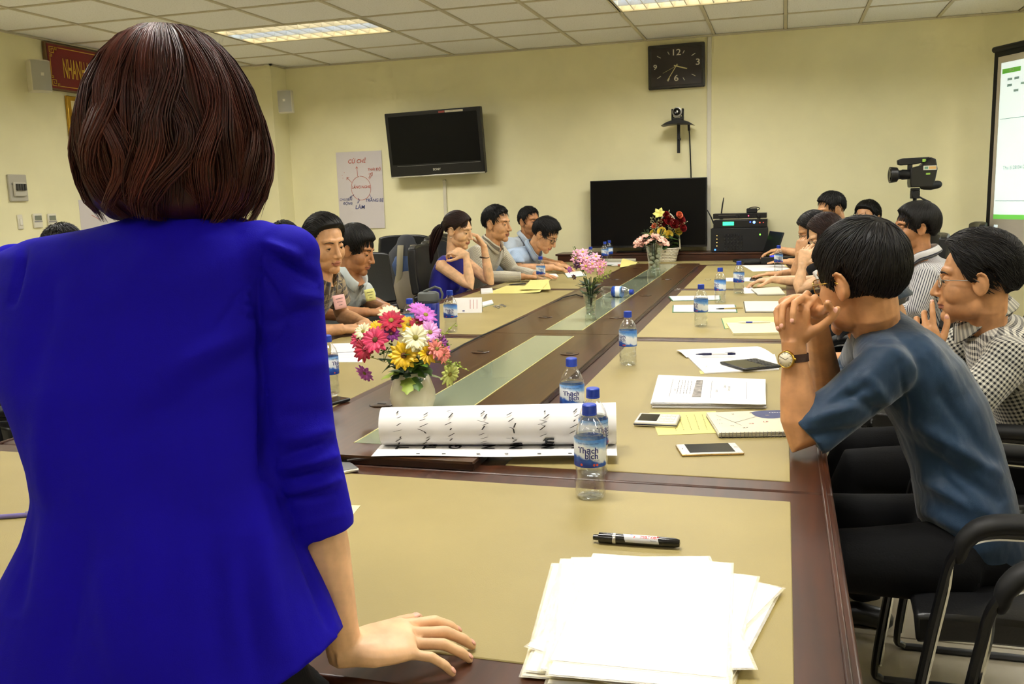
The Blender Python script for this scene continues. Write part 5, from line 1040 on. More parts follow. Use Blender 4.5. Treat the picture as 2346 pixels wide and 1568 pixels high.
# -------- hands
FING = [(.0300, .086, (.042, .026, .021), .0086), (.0100, .092, (.046, .030, .022), .0088), (-.0100, .087, (.043, .028, .021), .0083), (-.0285, .076, (.034, .021, .019), .0072)]
def hand(m_, X, wrist, d, n, side, curls=((.3, .4, .3),)*4, spread=(.12, .03, -.05, -.16), thumb=(.9, .5, -.25), tcurl=(.2, .3), s=1.0, arch=0.0, nails=True, from_=None):
    d = np.array(d, float); d /= np.linalg.norm(d); n = np.array(n, float); n -= d*(n@d); n /= np.linalg.norm(n); T = np.cross(n, d)*(1 if side == 'R' else -1); w_ = np.array(wrist, float)
    a = np.arange(16)*2*math.pi/16
    def ring(y, hw, ht, off=0): return w_+d*y*s+n*off*s+s*(np.outer(np.sign(np.cos(a))*np.abs(np.cos(a))**.8*hw, T)+np.outer(np.sin(a)*ht, n))
    m_.rings([ring(-.012, .026, .018), ring(.012, .030, .0185), ring(.035, .039, .0185, -.001), ring(.06, .0425, .0165), ring(.08, .0425, .014, .001), ring(.092, .036, .010, .001)])
    m_.ell(w_+(T*.024+d*.034-n*.009)*s, np.array((.017, .03, .014))*s, np.stack([T, d, n], 1), 12, 8)
    for (o, y, seg, r_), cu, sp in zip(FING, curls, spread):
        dd = d*math.cos(sp)+T*math.sin(sp); nn = n; p = w_+(T*o+d*y)*s-n*.001*s; pts = [p-dd*.03*s]+[p]; rad = [r_*1.05, r_*1.08]
        for k, (L, c) in enumerate(zip(seg, cu)):
            dd2 = dd*math.cos(c)-nn*math.sin(c); nn = nn*math.cos(c)+dd*math.sin(c); dd = dd2; p0 = p; p = p+dd*L*s*(1 if k < 2 else .85)
            pts += [(p0+p)/2, p]; rad += [r_*(.98, .90, .84)[k], r_*(1.0, .93, .72)[k]]
        m_.tube(pts, np.array(rad)*s, 10, rnd=True)
        if nails: X.k = 6; X.ell(p-dd*.004*s+nn*r_*.58*s, np.array((r_*.62, .0062, r_*.26))*s, np.stack([np.cross(dd, nn), dd, nn], 1), 10, 6)
    th = T*thumb[0]+d*thumb[1]+n*thumb[2]; th /= np.linalg.norm(th); p = w_+(T*.024+d*.022-n*.004)*s; pts = [p-th*.01*s, p]; rad = [.014, .0145]; bn = np.cross(th, n); bn /= np.linalg.norm(bn); dd = th
    ax_ = np.cross(th, d); ax_ = ax_/max(np.linalg.norm(ax_), 1e-6)
    for k, (L, c) in enumerate(zip((.044, .032, .024), (0, *tcurl))):
        dd = dd*math.cos(c)+np.cross(ax_, dd)*math.sin(c); p0 = p; p = p+dd*L*s; pts += [(p0+p)/2, p]; rad += [(.0125, .0098, .0092)[k], (.0108, .0098, .0072)[k]]
    m_.tube(pts, np.array(rad)*s, 10, rnd=True)
    if nails: nn = n-dd*(n@dd); nn /= max(np.linalg.norm(nn), 1e-6); X.k = 6; X.ell(p-dd*.005*s+nn*.0056*s, np.array((.0062, .0075, .0024))*s, np.stack([np.cross(dd, nn), dd, nn], 1), 10, 6)
def limb(m_, a, b, c, r_, n=14):   # shoulder, elbow, wrist with muscle bulges
    a, b, c = map(np.array, (a, b, c)); pts = [a, a*.6+b*.4, a*.15+b*.85, b, b*.8+c*.2, b*.55+c*.45, b*.15+c*.85, c+(c-b)/np.linalg.norm(c-b)*.012]
    m_.tube(pts, np.array(r_), n)
# -------- hair
HL = np.array([(0, .60), (.45, .58), (.75, .46), (.95, .20), (1.12, -.02), (1.28, -.26), (1.42, -.26), (1.50, .02), (1.75, .10), (1.95, -.05), (2.1, -.42), (2.5, -.62), (3.15, -.70)])
def crown_r(dr): return 1/np.sqrt((dr[..., 0]/CRR[0])**2+(dr[..., 1]/CRR[1])**2+(dr[..., 2]/CRR[2])**2)
class Hair:
    def __init__(s, H, thick, line=HL, lift=0.0, soft=.10):
        s.H = H; s.thick = thick; s.line = line; s.m = MB(); s.sh = []; s.soft = soft; s.q = []; s.tab = np.interp(np.arange(202)/63, line[:, 0], line[:, 1]).tolist()
    def P(s, p): return s.H[0]+s.H[1]@(np.asarray(p)*s.H[2])
    def mask(s, az, el): h = s.tab[int(abs(az)*63)]; return min(1, max(0, (el-h)/s.soft+.5))
    def rad(s, dr):
        az = math.atan2(dr[0], dr[1]); el = math.asin(max(-1, min(1, dr[2]))); k = s.mask(az, el); k = k*k*(3-2*k); return 1/math.sqrt((dr[0]/.0765)**2+(dr[1]/.095)**2+(dr[2]/.082)**2)+(-.014*(1-k)+s.thick(az, el, dr)*k), k
    def cap(s, nu=72, nv=44, groove=.0012, seed=1):
        v = []; rg = np.random.default_rng(seed); ph = rg.uniform(0, 6.28, 9); fr = rg.uniform(14, 46, 9)
        for i in range(nv+1):
            el = -1.15+(math.pi/2+1.15)*i/nv
            for j in range(nu):
                az = -math.pi+2*math.pi*j/nu; dr = np.array([math.cos(el)*math.sin(az), math.cos(el)*math.cos(az), math.sin(el)]); r_, k = s.rad(dr); g = sum(math.sin(f*az+p+2*el) for f, p in zip(fr, ph))/9
                v.append(s.P(CRC+dr*(r_+groove*g*k*math.cos(el)*2)))
        f = [(i*nu+j, i*nu+(j+1) % nu, (i+1)*nu+(j+1) % nu, (i+1)*nu+j) for i in range(nv) for j in range(nu)]; f.append(tuple(range(nu-1, -1, -1)))
        s.m.add(v, f); s.sh += [.15]*len(v)
    def locks(s, n, flow, L=(.035, .065), w_=.0024, lift=.0035, seed=3, region=None, tipdrop=0, wig=.45, el0=-.6):
        rg = np.random.default_rng(seed); c = 0; tries = 0
        while c < n and tries < n*30:
            tries += 1; z = rg.uniform(math.sin(el0), 1); az = rg.uniform(-math.pi, math.pi); el = math.asin(z); dr = np.array([math.cos(el)*math.sin(az), math.cos(el)*math.cos(az), z])
            r_, k = s.rad(dr)
            if k < .75 or (region and not region(az, el)): continue
            c += 1; p = CRC+dr*r_; ln = rg.uniform(*L); pts = []; N = 6; up = rg.uniform(.2, 1)*lift; jit = rg.normal(0, wig, 3); ww = w_*rg.uniform(.6, 1.25)
            for q in range(N+1):
                t = q/N; o = p-CRC; dr = o/np.linalg.norm(o); rr, kk = s.rad(dr); rr = max(rr, 1/math.sqrt((dr[0]/.0765)**2+(dr[1]/.095)**2+(dr[2]/.082)**2)+.002); pts.append(s.P(CRC+dr*(rr+.0006+up*t*t)+np.array([0, 0, -tipdrop*t*t])))
                F = np.asarray(flow(p, az, el), float)+jit*.4; F -= dr*(F@dr); F /= max(np.linalg.norm(F), 1e-6); p = CRC+dr*rr+F*ln/N
            s.q.append((np.array(pts), np.array([.35, .9, 1, .95, .75, .45, .08])*ww*s.H[2], 4, .45, s.H[1]@dr, rg.uniform(0, 1)))
    def strand(s, pts, w_, shade, n=5, flat=.5, taper=None):
        k = len(pts); tp_ = np.interp(np.linspace(0, 1, k), [0, .12, .6, .85, 1], [.5, 1, 1, .7, .1]) if taper is None else taper
        s.q.append((np.array(pts), tp_*w_, n, flat, np.array([.31, .52, .8]), shade))
    def flush(s):
        groups = {}
        for it in s.q: groups.setdefault((len(it[0]), it[2], it[3]), []).append(it)
        for (K, n, flat), its in groups.items():
            P = np.stack([i[0] for i in its]); Rr = np.stack([i[1] for i in its]); U = np.stack([i[4] for i in its])[:, None, :]; D = np.gradient(P, axis=1); D /= np.maximum(np.linalg.norm(D, axis=2, keepdims=True), 1e-9)
            x = cross(np.broadcast_to(U, D.shape), D); x /= np.maximum(np.linalg.norm(x, axis=2, keepdims=True), 1e-9); y = cross(D, x); a = np.arange(n)*2*math.pi/n
            V_ = P[:, :, None, :]+Rr[:, :, None, None]*(np.cos(a)[:, None]*x[:, :, None, :]+flat*np.sin(a)[:, None]*y[:, :, None, :]); N = len(its); o = len(s.m.v); s.m.v.extend(V_.reshape(-1, 3).tolist())
            i, j = np.meshgrid(np.arange(K-1), np.arange(n), indexing='ij'); q0 = np.stack([i*n+j, i*n+(j+1) % n, (i+1)*n+(j+1) % n, (i+1)*n+j], -1).reshape(-1, 4); F_ = (q0[None]+(np.arange(N)*K*n)[:, None, None]+o).reshape(-1, 4); s.m.f.extend(map(tuple, F_.tolist())); s.m.m.extend([0]*len(F_))
            s.sh += np.repeat([i_[5] for i_ in its], K*n).tolist()
        s.q = []
    def build(s, parent, mat_, name='hair'):
        s.flush(); return emit_mesh(name, s.m.v, s.m.f, [mat_], parent, attrs={'shade': s.sh})
# -------- clothes
def fabric(name, rgb, rough=.75, sheen=.3, pattern=None, bump=.5, spec=.25):
    t = NT(name); c = t.coord('Object'); u = t.node('ShaderNodeAttribute'); u.attribute_name = 'pu'; v = t.node('ShaderNodeAttribute'); v.attribute_name = 'pv'; u, v = u.outputs['Fac'], v.outputs['Fac']
    t.b.inputs['Roughness'].default_value = rough; t.b.inputs['Sheen Weight'].default_value = sheen; t.b.inputs['Specular IOR Level'].default_value = spec
    def stripe(x, period, duty): return t.math('LESS_THAN', t.math('FRACT', t.math('DIVIDE', x, period)), duty)
    base = t.ramp(t.noise(c, 5, 3), [(.3, tuple(x*.93 for x in rgb)), (.7, tuple(min(255, x*1.05) for x in rgb))])
    if pattern: base = pattern(t, base, u, v, stripe)
    t.color(base); n1 = t.noise(t.coord('Object', (1, 1, .5)), 14, 3); n2 = t.noise(c, 700, 2); t.bump(t.math('ADD', n1, t.math('MULTIPLY', n2, .05)), bump, .012); return t.m
def gingham(dark, p):
    def f(t, b, u, v, st): return t.mix(t.math('MULTIPLY', t.math('ADD', st(u, p, .5), st(v, p, .5)), .5), b, dark)
    return f
def stripes(dark, p, duty=.35, ax='u'):
    return lambda t, b, u, v, st: t.mix(st(u if ax == 'u' else v, p, duty), b, dark)
def plaid(t, b, u, v, st):
    c = t.mix(t.math('MULTIPLY', st(u, .05, .42), .75), b, (24, 26, 40)); c = t.mix(t.math('MULTIPLY', st(v, .05, .42), .75), c, (24, 26, 40)); c = t.mix(t.math('MULTIPLY', st(u, .025, .10), .7), c, (190, 170, 120)); return t.mix(t.math('MULTIPLY', st(v, .025, .10), .7), c, (190, 170, 120))
def frame_of(az, pitch=0, roll=0):    # columns: right, forward, up for a facing azimuth (degrees), pitch down positive
    return rz(R(az)-math.pi/2)@rx(-R(pitch))@ry(R(roll))
def torso(m_, hip, neck, az, W_=1.0, D_=1.0, belly=0, twist=0, bow=.03, bare=False):
    hip, neck = np.array(hip), np.array(neck); ax_ = neck-hip; L = np.linalg.norm(ax_); f0 = rz(R(az)-math.pi/2)[:, 1]; bones = []
    secs = [(-.10, .155, .125), (0, .172, .13), (.14, .170, .125), (.32, .158, .118+belly), (.52, .168, .12+belly*.6), (.70, .182, .118), (.80, .186, .108), (.875, .172, .094), (.925, .132, .082), (.965, .092, .072), (1.0, .066, .064), (1.03, .058, .056)]
    rs = []; a = np.arange(28)*2*math.pi/28
    if bare: secs = [(t, w_ if t < .6 else min(w_, np.interp(t, [.6, .75, .9], [.165, .140, .125])), d_) for t, w_, d_ in secs if t < .97]
    for t, w_, d_ in secs:
        z = ax_/L; f = f0-z*(f0@z); f /= np.linalg.norm(f); r_ = np.cross(f, z); th = R(twist)*t; r2 = r_*math.cos(th)+f*math.sin(th); f2 = f*math.cos(th)-r_*math.sin(th)
        c = hip+ax_*t-f*bow*math.sin(math.pi*min(1, max(0, t))); e = .86; rs.append(c+np.outer(np.sign(np.cos(a))*np.abs(np.cos(a))**e*w_*W_, r2)+np.outer(np.sign(np.sin(a))*np.abs(np.sin(a))**e*d_*D_, f2))
    m_.rings(rs); return hip, neck, r2, f2, z
def fold_px(v, n, folds):   # tailoring folds and seams traced from the photograph onto the cloth facing the camera
    rel = v-CAM; z = rel@FW; q = np.stack([rel@RT/z*2083.1+1173, 784-rel@UP/z*2083.1], 1); face = np.clip(-(n*rel).sum(1)/np.linalg.norm(rel, axis=1)*2, 0, 1); out = np.zeros(len(v))
    for x0, y0, x1, y1, wd, am in folds:
        A = np.array([x0, y0]); d = np.array([x1-x0, y1-y0], float); L = np.hypot(*d); d /= L; t = (q-A)@d; tc = np.clip(t, 0, L); ds = np.linalg.norm(q-A-np.outer(tc, d), axis=1); out += am*np.exp(-(ds/wd)**2)*np.sin(np.pi*np.clip((t/L+.06)/1.12, 0, 1))**.6
    return out*face
def shirt_mesh(name, m_, bones, mat_, parent, vox=.006, it=5, fold=.004, fs=22, seed=0, folds=None):
    v, f = remesh(m_, vox, it); n = normals(v, f); best = np.full(len(v), 1e9); pu = np.zeros(len(v)); pv = np.zeros(len(v)); amt = np.ones(len(v))
    for k, (A, B, ref, rad, tors) in enumerate(bones):
        A, B = np.array(A), np.array(B); d = B-A; L = np.linalg.norm(d); d /= L; t = (v-A)@d; tc = np.clip(t, 0, L); rel = v-A-np.outer(tc, d); dist = np.linalg.norm(rel, axis=1)-rad; ref_ = np.array(ref)-d*(np.array(ref)@d); ref_ /= np.linalg.norm(ref_); oth = np.cross(d, ref_)
        u = np.arctan2(rel@oth, rel@ref_)*(.145 if tors else rad); w_ = dist < best; pu[w_] = u[w_]; pv[w_] = t[w_]; best[w_] = dist[w_]; amt[w_] = 1.0 if tors else 1.25
    disp = vnoise(v*np.array([1, 1, .55]), fs, seed)*.6+np.abs(vnoise(v, fs*1.9, seed+1))*.5; v = v+n*(disp*fold*amt)[:, None]
    if folds: v = v+n*fold_px(v, n, folds)[:, None]
    return emit_mesh(name, v, f, [mat_], parent, attrs={'pu': pu, 'pv': pv})
def collar(neck, up, fwd, mat_, parent, r_=.069, h=.037, gap=.30, stand=False, name='collar'):
    up = np.array(up)/np.linalg.norm(up); f = np.array(fwd)-up*(np.array(fwd)@up); f /= np.linalg.norm(f); rr = np.cross(f, up); N = 30; m_ = MB()
    prof = [(1.0, .0), (1.02, h*.55), (1.06, h*.95), (1.12, h), (1.20, h*.75), (1.34, h*.1), (1.30, h*.0), (1.16, h*.62), (1.04, -.012)]
    rs = []
    for k in range(N+1):
        a = gap+(2*math.pi-2*gap)*k/N; fr = math.cos(a); dirv = f*math.cos(a)+rr*math.sin(a); point = .35*max(0, fr)**4; ring_ = [np.array(neck)+dirv*r_*(q*(1+.05*(1-fr))+point*(q > 1.25)*.35)+up*(z+.010-.026*max(0, fr)-(z < h*.2)*(q > 1.15)*.022*max(0, fr)) for q, z in prof]; rs.append(ring_)
    m_.rings(rs); o = emit_mesh(name, m_.v, m_.f, [mat_], parent, attrs={'pu': np.tile(np.linspace(0, .04, len(prof)), N+1), 'pv': np.repeat(np.linspace(0, .4, N+1), len(prof))}); return o
TROU = pm('black_trousers', (11, 11, 13), .85, spec=.2, sheen=0, bump=.3, bs=200); SHOE = pm('black_shoe', (14, 13, 12), .35)
def trousers(parent, hip, az, knees=None, feet=None, mat_=None, vox=.010):
    F = rz(R(az)-math.pi/2); m_ = MB(); hip = np.array(hip)
    for s, nm in ((-1, 'l'), (1, 'r')):
        h = hip+F@np.array([s*.09, .02, -.01]); k = np.array(knees[0 if s < 0 else 1]) if knees else hip+F@np.array([s*.11, .43, -.03]); ft = np.array(feet[0 if s < 0 else 1]) if feet else np.array([*(k+F@np.array([0, -.06, 0]))[:2], .10])
        m_.tube([h, h*.5+k*.5, k, k*.9+ft*.1, k*.4+ft*.6, ft], [.095, .082, .068, .062, .056, .050], 16)
        sh = MB().tube([ft+F@np.array([0, -.05, -.065]), ft+F@np.array([0, .02, -.055]), ft+F@np.array([0, .10, -.072]), ft+F@np.array([0, .17, -.082])], [.036, .040, .036, .018], 12, flat=.9, rnd=True); sh.v = [[x, y, max(.002, z)] for x, y, z in sh.v]; emit_mesh('shoe', sh.v, sh.f, [SHOE], parent)
    m_.ell(hip, (.165, .13, .10), F); v, f = remesh(m_, vox, 4); n = normals(v, f); v = v+n*(vnoise(v, 18, 5)*.004)[:, None]; return emit_mesh('trousers', v, f, [mat_ or TROU], parent)
def glasses(H, parent, rim=None, w_=.022, h_=.016, y=.093, z=.006, tube_=.0011, full=True):
    P = lambda p: H[0]+H[1]@(np.array(p)*H[2]); m_ = MB()
    for s in (-1, 1):
        pts = [P((s*.031+w_*np.sign(math.cos(a))*abs(math.cos(a))**.7, y-.010*abs((s*.031+w_*math.cos(a))/.05)**2, z+h_*np.sign(math.sin(a))*abs(math.sin(a))**.8)) for a in np.linspace(0, 2*math.pi, 25)]
        if not full: pts = pts[:13]
        m_.tube(pts, tube_*H[2], 6, cap=False)
        m_.tube([P((s*.054, y-.012, z+.006)), P((s*.070, y-.03, z+.006)), P((s*.0805, .03, z+.005)), P((s*.084, -.005, z+.004)), P((s*.083, -.026, z-.012))], tube_*1.1*H[2], 6)
        for q in range(1): L_ = MB()
    m_.tube([P((-.010, y+.001, z+.004)), P((0, y+.003, z+.007)), P((.010, y+.001, z+.004))], tube_*H[2], 6)
    o = emit_mesh('glasses', m_.v, m_.f, [rim or STEEL], parent)
    for s in (-1, 1):
        g = MB(); g.add([P((s*.031+w_*.97*np.sign(math.cos(a))*abs(math.cos(a))**.7, y-.010*abs((s*.031+w_*math.cos(a))/.05)**2, z+h_*.97*np.sign(math.sin(a))*abs(math.sin(a))**.8)) for a in np.linspace(0, 2*math.pi, 24, endpoint=False)], [tuple(range(24))]); q_ = emit_mesh('lens', g.v, g.f, [LENS], o)
    return o
LENS = clear('spectacle_lens', (250, 252, 252), .25, .97)
def flow_std(whorl=(0, -.06, .10), grav=.35, fwd=0.0, side=0.0):
    w_ = np.array(whorl)
    def f(p, az, el): o = p-w_; o = o/max(np.linalg.norm(o), 1e-6); return o+np.array([side, fwd*max(0, math.sin(el)), -grav])
    return f
def person(label, head, faz, pitch=0, roll=0, hs=1.0, skin='mid', fem=0, neck=None, hip=None, taz=0, look=(0, .2), lid=.6, brow=1, W_=1.0, D_=1.0, shirt=None, sleeve='short', arms=(), hair='short', hmat=None, vox=.0036, seed=0, belly=0, group='people seated at the table', knees=None, feet=None, coll=True, legs=True, neckoff=(0, -.045, -.155), shw=.175, bare=False, fold=.004, svox=.0065, thick=None, twist=0, sr=(.066, .058, .050, .040), mouth=0, cat='person', bow=.03, folds=None):
    """one seated or standing figure; joints are world positions. returns the parts for extra details"""
    head = np.array(head, float); Hm = frame_of(faz, pitch, roll); H = (head, Hm, hs); TF = rz(R(taz)-math.pi/2)
    nk = head+TF@np.array(neckoff) if neck is None else np.array(neck); hp = np.array(hip)
    t = thing('person', label, cat, (hp[0], hp[1], 0), group=group)
    sk = MB(); X = MB(); sm = MB(); head_pieces(sk, H, nk, fem)
    _, _, r_, f_, z_ = torso(sm, hp, nk+z0(nk, hp)*.0, taz, W_*(1-.10*fem), D_*(1-.08*fem), belly, twist, bow, bare)
    core = nk-z_*.06; bones = [(hp, nk, r_, .15, True)]
    if fem:
        for s in (-1, 1): sm.ell(nk-z_*.20+r_*s*.060+f_*.066, (.045, .036, .045), None)
    for arm in arms:
        sd = 1 if arm['side'] == 'R' else -1; S = nk-z_*.065+r_*sd*shw*(1-.10*fem) if 'sh' not in arm else np.array(arm['sh']); E_, Wr = np.array(arm['el']), np.array(arm['wr']); k = arm.get('k', 1.0)
        sl0 = arm.get('sleeve', sleeve); up_ = (.046, .045, .040) if bare else ((.030, .034, .038) if sl0 == 'short' else (.030, .032, .036)); sk.tube([core, S], [.03, .03], 10); limb(sk, S, E_, Wr, np.array([*up_, .038, .041, .038, .027, .0255])*k*(1-.14*fem))
        if 'hand' in arm: hand(sk, X, Wr, side=arm['side'], **arm['hand'])
        if not bare:
            a_, b_, c_, d_ = np.array(sr); sl = sleeve if 'sleeve' not in arm else arm['sleeve']
            if sl == 'short': q = S*.42+E_*.58; sm.tube([core, S, S*.75+E_*.25, q], [a_*1.05, a_, b_*1.02, b_*1.02], 18)
            elif sl == 'elbow': q = E_*.93+S*.07; sm.tube([core, S, S*.6+E_*.4, E_*.75+S*.25, q], [a_*1.05, a_, b_, b_*1.0, b_*1.0], 18)
            else: q = Wr*.94+E_*.06; sm.tube([core, S, S*.5+E_*.5, E_, E_*.5+Wr*.5, Wr*.85+E_*.15, q], [a_*1.05, a_, b_, c_, c_*.92, d_*.9, d_*.95], 18)
            bones += [(S, E_, f_, b_, False), (E_, Wr, f_, c_, False)]
    v, f = remesh(sk, vox, 3 if vox > .0032 else 7)
    hl = (v-head)@Hm/hs; g = lambda c, s_: np.exp(-(((hl-np.array(c))/np.array(s_))**2).sum(1))     # eye sockets, mouth corner, philtrum
    dv = np.zeros((len(v), 3))
    for s in (-1, 1): dv[:, 1] -= .0055*g((s*.030, .080, .009), (.017, .03, .012)); dv[:, 0] -= s*.004*g((s*.083, -.004, -.004), (.01, .010, .018))
    dv[:, 1] -= .0025*g((0, .094, -.0612), (.022, .02, .0022)); v = v+(dv*hs)@Hm.T
    bv = BVHTree.FromPolygons([tuple(p) for p in v], f)
    face_extras(X, H, bv, look, lid, brow, fem, mouth)
    fc = hl[np.array([q[0] for q in f])]; midx = np.where((np.abs(fc[:, 0]) < .0225*(1-((fc[:, 2]+.0615)/.013)**2)) & (fc[:, 1] > .075) & (fc[:, 2] > -.0745) & (fc[:, 2] < -.0500), 1, 0)
    nv = len(v); vv = np.concatenate([v, np.array(X.v)]) if X.v else v; ff = f+[tuple(i+nv for i in q) for q in X.f]; mi = np.concatenate([midx, np.array(X.m, int)])
    hm = hmat or HBLACK; emit_mesh('body', vv, ff, [SKINS[skin], LIPS, EYEW, IRIS, hm, pm('mouth_line', (96, 48, 42), .6), NAIL], t, mi.tolist())
    shirt_mesh('shirt' if not bare else 'dress', sm, bones, shirt, t, svox, 5, fold, seed=seed, folds=folds)
    if coll: collar(nk+z_*.012, z_*.8+Hm[:, 2]*.25, f_, shirt, t)
    if legs: trousers(t, hp-np.array([0, 0, .02]), taz, knees, feet)
    if isinstance(hair, str):
        th = thick or (lambda az, el, dr: .010+.010*max(0, math.sin(el))); Hh = Hair(H, th); Hh.cap(seed=seed+1); Hh.locks(750, flow_std(), seed=seed+2); Hh.build(t, hm)
    elif hair is not None: hair(H, t, hm)
    return dict(t=t, H=H, neck=nk, r=r_, f=f_, z=z_)
def z0(a, b): return (a-b)/np.linalg.norm(a-b)
# ------------------------------------------------------------------ chairs
def chair_proto():
    t = thing('conference_chair', '', 'chair')
    m_ = MB().sheet(lambda u, v: ((u-.5)*.51*(1-.05*abs(v-.5)), (v-.5)*.50+.03, .455+.03*math.sin(math.pi*u)**.5*math.sin(math.pi*min(1, max(0, v*.98+.01)))**.4-.02*max(0, v-.8)*5*(v-.8)), 12, 12, -.07); m_.build('seat', LEATHER, t, bevel=.01, angle=60)
    def back(u, v, o=0): z = .50+.55*v; return ((u-.5)*(.46-.05*v*v), -.215-.10*v-.03*math.sin(math.pi*v)+.035*(2*u-1)**2-o, z-.02*(2*u-1)**4*(v > .9))
    lo = MB().sheet(lambda u, v: back(u, v*.42), 12, 8, .055); o = lo.build('backrest', LEATHER, t, bevel=.012, angle=60); MB().sheet(lambda u, v: back(u, .432+v*.568), 12, 8, .055).build('upper_panel', LEATHER, o, bevel=.012, angle=60)
    for s in (-1, 1):
        x = s*.275; pts = [(x, -.24, .62), (x, -.1, .645), (x, .08, .655), (x, .17, .645), (x, .215, .60), (x, .235, .52), (x, .27, .30), (x, .30, .06), (x, .285, .02), (x, .22, .016), (x, -.24, .016)]
        MB().tube(smooth_path(pts), .014, 8, flat=.7).build('frame', BLACKP, t); MB().tube(smooth_path([(x-s*.004, y_-.011*(1 if z_ < .6 else 0), z_-(.011 if z_ > .58 else .004)) for _, y_, z_ in pts[1:8]]), .006, 6).build('chrome_strip', CHROME, t)
        MB().tube(smooth_path([(x, -.22, .652), (x, -.1, .668), (x, .06, .676), (x, .155, .668), (x, .195, .635), (x, .205, .60)]), np.interp(np.linspace(0, 1, 31), [0, .2, .4, .6, .8, 1], [.022, .026, .027, .027, .024, .018]), 12, flat=.75, rnd=True).build('armrest', BLACKM, t)
    MB().tube([(-.275, -.02, .40), (0, -.02, .40), (.275, -.02, .40)], .012, 8).build('cross_bar', CHROME, t)
    MB().tube([(-.275, -.24, .016), (0, -.24, .016), (.275, -.24, .016)], .012, 8).build('base_bar', CHROME, t); return t
ch0 = chair_proto(); ch_used = [0]
def chair(x, y, az, label):
    loc, rot = (x, y, 0), (0, 0, R(az-90))
    if not ch_used[0]: ch_used[0] = 1; ch0.location = loc; ch0.rotation_euler = rot; ch0['label'] = label; ch0['group'] = 'black leather conference chairs'; return ch0
    return dup(ch0, None, loc, rot, label, 'black leather conference chairs')
chair(.56, 2.22, 180, 'black leather chair under the man in the teal shirt'); chair(.61, 1.46, 184, 'empty black leather chair nearest the camera at the lower right')
chair(.64, 2.98, 180, 'black leather chair under the man in the checked shirt'); chair(.36, 4.05, 172, 'empty black leather chair behind the man in the teal shirt\'s head')
chair(.62, 5.45, 180, 'black leather chair of the nearer woman on the right side'); chair(.93, 4.98, 175, 'black leather chair of the man in the grey striped shirt'); chair(.62, 6.25, 180, 'black leather chair of the farther woman on the right side'); chair(.72, 7.3, 165, 'black leather chair of the laptop operator'); chair(1.16, 8.0, 180, 'black leather chair of the man showing only his forehead')
chair(-2.48, 3.80, 0, 'black leather chair under the man in the plaid shirt'); chair(-2.62, 4.45, 5, 'black leather chair under the man in the pale blue shirt'); chair(-2.06, 4.84, -12, 'empty black leather chair beside the man in the pale blue shirt')
chair(-3.06, 7.12, -66, 'black leather chair by the wall carrying the backpack'); chair(-2.03, 5.76, 0, 'black leather chair of the woman in the blue sleeveless dress'); chair(-2.20, 6.40, 0, 'black leather chair of the man in the pinstriped shirt'); chair(-2.42, 7.0, 0, 'black leather chair of the man bending over a tablet'); chair(-2.60, 7.55, 0, 'black leather chair of the man farthest back on the left')
chair(-2.50, 2.15, 8, 'black leather chair cut by the left edge of the picture'); chair(-3.35, 5.0, 0, 'black leather chair in the second row on the left'); chair(-3.38, 3.2, 0, 'black leather chair against the left wall behind the standing woman')
# backpack on the chair by the wall
bpk = thing('backpack', 'grey and blue backpack with straps sitting on the chair by the wall', 'backpack', (-2.99, 6.99, .487), (0, 0, R(-154)))
MB().tube([(0, .0, .02), (0, 0, .12), (0, .0, .3), (0, .02, .44), (0, .03, .51)], [.16, .175, .17, .145, .08], 20, flat=.62, rnd=True).build('bag', pm('bag_grey', (62, 64, 68), .85, bump=.5, bs=300), bpk)
MB().tube([(0, .09, .05), (0, .1, .16), (0, .09, .27)], [.11, .125, .10], 16, flat=.45, rnd=True).build('front_pocket', pm('bag_beige', (150, 140, 124), .85, bump=.5, bs=300), bpk)
MB().tube([(0, .095, .30), (0, .095, .34), (0, .085, .38)], [.12, .13, .11], 16, flat=.3, rnd=True).build('blue_panel', pm('bag_blue', (64, 84, 124), .85, bump=.5, bs=300), bpk)
for s in (-1, 1): MB().tube([(s*.05, .09, .50), (s*.06, .125, .42), (s*.07, .13, .3), (s*.09, .12, .16)], .026, 8, flat=.25).build('strap', pm('bag_strap', (150, 142, 118), .85, bump=.5, bs=300), bpk)
MB().tube([(-.03, .03, .52), (-.025, .03, .56), (.025, .03, .56), (.03, .03, .52)], .007, 8).build('carry_handle', BLACKM, bpk)
# ------------------------------------------------------------------ people: individuals
PLAID = fabric('plaid_shirt', (150, 132, 104), pattern=plaid); WBLUE = fabric('pale_blue_shirt', (206, 216, 216)); PIN = fabric('pinstripe_shirt', (214, 208, 188), pattern=stripes((120, 112, 98), .010, .3)); LBLUE = fabric('light_blue_shirt', (178, 198, 222), pattern=stripes((150, 172, 204), .006, .4)); GRY = fabric('grey_shirt', (176, 186, 196))
TEAL = fabric('teal_shirt', (25, 53, 80), .5, .3, bump=.6); GING = fabric('checked_shirt', (226, 222, 208), pattern=gingham((26, 26, 30), .0125)); STR2 = fabric('grey_stripe_shirt', (206, 204, 204), pattern=stripes((60, 62, 76), .012, .35)); ROYAL = fabric('royal_blue_dress', (26, 24, 150), .6); BLK = fabric('black_top', (24, 24, 28)); WHT = fabric('white_top', (214, 210, 204))
def short(n=760, th=None, flow=None, line=HL, seed=0, extra=None, L=(.035, .065), lift=.0035, w_=.0024, tipdrop=0):
    def mk(H, t, hm):
        h = Hair(H, th or (lambda az, el, dr: .010+.011*max(0, math.sin(el))), line); h.cap(seed=seed+1); h.locks(n, flow or flow_std(), L=L, seed=seed+2, lift=lift, w_=w_, tipdrop=tipdrop)
        if extra: extra(h)
        h.build(t, hm)
    return mk
def hd(d, n, curls=((.3, .4, .3),)*4, **k): return dict(d=d, n=n, curls=curls, **k)
flat_h = ((.12, .15, .1),)*4; curl_h = ((.7, .9, .5),)*4; grip = ((.9, 1.1, .7),)*4
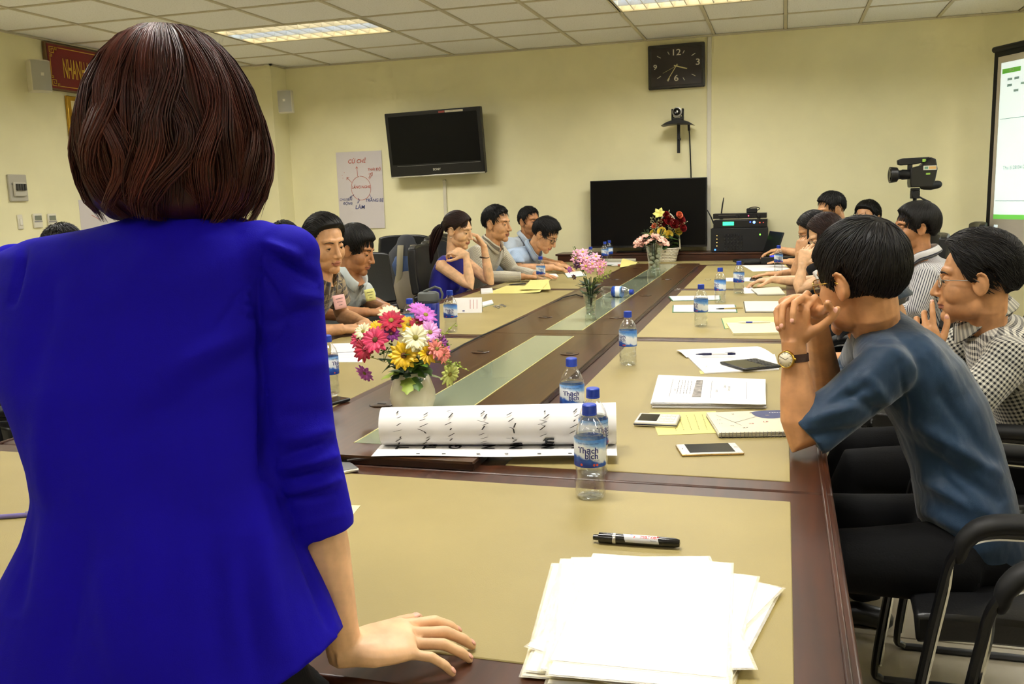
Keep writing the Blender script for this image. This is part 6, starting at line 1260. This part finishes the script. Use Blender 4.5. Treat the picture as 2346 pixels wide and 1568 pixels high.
# man in plaid shirt
quiffL = HL.copy(); quiffL[0:3, 1] += .06
quiff = short(820, lambda az, el, dr: .008+.020*max(0, math.sin(el))*(1 if dr[1] > -.3 else .7)+.010*max(0, dr[1])*max(0, math.sin(el)), lambda p, az, el: np.array([.25, -.9, .35 if p[1] > .02 else -.8]) if el > .35 else np.array([0, -.8, -.7]), quiffL, 11, L=(.04, .07), lift=.005)
r = person('man in a plaid shirt with a pink name tag, smiling down at his hands', J(745, 562, 3.75), -28, 12, 4, 1.04, 'mid', hip=(-2.42, 3.82, .55), taz=-6, look=(0, .45), lid=.85, shirt=PLAID, sleeve='short', hair=quiff, seed=11, mouth=.6, D_=1.0,
    arms=[dict(side='R', el=(-2.10, 3.54, .775), wr=(-1.90, 3.66, .785), hand=hd((.6, .8, -.05), (.1, -.2, 1), curl_h)), dict(side='L', el=(-2.08, 4.03, .79), wr=(-1.88, 3.86, .785), hand=hd((.5, -.85, 0), (0, .2, 1), curl_h))])
def nametag(r, px, py, y, mat_, az, name='name_tag', w_=.055, h_=.062, sl=.1):
    p = J(px, py, y); F = frame_of(az, -12, 6); m_ = MB().sheet(lambda u, v: p+F@np.array([(u-.5)*w_, .003*math.sin(3*u), (v-.5)*h_]), 4, 4, .0012); o = emit_mesh(name, m_.v, m_.f, [mat_], r['t'])
    m2 = MB()
    for k in range(3): m2.box(p+F@np.array([0, .005, .014-.014*k]), (w_*(.6-.15*k), .0006, .0016), F)
    emit_mesh('writing', m2.v, m2.f, [INK], o)
nametag(r, 778, 692, 3.585, pm('pink_note', (232, 178, 172), .7), -45)
# man in pale blue shirt
bowl = short(820, lambda az, el, dr: .012+.016*max(0, math.sin(el)), lambda p, az, el: (p-np.array([0, -.07, .10]))*14+np.array([.2, .25, -.3]), HL-np.array([0, .10])*np.array([1, 1]), 21, L=(.04, .075), tipdrop=.004)
r = person('man in a pale blue shirt with a yellow name tag looking down', J(815, 575, 4.45), 4, 20, 0, 1.03, 'tan', hip=(-2.62, 4.45, .55), taz=-14, look=(0, .5), lid=.8, shirt=WBLUE, sleeve='short', hair=bowl, seed=21,
    arms=[dict(side='R', el=(-2.24, 4.16, .79), wr=(-2.05, 4.24, .785), hand=hd((.8, .6, -.05), (0, -.2, 1), curl_h)), dict(side='L', el=(-2.24, 4.66, .79), wr=(-2.04, 4.46, .785), hand=hd((.6, -.8, 0), (0, .2, 1), curl_h))])
nametag(r, 848, 676, 4.325, pm('yellow_note', (216, 214, 130), .7), -50)
# woman in blue sleeveless dress with ponytail
def pony(H, t, hm):
    ln = HL.copy(); ln[:, 1] += np.array([.05, .0, -.05, -.05, -.02, -.06, -.1, .0, .0, -.1, -.1, -.1, -.1])
    h = Hair(H, lambda az, el, dr: .010+.010*max(0, math.sin(el)), ln); h.cap(seed=31); tie = np.array([.0, -.112, .012]); h.locks(700, lambda p, az, el: (tie-p)*12+np.array([0, 0, .2 if p[1] > 0 else 0]), L=(.05, .09), seed=32, lift=.001)
    h.locks(160, lambda p, az, el: np.array([np.sign(p[0])*.8, .3, -.9]), L=(.05, .08), seed=33, region=lambda az, el: abs(az) < .7 and el < .95, lift=.003)
    rg = np.random.default_rng(34)
    for k in range(150):
        o = rg.normal(0, 1, 2)*.015; L = rg.uniform(.20, .30); pts = []
        for q in np.linspace(0, 1, 9): sp = .35+1.0*math.sin(math.pi*min(1, q*1.1))*.9; pts.append(h.P(tie+np.array([o[0]*sp, -.012-.045*math.sin(q*2.2)+o[1]*sp*.8, -L*q**1.2+.01*math.sin(q*3)])))
        h.strand(pts, .0048*H[2], rg.uniform(0, 1))
    h.build(t, hm); m_ = MB().tube([h.P(tie+np.array([.02*math.cos(a), -.012, .02*math.sin(a)])) for a in np.linspace(0, 6.28, 14)], .006, 8); emit_mesh('hair_tie', m_.v, m_.f, [BLACKM], t)
r = person('woman in a royal blue sleeveless dress with ponytail, chin on hand', J(1050, 529, 5.75), -6, 16, 4, .98, 'light', fem=1, hip=(-2.17, 5.76, .55), taz=-16, look=(0, .5), lid=.85, shirt=ROYAL, bare=True, coll=False, hair=pony, hmat=HBROWN, seed=31, fold=.002,
    arms=[dict(side='R', el=(-1.95, 5.58, .785), wr=(-1.985, 5.62, .985), hand=hd((-.75, .15, .25), (.25, -.6, .9), ((.5, .7, .5), (.6, .8, .5), (.7, .9, .5), (.8, .9, .5)), thumb=(.7, .6, -.3))), dict(side='L', el=(-1.90, 5.84, .785), wr=(-1.93, 5.83, 1.03), hand=hd((-.45, -.1, .7), (.6, .3, .5), curl_h))])
m_ = MB().tube([np.array([-1.928, 5.831, .955])+np.array([.031*math.cos(a), .027*math.sin(a), .004*math.sin(2*a)]) for a in np.linspace(0, 6.28, 18)], .004, 6); emit_mesh('bracelet', m_.v, m_.f, [pm('beads', (70, 52, 36), .4)], r['t'])
m_ = MB().ell(r['H'][0]+r['H'][1]@np.array([.081, -.006, -.038]), (.004,)*3); emit_mesh('earring', m_.v, m_.f, [pm('pearl', (235, 230, 220), .2)], r['t'])
# man in pinstriped shirt
crop = lambda sd: short(820, lambda az, el, dr: .006+.016*max(0, math.sin(el))**1.5+.004*max(0, dr[1]), flow_std((0, -.05, .10), .2, .3), HL+np.array([0, .03]), sd, L=(.022, .042), lift=.008)
person('man in a cream pinstriped shirt leaning his forearms on the table', J(1138, 515, 6.35), -8, 6, 0, 1.05, 'mid', hip=(-2.34, 6.40, .55), taz=-12, look=(.1, .1), lid=.5, shirt=PIN, sleeve='long', hair=crop(41), seed=41,
    arms=[dict(side='R', el=(-2.02, 6.16, .79), wr=(-1.78, 6.24, .785), hand=hd((1, .1, -.05), (0, 0, 1), flat_h)), dict(side='L', el=(-1.95, 6.60, .79), wr=(-1.72, 6.40, .785), hand=hd((.9, -.4, 0), (0, 0, 1), flat_h))])
# man farthest on the left and man bending over a tablet
person('man in a grey-white shirt sitting farthest back on the left side', J(1213, 510, 7.5), -30, 2, 0, 1.0, 'tan', hip=(-2.50, 7.55, .55), taz=-15, look=(.1, .1), lid=.5, shirt=GRY, sleeve='short', hair=crop(51), seed=51,
    arms=[dict(side='R', el=(-2.15, 7.28, .80), wr=(-1.93, 7.40, .785), hand=hd((1, .3, 0), (0, 0, 1))), dict(side='L', el=(-2.1, 7.75, .80), wr=(-1.9, 7.6, .785), hand=hd((1, -.3, 0), (0, 0, 1)))])
r = person('man in glasses and light blue shirt bending over a tablet', J(1248, 540, 6.9), -8, 34, 0, 1.04, 'mid', hip=(-2.38, 7.0, .55), taz=-10, look=(0, .5), lid=.8, shirt=LBLUE, sleeve='short', hair=short(820, lambda az, el, dr: .010+.018*max(0, math.sin(el))+.010*max(0, dr[1]), flow_std((0, -.07, .09), .0, .9), HL, 61, L=(.035, .06), lift=.010), seed=61, neck=J(1218, 577, 6.93),
    arms=[dict(side='R', el=(-1.96, 6.74, .80), wr=(-1.72, 6.88, .80), hand=hd((.9, .4, -.2), (0, -.2, 1), ((.5, .3, .2),)*4)), dict(side='L', el=(-1.95, 7.22, .80), wr=(-1.72, 7.05, .80), hand=hd((.9, -.2, -.1), (0, 0, 1)))])
glasses(r['H'], r['t'], BLACKP, tube_=.0016)
# man in teal shirt with clasped hands
def p8hair(h):
    h.locks(70, lambda p, az, el: np.array([-.3, .9, -.4]), L=(.05, .08), seed=73, region=lambda az, el: abs(az) < .8 and el < 1.0, lift=.006, w_=.003)
    h.locks(14, lambda p, az, el: np.array([.2, -.2, 1.0]), L=(.02, .03), seed=74, region=lambda az, el: el > 1.15, lift=.014, w_=.0012)
longH = HL.copy(); longH[:, 1] += np.array([-.22, -.22, -.22, -.16, -.14, -.16, -.12, -.12, -.06, -.1, -.2, -.28, -.30])
r = person('man in a dark teal shirt and glasses resting his mouth on clasped hands', J(1970, 646, 2.24), 137, 12, -4, 1.06, 'warm', neck=J(2002, 728, 2.31), hip=(.43, 2.24, .54), taz=178, look=(0, .1), lid=.5, shirt=TEAL, sleeve='elbow', seed=71, vox=.0028, svox=.005, fold=.010, W_=.95, D_=.86, hair=short(1500, lambda az, el, dr: .012+.014*max(0, math.sin(el)), flow_std((.0, -.062, .10), .35, .25), longH, 71, p8hair, L=(.045, .085), w_=.0020), bow=.045, folds=[(1850, 965, 1975, 925, 14, .009), (1840, 1000, 1990, 985, 12, -.008), (1860, 1035, 2000, 1020, 14, .008), (1930, 900, 2040, 960, 14, -.009), (1985, 860, 2050, 940, 12, .008), (1900, 930, 2000, 880, 12, -.006), (2060, 830, 2085, 990, 6, -.005), (2080, 960, 2295, 1090, 16, .012), (2060, 1000, 2290, 1150, 16, -.012), (2040, 1060, 2300, 1200, 16, .012), (2100, 1040, 2260, 1190, 12, -.009), (2020, 1120, 2230, 1230, 16, .010), (2150, 900, 2270, 1060, 16, -.008), (2120, 760, 2190, 900, 18, .007), (1990, 1150, 2200, 1240, 14, -.010), (1960, 780, 2060, 790, 8, -.004)], knees=((.06, 2.10, .50), (.06, 2.38, .50)), feet=((.12, 2.08, .1), (.12, 2.38, .1)),
    arms=[dict(side='L', sh=J(2030, 850, 2.13), el=(.046, 2.095, .792), wr=J(1818, 792, 2.115), k=1.04, hand=hd((-.02, .10, 1), (-.55, -.85, .0), ((1.0, 1.25, .8), (1.0, 1.2, .8), (1.05, 1.2, .8), (1.1, 1.2, .8)), thumb=(.85, .45, -.1), s=1.0)),
          dict(side='R', sh=J(1985, 830, 2.46), el=(.12, 2.42, .79), wr=(.074, 2.185, 1.060), hand=hd((-.62, -.60, .5), (-.35, -.1, .9), ((.75, .95, .3), (.85, .9, .3), (.95, .9, .3), (1.0, .9, .3)), spread=(.22, .08, -.05, -.18)))])
glasses(r['H'], r['t'], GOLD, tube_=.0012)
wr_, el_ = np.array(J(1818, 792, 2.115)), np.array((.046, 2.095, .792)); dw = (wr_-el_)/np.linalg.norm(wr_-el_); wc = wr_-dw*.028; B = np.stack(basis(dw, (.6, .8, 0)), 1)
m_ = MB(); rs = []
for z in (-.009, .009): rs.append([wc+B@np.array([.031*math.cos(a), .031*math.sin(a), z]) for a in np.linspace(0, 2*math.pi, 28, endpoint=False)])
st_ = MB(); st_.rings([rs[0], rs[1]], cap=False); wt = emit_mesh('watch', st_.v, st_.f, [pm('brown_strap', (58, 30, 20), .5, bump=.4, bs=200)], r['t'])
nf = np.array([-.50, -.86, .08]); nf = nf-dw*(nf@dw); nf /= np.linalg.norm(nf); Bf = np.stack(basis(nf, dw), 1); fc_ = wc+nf*.031
m_ = MB().lathe([(.0, 0), (.0195, 0), (.0205, .004), (.0195, .0085), (.0175, .0092), (.0170, .008)], 28, fc_, Bf, cap=False); m_.box(fc_+Bf@np.array([.021, 0, .004]), (.005, .005, .005), Bf); emit_mesh('watch_case', m_.v, m_.f, [GOLD], wt)
m_ = MB().lathe([(.0, .0082), (.0172, .0082), (.0172, .0085), (.0, .0085)], 28, fc_, Bf, cap=False); emit_mesh('watch_dial', m_.v, m_.f, [pm('dial_cream', (236, 226, 200), .4)], wt)
m_ = MB()
for a, L in ((.5, .009), (2.6, .013)): m_.box(fc_+Bf@np.array([math.cos(a)*L/2, math.sin(a)*L/2, .0088]), (L, .0009, .0003), Bf@rz(a))
for k in range(12): a = k*math.pi/6; m_.box(fc_+Bf@np.array([math.cos(a)*.0145, math.sin(a)*.0145, .0088]), (.003, .0008, .0003), Bf@rz(a))
emit_mesh('watch_hands', m_.v, m_.f, [BLACKM], wt)
# man in checked shirt
slick = HL.copy(); slick[:, 1] += np.array([.06, .04, .0, -.04, -.1, -.1, -.1, -.06, 0, 0, 0, 0, 0])
r = person('man in a black and white checked shirt and glasses, hand at his chin', J(2238, 645, 2.87), 166, 4, 0, 1.06, 'warm', neck=J(2258, 742, 2.93), hip=(.78, 2.96, .55), taz=176, look=(0, .1), lid=.6, shirt=GING, sleeve='elbow', knees=((.20, 2.84, .50), (.20, 3.10, .50)), folds=[(2180, 820, 2260, 900, 12, .007), (2170, 870, 2250, 960, 12, -.007), (2200, 930, 2330, 1000, 14, .008), (2240, 800, 2346, 860, 14, -.006)], seed=81, vox=.003, svox=.0055, fold=.005, W_=1.04, D_=1.04, hair=short(1500, lambda az, el, dr: .012+.016*max(0, math.sin(el))+.014*max(0, dr[1])*max(0, math.sin(el)), lambda p, az, el: np.array([-.9, -.6, .15]) if (p[0] > -.045 and el > .3) else np.array([.0, -.75, -.75]), slick, 81, L=(.05, .085), w_=.0020),
    arms=[dict(side='L', sh=(.60, 2.745, .865), el=(.43, 2.70, .66), wr=(.40, 2.75, .865), hand=hd((-.25, .05, 1), (-.2, -1, .05), ((.25, .5, .3), (.7, .9, .5), (.8, .9, .5), (.85, .9, .5)), thumb=(.6, .8, -.2))), dict(side='R', el=(.40, 3.20, .72), wr=(.24, 3.12, .80), hand=hd((-1, -.2, 0), (0, 0, 1)))])
glasses(r['H'], r['t'], STEEL, tube_=.0011)
# the two women on the right
def longhair(length, seed, part=.02, back=True):
    def mk(H, t, hm):
        ln = HL.copy(); ln[:, 1] += np.array([.08, -.02, -.10, -.16, -.30, -.30, -.3, -.45, -.5, -.4, -.2, -.1, -.1]); h = Hair(H, lambda az, el, dr: .012+.012*max(0, math.sin(el)), ln); h.cap(seed=seed); pt = np.array([part, .02, .12])
        h.locks(600, lambda p, az, el: np.array([np.sign(p[0]-part)*1.0, -.25, -.8]), L=(.06, .10), seed=seed+1, lift=.002); rg = np.random.default_rng(seed+2); zax = H[1].T@np.array([0, 0, -1.])
        for k in range(230):
            az = rg.choice([-1, 1])*rg.uniform(1.0, 3.1); a = np.array([math.sin(az)*.083, math.cos(az)*.092-.016, rg.uniform(-.02, .06)]); L = rg.uniform(.6, 1)*length; pts = [h.P(a*np.array([1.0, 1.0, 1])+zax*L*q+np.array([a[0], a[1], 0])*(.12*math.sin(q*2.5)-.05*q)+np.array([.004*math.sin(q*7+k), 0, 0])) for q in np.linspace(0, 1, 8)]
            h.strand(pts, .0055*H[2], rg.uniform(0, 1))
        h.build(t, hm)
    return mk
r = person('farther woman on the right in glasses, hand at her chin, hair hanging', J(1864, 531, 6.3), 190, 28, 0, 1.0, 'mid', fem=1, hip=(.55, 6.27, .55), taz=182, look=(0, .5), lid=.85, shirt=BLK, sleeve='short', hair=longhair(.16, 91), hmat=HBLACK, seed=91,
    arms=[dict(side='L', el=(.075, 6.20, .785), wr=(.10, 6.20, .93), hand=hd((.2, .1, .9), (-.5, -.8, .1), curl_h)), dict(side='R', el=(.12, 6.5, .785), wr=(-.02, 6.40, .785), hand=hd((-1, -.2, 0), (0, 0, 1), flat_h))]); glasses(r['H'], r['t'], BLACKP, tube_=.0012)
r = person('nearer woman on the right in glasses, one hand resting on a notebook', J(1893, 543, 5.55), 188, 30, 4, 1.0, 'light', fem=1, hip=(.56, 5.47, .55), taz=180, look=(0, .5), lid=.85, shirt=WHT, sleeve='short', hair=longhair(.12, 95), hmat=HBROWN, seed=95,
    arms=[dict(side='L', el=(.085, 5.36, .785), wr=(.105, 5.38, .92), hand=hd((.2, .1, .9), (-.5, -.8, .1), curl_h)), dict(side='R', el=(.12, 5.80, .79), wr=(-.06, 5.83, .80), hand=hd((-1, .05, -.1), (0, 0, 1), ((.3, .4, .2),)*4))]); glasses(r['H'], r['t'], STEEL, tube_=.0012)
# laptop operator, man with forehead showing, man in striped shirt, two men in the second row left
person('laptop operator with short black hair behind the two women', J(1905, 483, 7.3), 200, 20, 0, 1.06, 'mid', hip=(.64, 7.3, .55), taz=172, shirt=BLK, sleeve='short', hair=crop(101), seed=101, look=(0, .4), lid=.7,
    arms=[dict(side='L', el=(.20, 7.12, .80), wr=(.05, 7.30, .80), hand=hd((-1, .4, 0), (0, 0, 1), flat_h)), dict(side='R', el=(.22, 7.60, .82), wr=(-.015, 7.72, .865), hand=hd((-1, .05, -.15), (0, 0, 1), ((.3, .4, .3),)*4))])
person('man on the right showing only his forehead and short hair', J(1987, 503, 7.9), 232, 8, 0, 1.10, 'mid', hip=(.98, 7.97, .55), taz=190, shirt=WHT, sleeve='short', hair=quiff, seed=111, look=(0, .2), arms=[dict(side='L', el=(.80, 7.68, .72), wr=(.62, 7.78, .70)), dict(side='R', el=(.78, 8.2, .72), wr=(.6, 8.1, .70))])
capH = HL.copy(); capH[:, 1] += np.array([-.03, -.03, -.04, -.04, -.06, -.08, -.08, -.05, -.05, -.1, -.1, -.1, -.1])
person('man in a grey striped shirt in profile below the video camera', J(2094, 525, 4.95), 190, 2, 0, .97, 'tan', hip=(.84, 4.98, .55), taz=170, shirt=STR2, sleeve='long', seed=121, look=(0, .1), lid=.5, hair=short(1100, lambda az, el, dr: .016+.012*max(0, math.sin(el))+.010*max(0, -dr[1]), flow_std((0, -.05, .1), .5, .3), capH, 121, L=(.05, .09), lift=.001), arms=[dict(side='L', el=(.62, 4.72, .76), wr=(.44, 4.82, .70)), dict(side='R', el=(.62, 5.24, .76), wr=(.44, 5.10, .70))])
person('man in the second row left whose hair shows behind the woman\'s shoulder', J(655, 556, 5.0), -20, 0, 0, 1.0, 'mid', hip=(-3.2, 5.0, .55), taz=0, shirt=WHT, hair=crop(131), seed=131, arms=[dict(side='R', el=(-2.9, 4.72, .78), wr=(-2.75, 4.85, .72)), dict(side='L', el=(-2.9, 5.28, .78), wr=(-2.75, 5.15, .72))])
person('man by the left wall with only a tuft of hair above the shoulder', J(150, 585, 3.2), -20, 0, 0, 1.0, 'mid', hip=(-3.22, 3.2, .55), taz=0, shirt=BLK, hair=crop(141), seed=141, arms=[dict(side='R', el=(-2.9, 2.92, .74), wr=(-2.75, 3.05, .70)), dict(side='L', el=(-2.9, 3.48, .74), wr=(-2.75, 3.35, .70))])
# ------------------------------------------------------------------ the standing woman in the foreground
BLAZ = fabric('royal_blue_blazer', (24, 12, 170), .75, 0, bump=.35, spec=.08)
YH = 1.0; hc = J(402, 322, YH)
w1 = thing('person', 'woman in a royal blue blazer standing with her back to the camera, hand on table', 'person', (-.70, .88, 0))
H = (hc, frame_of(86, 6, 0), .90); sk = MB(); X = MB(); nk = J(425, 492, .985)
head_pieces(sk, H, nk, 1)
S_, E_, Wr = J(655, 610, .975), J(702, 1075, .955), np.array([-.526, .970, .788]); core = nk-np.array([0, 0, .07])
sk.tube([core, S_], [.035, .035], 10); limb(sk, S_, E_, Wr, np.array([.028, .028, .030, .031, .0345, .033, .0245, .0225]))
hand(sk, X, Wr, (.80, .50, .02), (.0, -.22, 1), 'R', ((.10, .50, .25), (.16, .46, .22), (.16, .46, .22), (.10, .50, .30)), (.10, .02, -.10, -.34), (.55, .8, -.2), (.2, .2), .97)
SL, EL, WL = J(45, 640, .985), J(105, 1000, 1.12), np.array([-.86, 1.17, .79]); sk.tube([core, SL], [.035, .035], 10); limb(sk, SL, EL, WL, np.array([.036, .035, .033, .033, .036, .034, .0245, .0225])); hand(sk, X, WL, (.1, .99, -.02), (0, 0, 1), 'L', flat_h, s=.9)
v, f = remesh(sk, .0026, 3); bv = BVHTree.FromPolygons([tuple(p) for p in v], f); face_extras(X, H, bv, (0, .2), .6, .9, 1)
nv = len(v); emit_mesh('body', np.concatenate([v, np.array(X.v)]), f+[tuple(i+nv for i in q) for q in X.f], [SKINS['light'], LIPS, EYEW, IRIS, HRED, LIPS, NAIL], w1, [0]*len(f)+list(X.m))
# blazer: rings measured at each height, left and right edge and depth
sm = MB(); rs = []; a = np.arange(40)*2*math.pi/40
for py, xl, xr, yc, dp in ((488, 350, 500, .985, .052), (505, 310, 535, .985, .062), (525, 232, 590, .985, .074), (548, 100, 632, .982, .086), (580, 34, 650, .98, .096), (640, 26, 640, .972, .108), (740, 32, 622, .955, .115), (850, 48, 612, .935, .115), (950, 86, 606, .92, .110), (1050, 116, 606, .905, .104), (1115, 126, 612, .898, .103), (1200, 106, 640, .89, .110), (1300, 52, 682, .885, .122), (1400, 0, 724, .88, .134), (1480, -45, 758, .876, .142)):
    L_, R_ = J(xl, py, yc), J(xr, py, yc); c = (L_+R_)/2; hw = (R_-L_)/2; fv = np.array([-hw[1], hw[0], 0]); fv /= np.linalg.norm(fv); e = .82
    rs.append(c+np.outer(np.sign(np.cos(a))*np.abs(np.cos(a))**e, hw)+np.outer(np.sign(np.sin(a))*np.abs(np.sin(a))**e*dp, fv))
n_ = len(rs)
for k in range(n_-3, n_):   # hem dips at the centre back
    rs[k] = rs[k]+np.outer(-(1-np.abs(np.cos(a))**2)*.052*(k-n_+4)/3, (0, 0, 1))
sm.rings(rs)
def J2(px, py, y): return np.array(J(px, py, y))
def sleeve(pts, rad): sm.tube(pts, rad, 20)
sleeve([core, J2(610, 600, .975), J2(648, 598, .975), J2(664, 690, .97), J2(672, 800, .965), J2(678, 900, .96), J2(688, 1000, .955), E_, E_+(Wr-E_)*.17, E_+(Wr-E_)*.33], [.05, .050, .0445, .0400, .0405, .0420, .0430, .0440, .0450, .0455])
sm.ell(J2(652, 580, .975), (.043, .040, .034)); sm.ell(J2(690, 655, .97), (.026, .03, .05))
sleeve([core, J2(75, 650, .985), J2(45, 640, .985), J2(48, 760, 1.02), J2(68, 900, 1.07), EL, EL*.75+WL*.25], [.05, .048, .042, .038, .037, .037, .037]); sm.ell(J2(36, 604, .985), (.034, .034, .026))
v, f = remesh(sm, .0048, 6); n = normals(v, f)
dsp = vnoise(v*np.array([1, 1, .6]), 13, 9)*.0035
dsp = dsp+fold_px(v, n, [(598, 560, 590, 700, 5, -.006), (590, 700, 604, 900, 7, -.012), (604, 900, 606, 1100, 9, -.014), (572, 640, 575, 740, 5, -.005), (480, 770, 572, 640, 6, -.004), (560, 670, 578, 668, 6, .005), (555, 690, 578, 688, 6, .005), (552, 712, 580, 710, 7, .005), (370, 860, 590, 745, 26, .008), (330, 960, 590, 800, 26, -.007), (260, 700, 560, 590, 45, .005), (250, 1000, 590, 900, 40, -.006),
    (604, 560, 690, 590, 12, .010), (612, 575, 725, 640, 9, -.013), (600, 620, 660, 720, 6, -.006), (660, 670, 738, 690, 16, .010), (612, 745, 735, 700, 14, -.008), (610, 800, 660, 745, 12, -.006), (650, 850, 745, 830, 22, .005), (640, 960, 755, 940, 20, -.006), (645, 1010, 765, 985, 12, .007), (650, 1045, 772, 1010, 9, -.008), (640, 1075, 776, 1045, 10, .010), (645, 1105, 776, 1075, 8, -.010), (650, 1130, 780, 1100, 9, .009), (655, 1150, 775, 1130, 7, -.006), (650, 1215, 790, 1180, 8, .003),
    (640, 1120, 755, 1440, 10, -.007), (590, 1130, 640, 1500, 30, .008), (480, 1180, 500, 1568, 40, -.010), (330, 1150, 330, 1568, 45, .010), (190, 1200, 130, 1568, 35, -.010), (70, 1130, 40, 1400, 18, -.010), (100, 900, 95, 1150, 30, .006), (120, 640, 60, 900, 30, -.006), (60, 560, 30, 700, 9, -.008), (420, 560, 260, 640, 40, .004), (240, 1300, 280, 1568, 35, .008), (560, 1250, 590, 1568, 28, -.008)])
v = v+n*dsp[:, None]; emit_mesh('blazer', v, f, [BLAZ], w1, attrs={'pu': v[:, 0], 'pv': v[:, 2]})
# trousers and shoes
hip1 = np.array([-.70, .885, .76]); trousers(w1, hip1, 88, knees=((-.79, .90, .46), (-.61, .90, .46)), feet=((-.80, .86, .1), (-.60, .86, .1)))
# bob of red-brown hair
hs = Hair(H, lambda *q: .01); rg = np.random.default_rng(5); hcx = J(398, 270, YH)
SZ = np.array([0, .06, .14, .25, .40, .56, .70, .82, .92, 1.0]); ZZ = np.array([.113, .108, .094, .070, .034, -.006, -.044, -.078, -.106, -.122]); RR_ = np.array([.0, .032, .057, .0795, .100, .1115, .1165, .113, .103, .087])
ax1 = frame_of(86, 0, 0)
def hsurf(th, s, k=1.0): r_ = np.interp(s, SZ, RR_)*k; z = np.interp(s, SZ, ZZ); return hcx+ax1@np.array([r_*math.sin(th), -.004+r_*math.cos(th)*1.0, z+.006*math.sin(2*th+1)*s])
nu, nvv = 64, 26; vv = [hsurf(2*math.pi*j/nu, i/nvv, .965) for i in range(nvv+1) for j in range(nu)]; hs.m.add(vv, [(i*nu+j, i*nu+(j+1) % nu, (i+1)*nu+(j+1) % nu, (i+1)*nu+j) for i in range(nvv) for j in range(nu)]+[tuple(nvv*nu+j for j in range(nu))]); hs.sh += [.1]*len(vv)
clump = rg.uniform(0, 2*math.pi, 60); cph = rg.uniform(0, 6.28, 60); camp = rg.uniform(.10, .42, 60); csh = rg.uniform(0, 1, 60); clen = rg.uniform(.93, 1.03, 60)
for k in range(3300):
    c = rg.integers(60); th0 = clump[c]+rg.normal(0, .06); s0 = rg.choice([rg.uniform(.015, .10), rg.uniform(.05, .55)], p=[.6, .4]); s1 = min(1.06, clen[c]*rg.uniform(.94, 1.03)); off = rg.uniform(.97, 1.035); ph = cph[c]; am = camp[c]; pts = []
    for q in np.linspace(0, 1, 13):
        s = s0+(s1-s0)*q; wob = am*(math.sin(5.0*s+ph)+.5*math.sin(11*s+2*ph))*s**1.6; th = th0+wob+.10*(clump[c]-th0)*s; p = hsurf(th, min(s, 1.0), off+.05*math.sin(7*s+ph)*s**1.5+.02*math.sin(2*th0+ph))
        if s > .93: p = p+np.array([0, 0, -.05*(s-.93)])+(p-hcx)*np.array([1, 1, 0])*(.9*(s-.93) if math.sin(ph) > .55 else -.5*(s-.93))
        pts.append(p)
    hs.strand(pts, rg.uniform(.0008, .0017), min(1, max(0, csh[c]*.6+rg.uniform(-.1, .4))), 4, .5)
for k in range(34):   # stray hairs
    th0 = rg.uniform(0, 6.28); s0 = rg.uniform(.3, .9); p = hsurf(th0, s0, 1.0); d = rg.normal(0, 1, 3); d[2] -= .6; o = (p-hcx); o /= np.linalg.norm(o); pts = [p+o*(.007*q*q-.002)+d*.004*q+np.array([0, 0, -.014*q]) for q in np.linspace(0, 1, 6)]; hs.strand(pts, .00035, .9, 3, 1)
hs.build(w1, HRED)
bpy.data.scenes.remove(TMP)
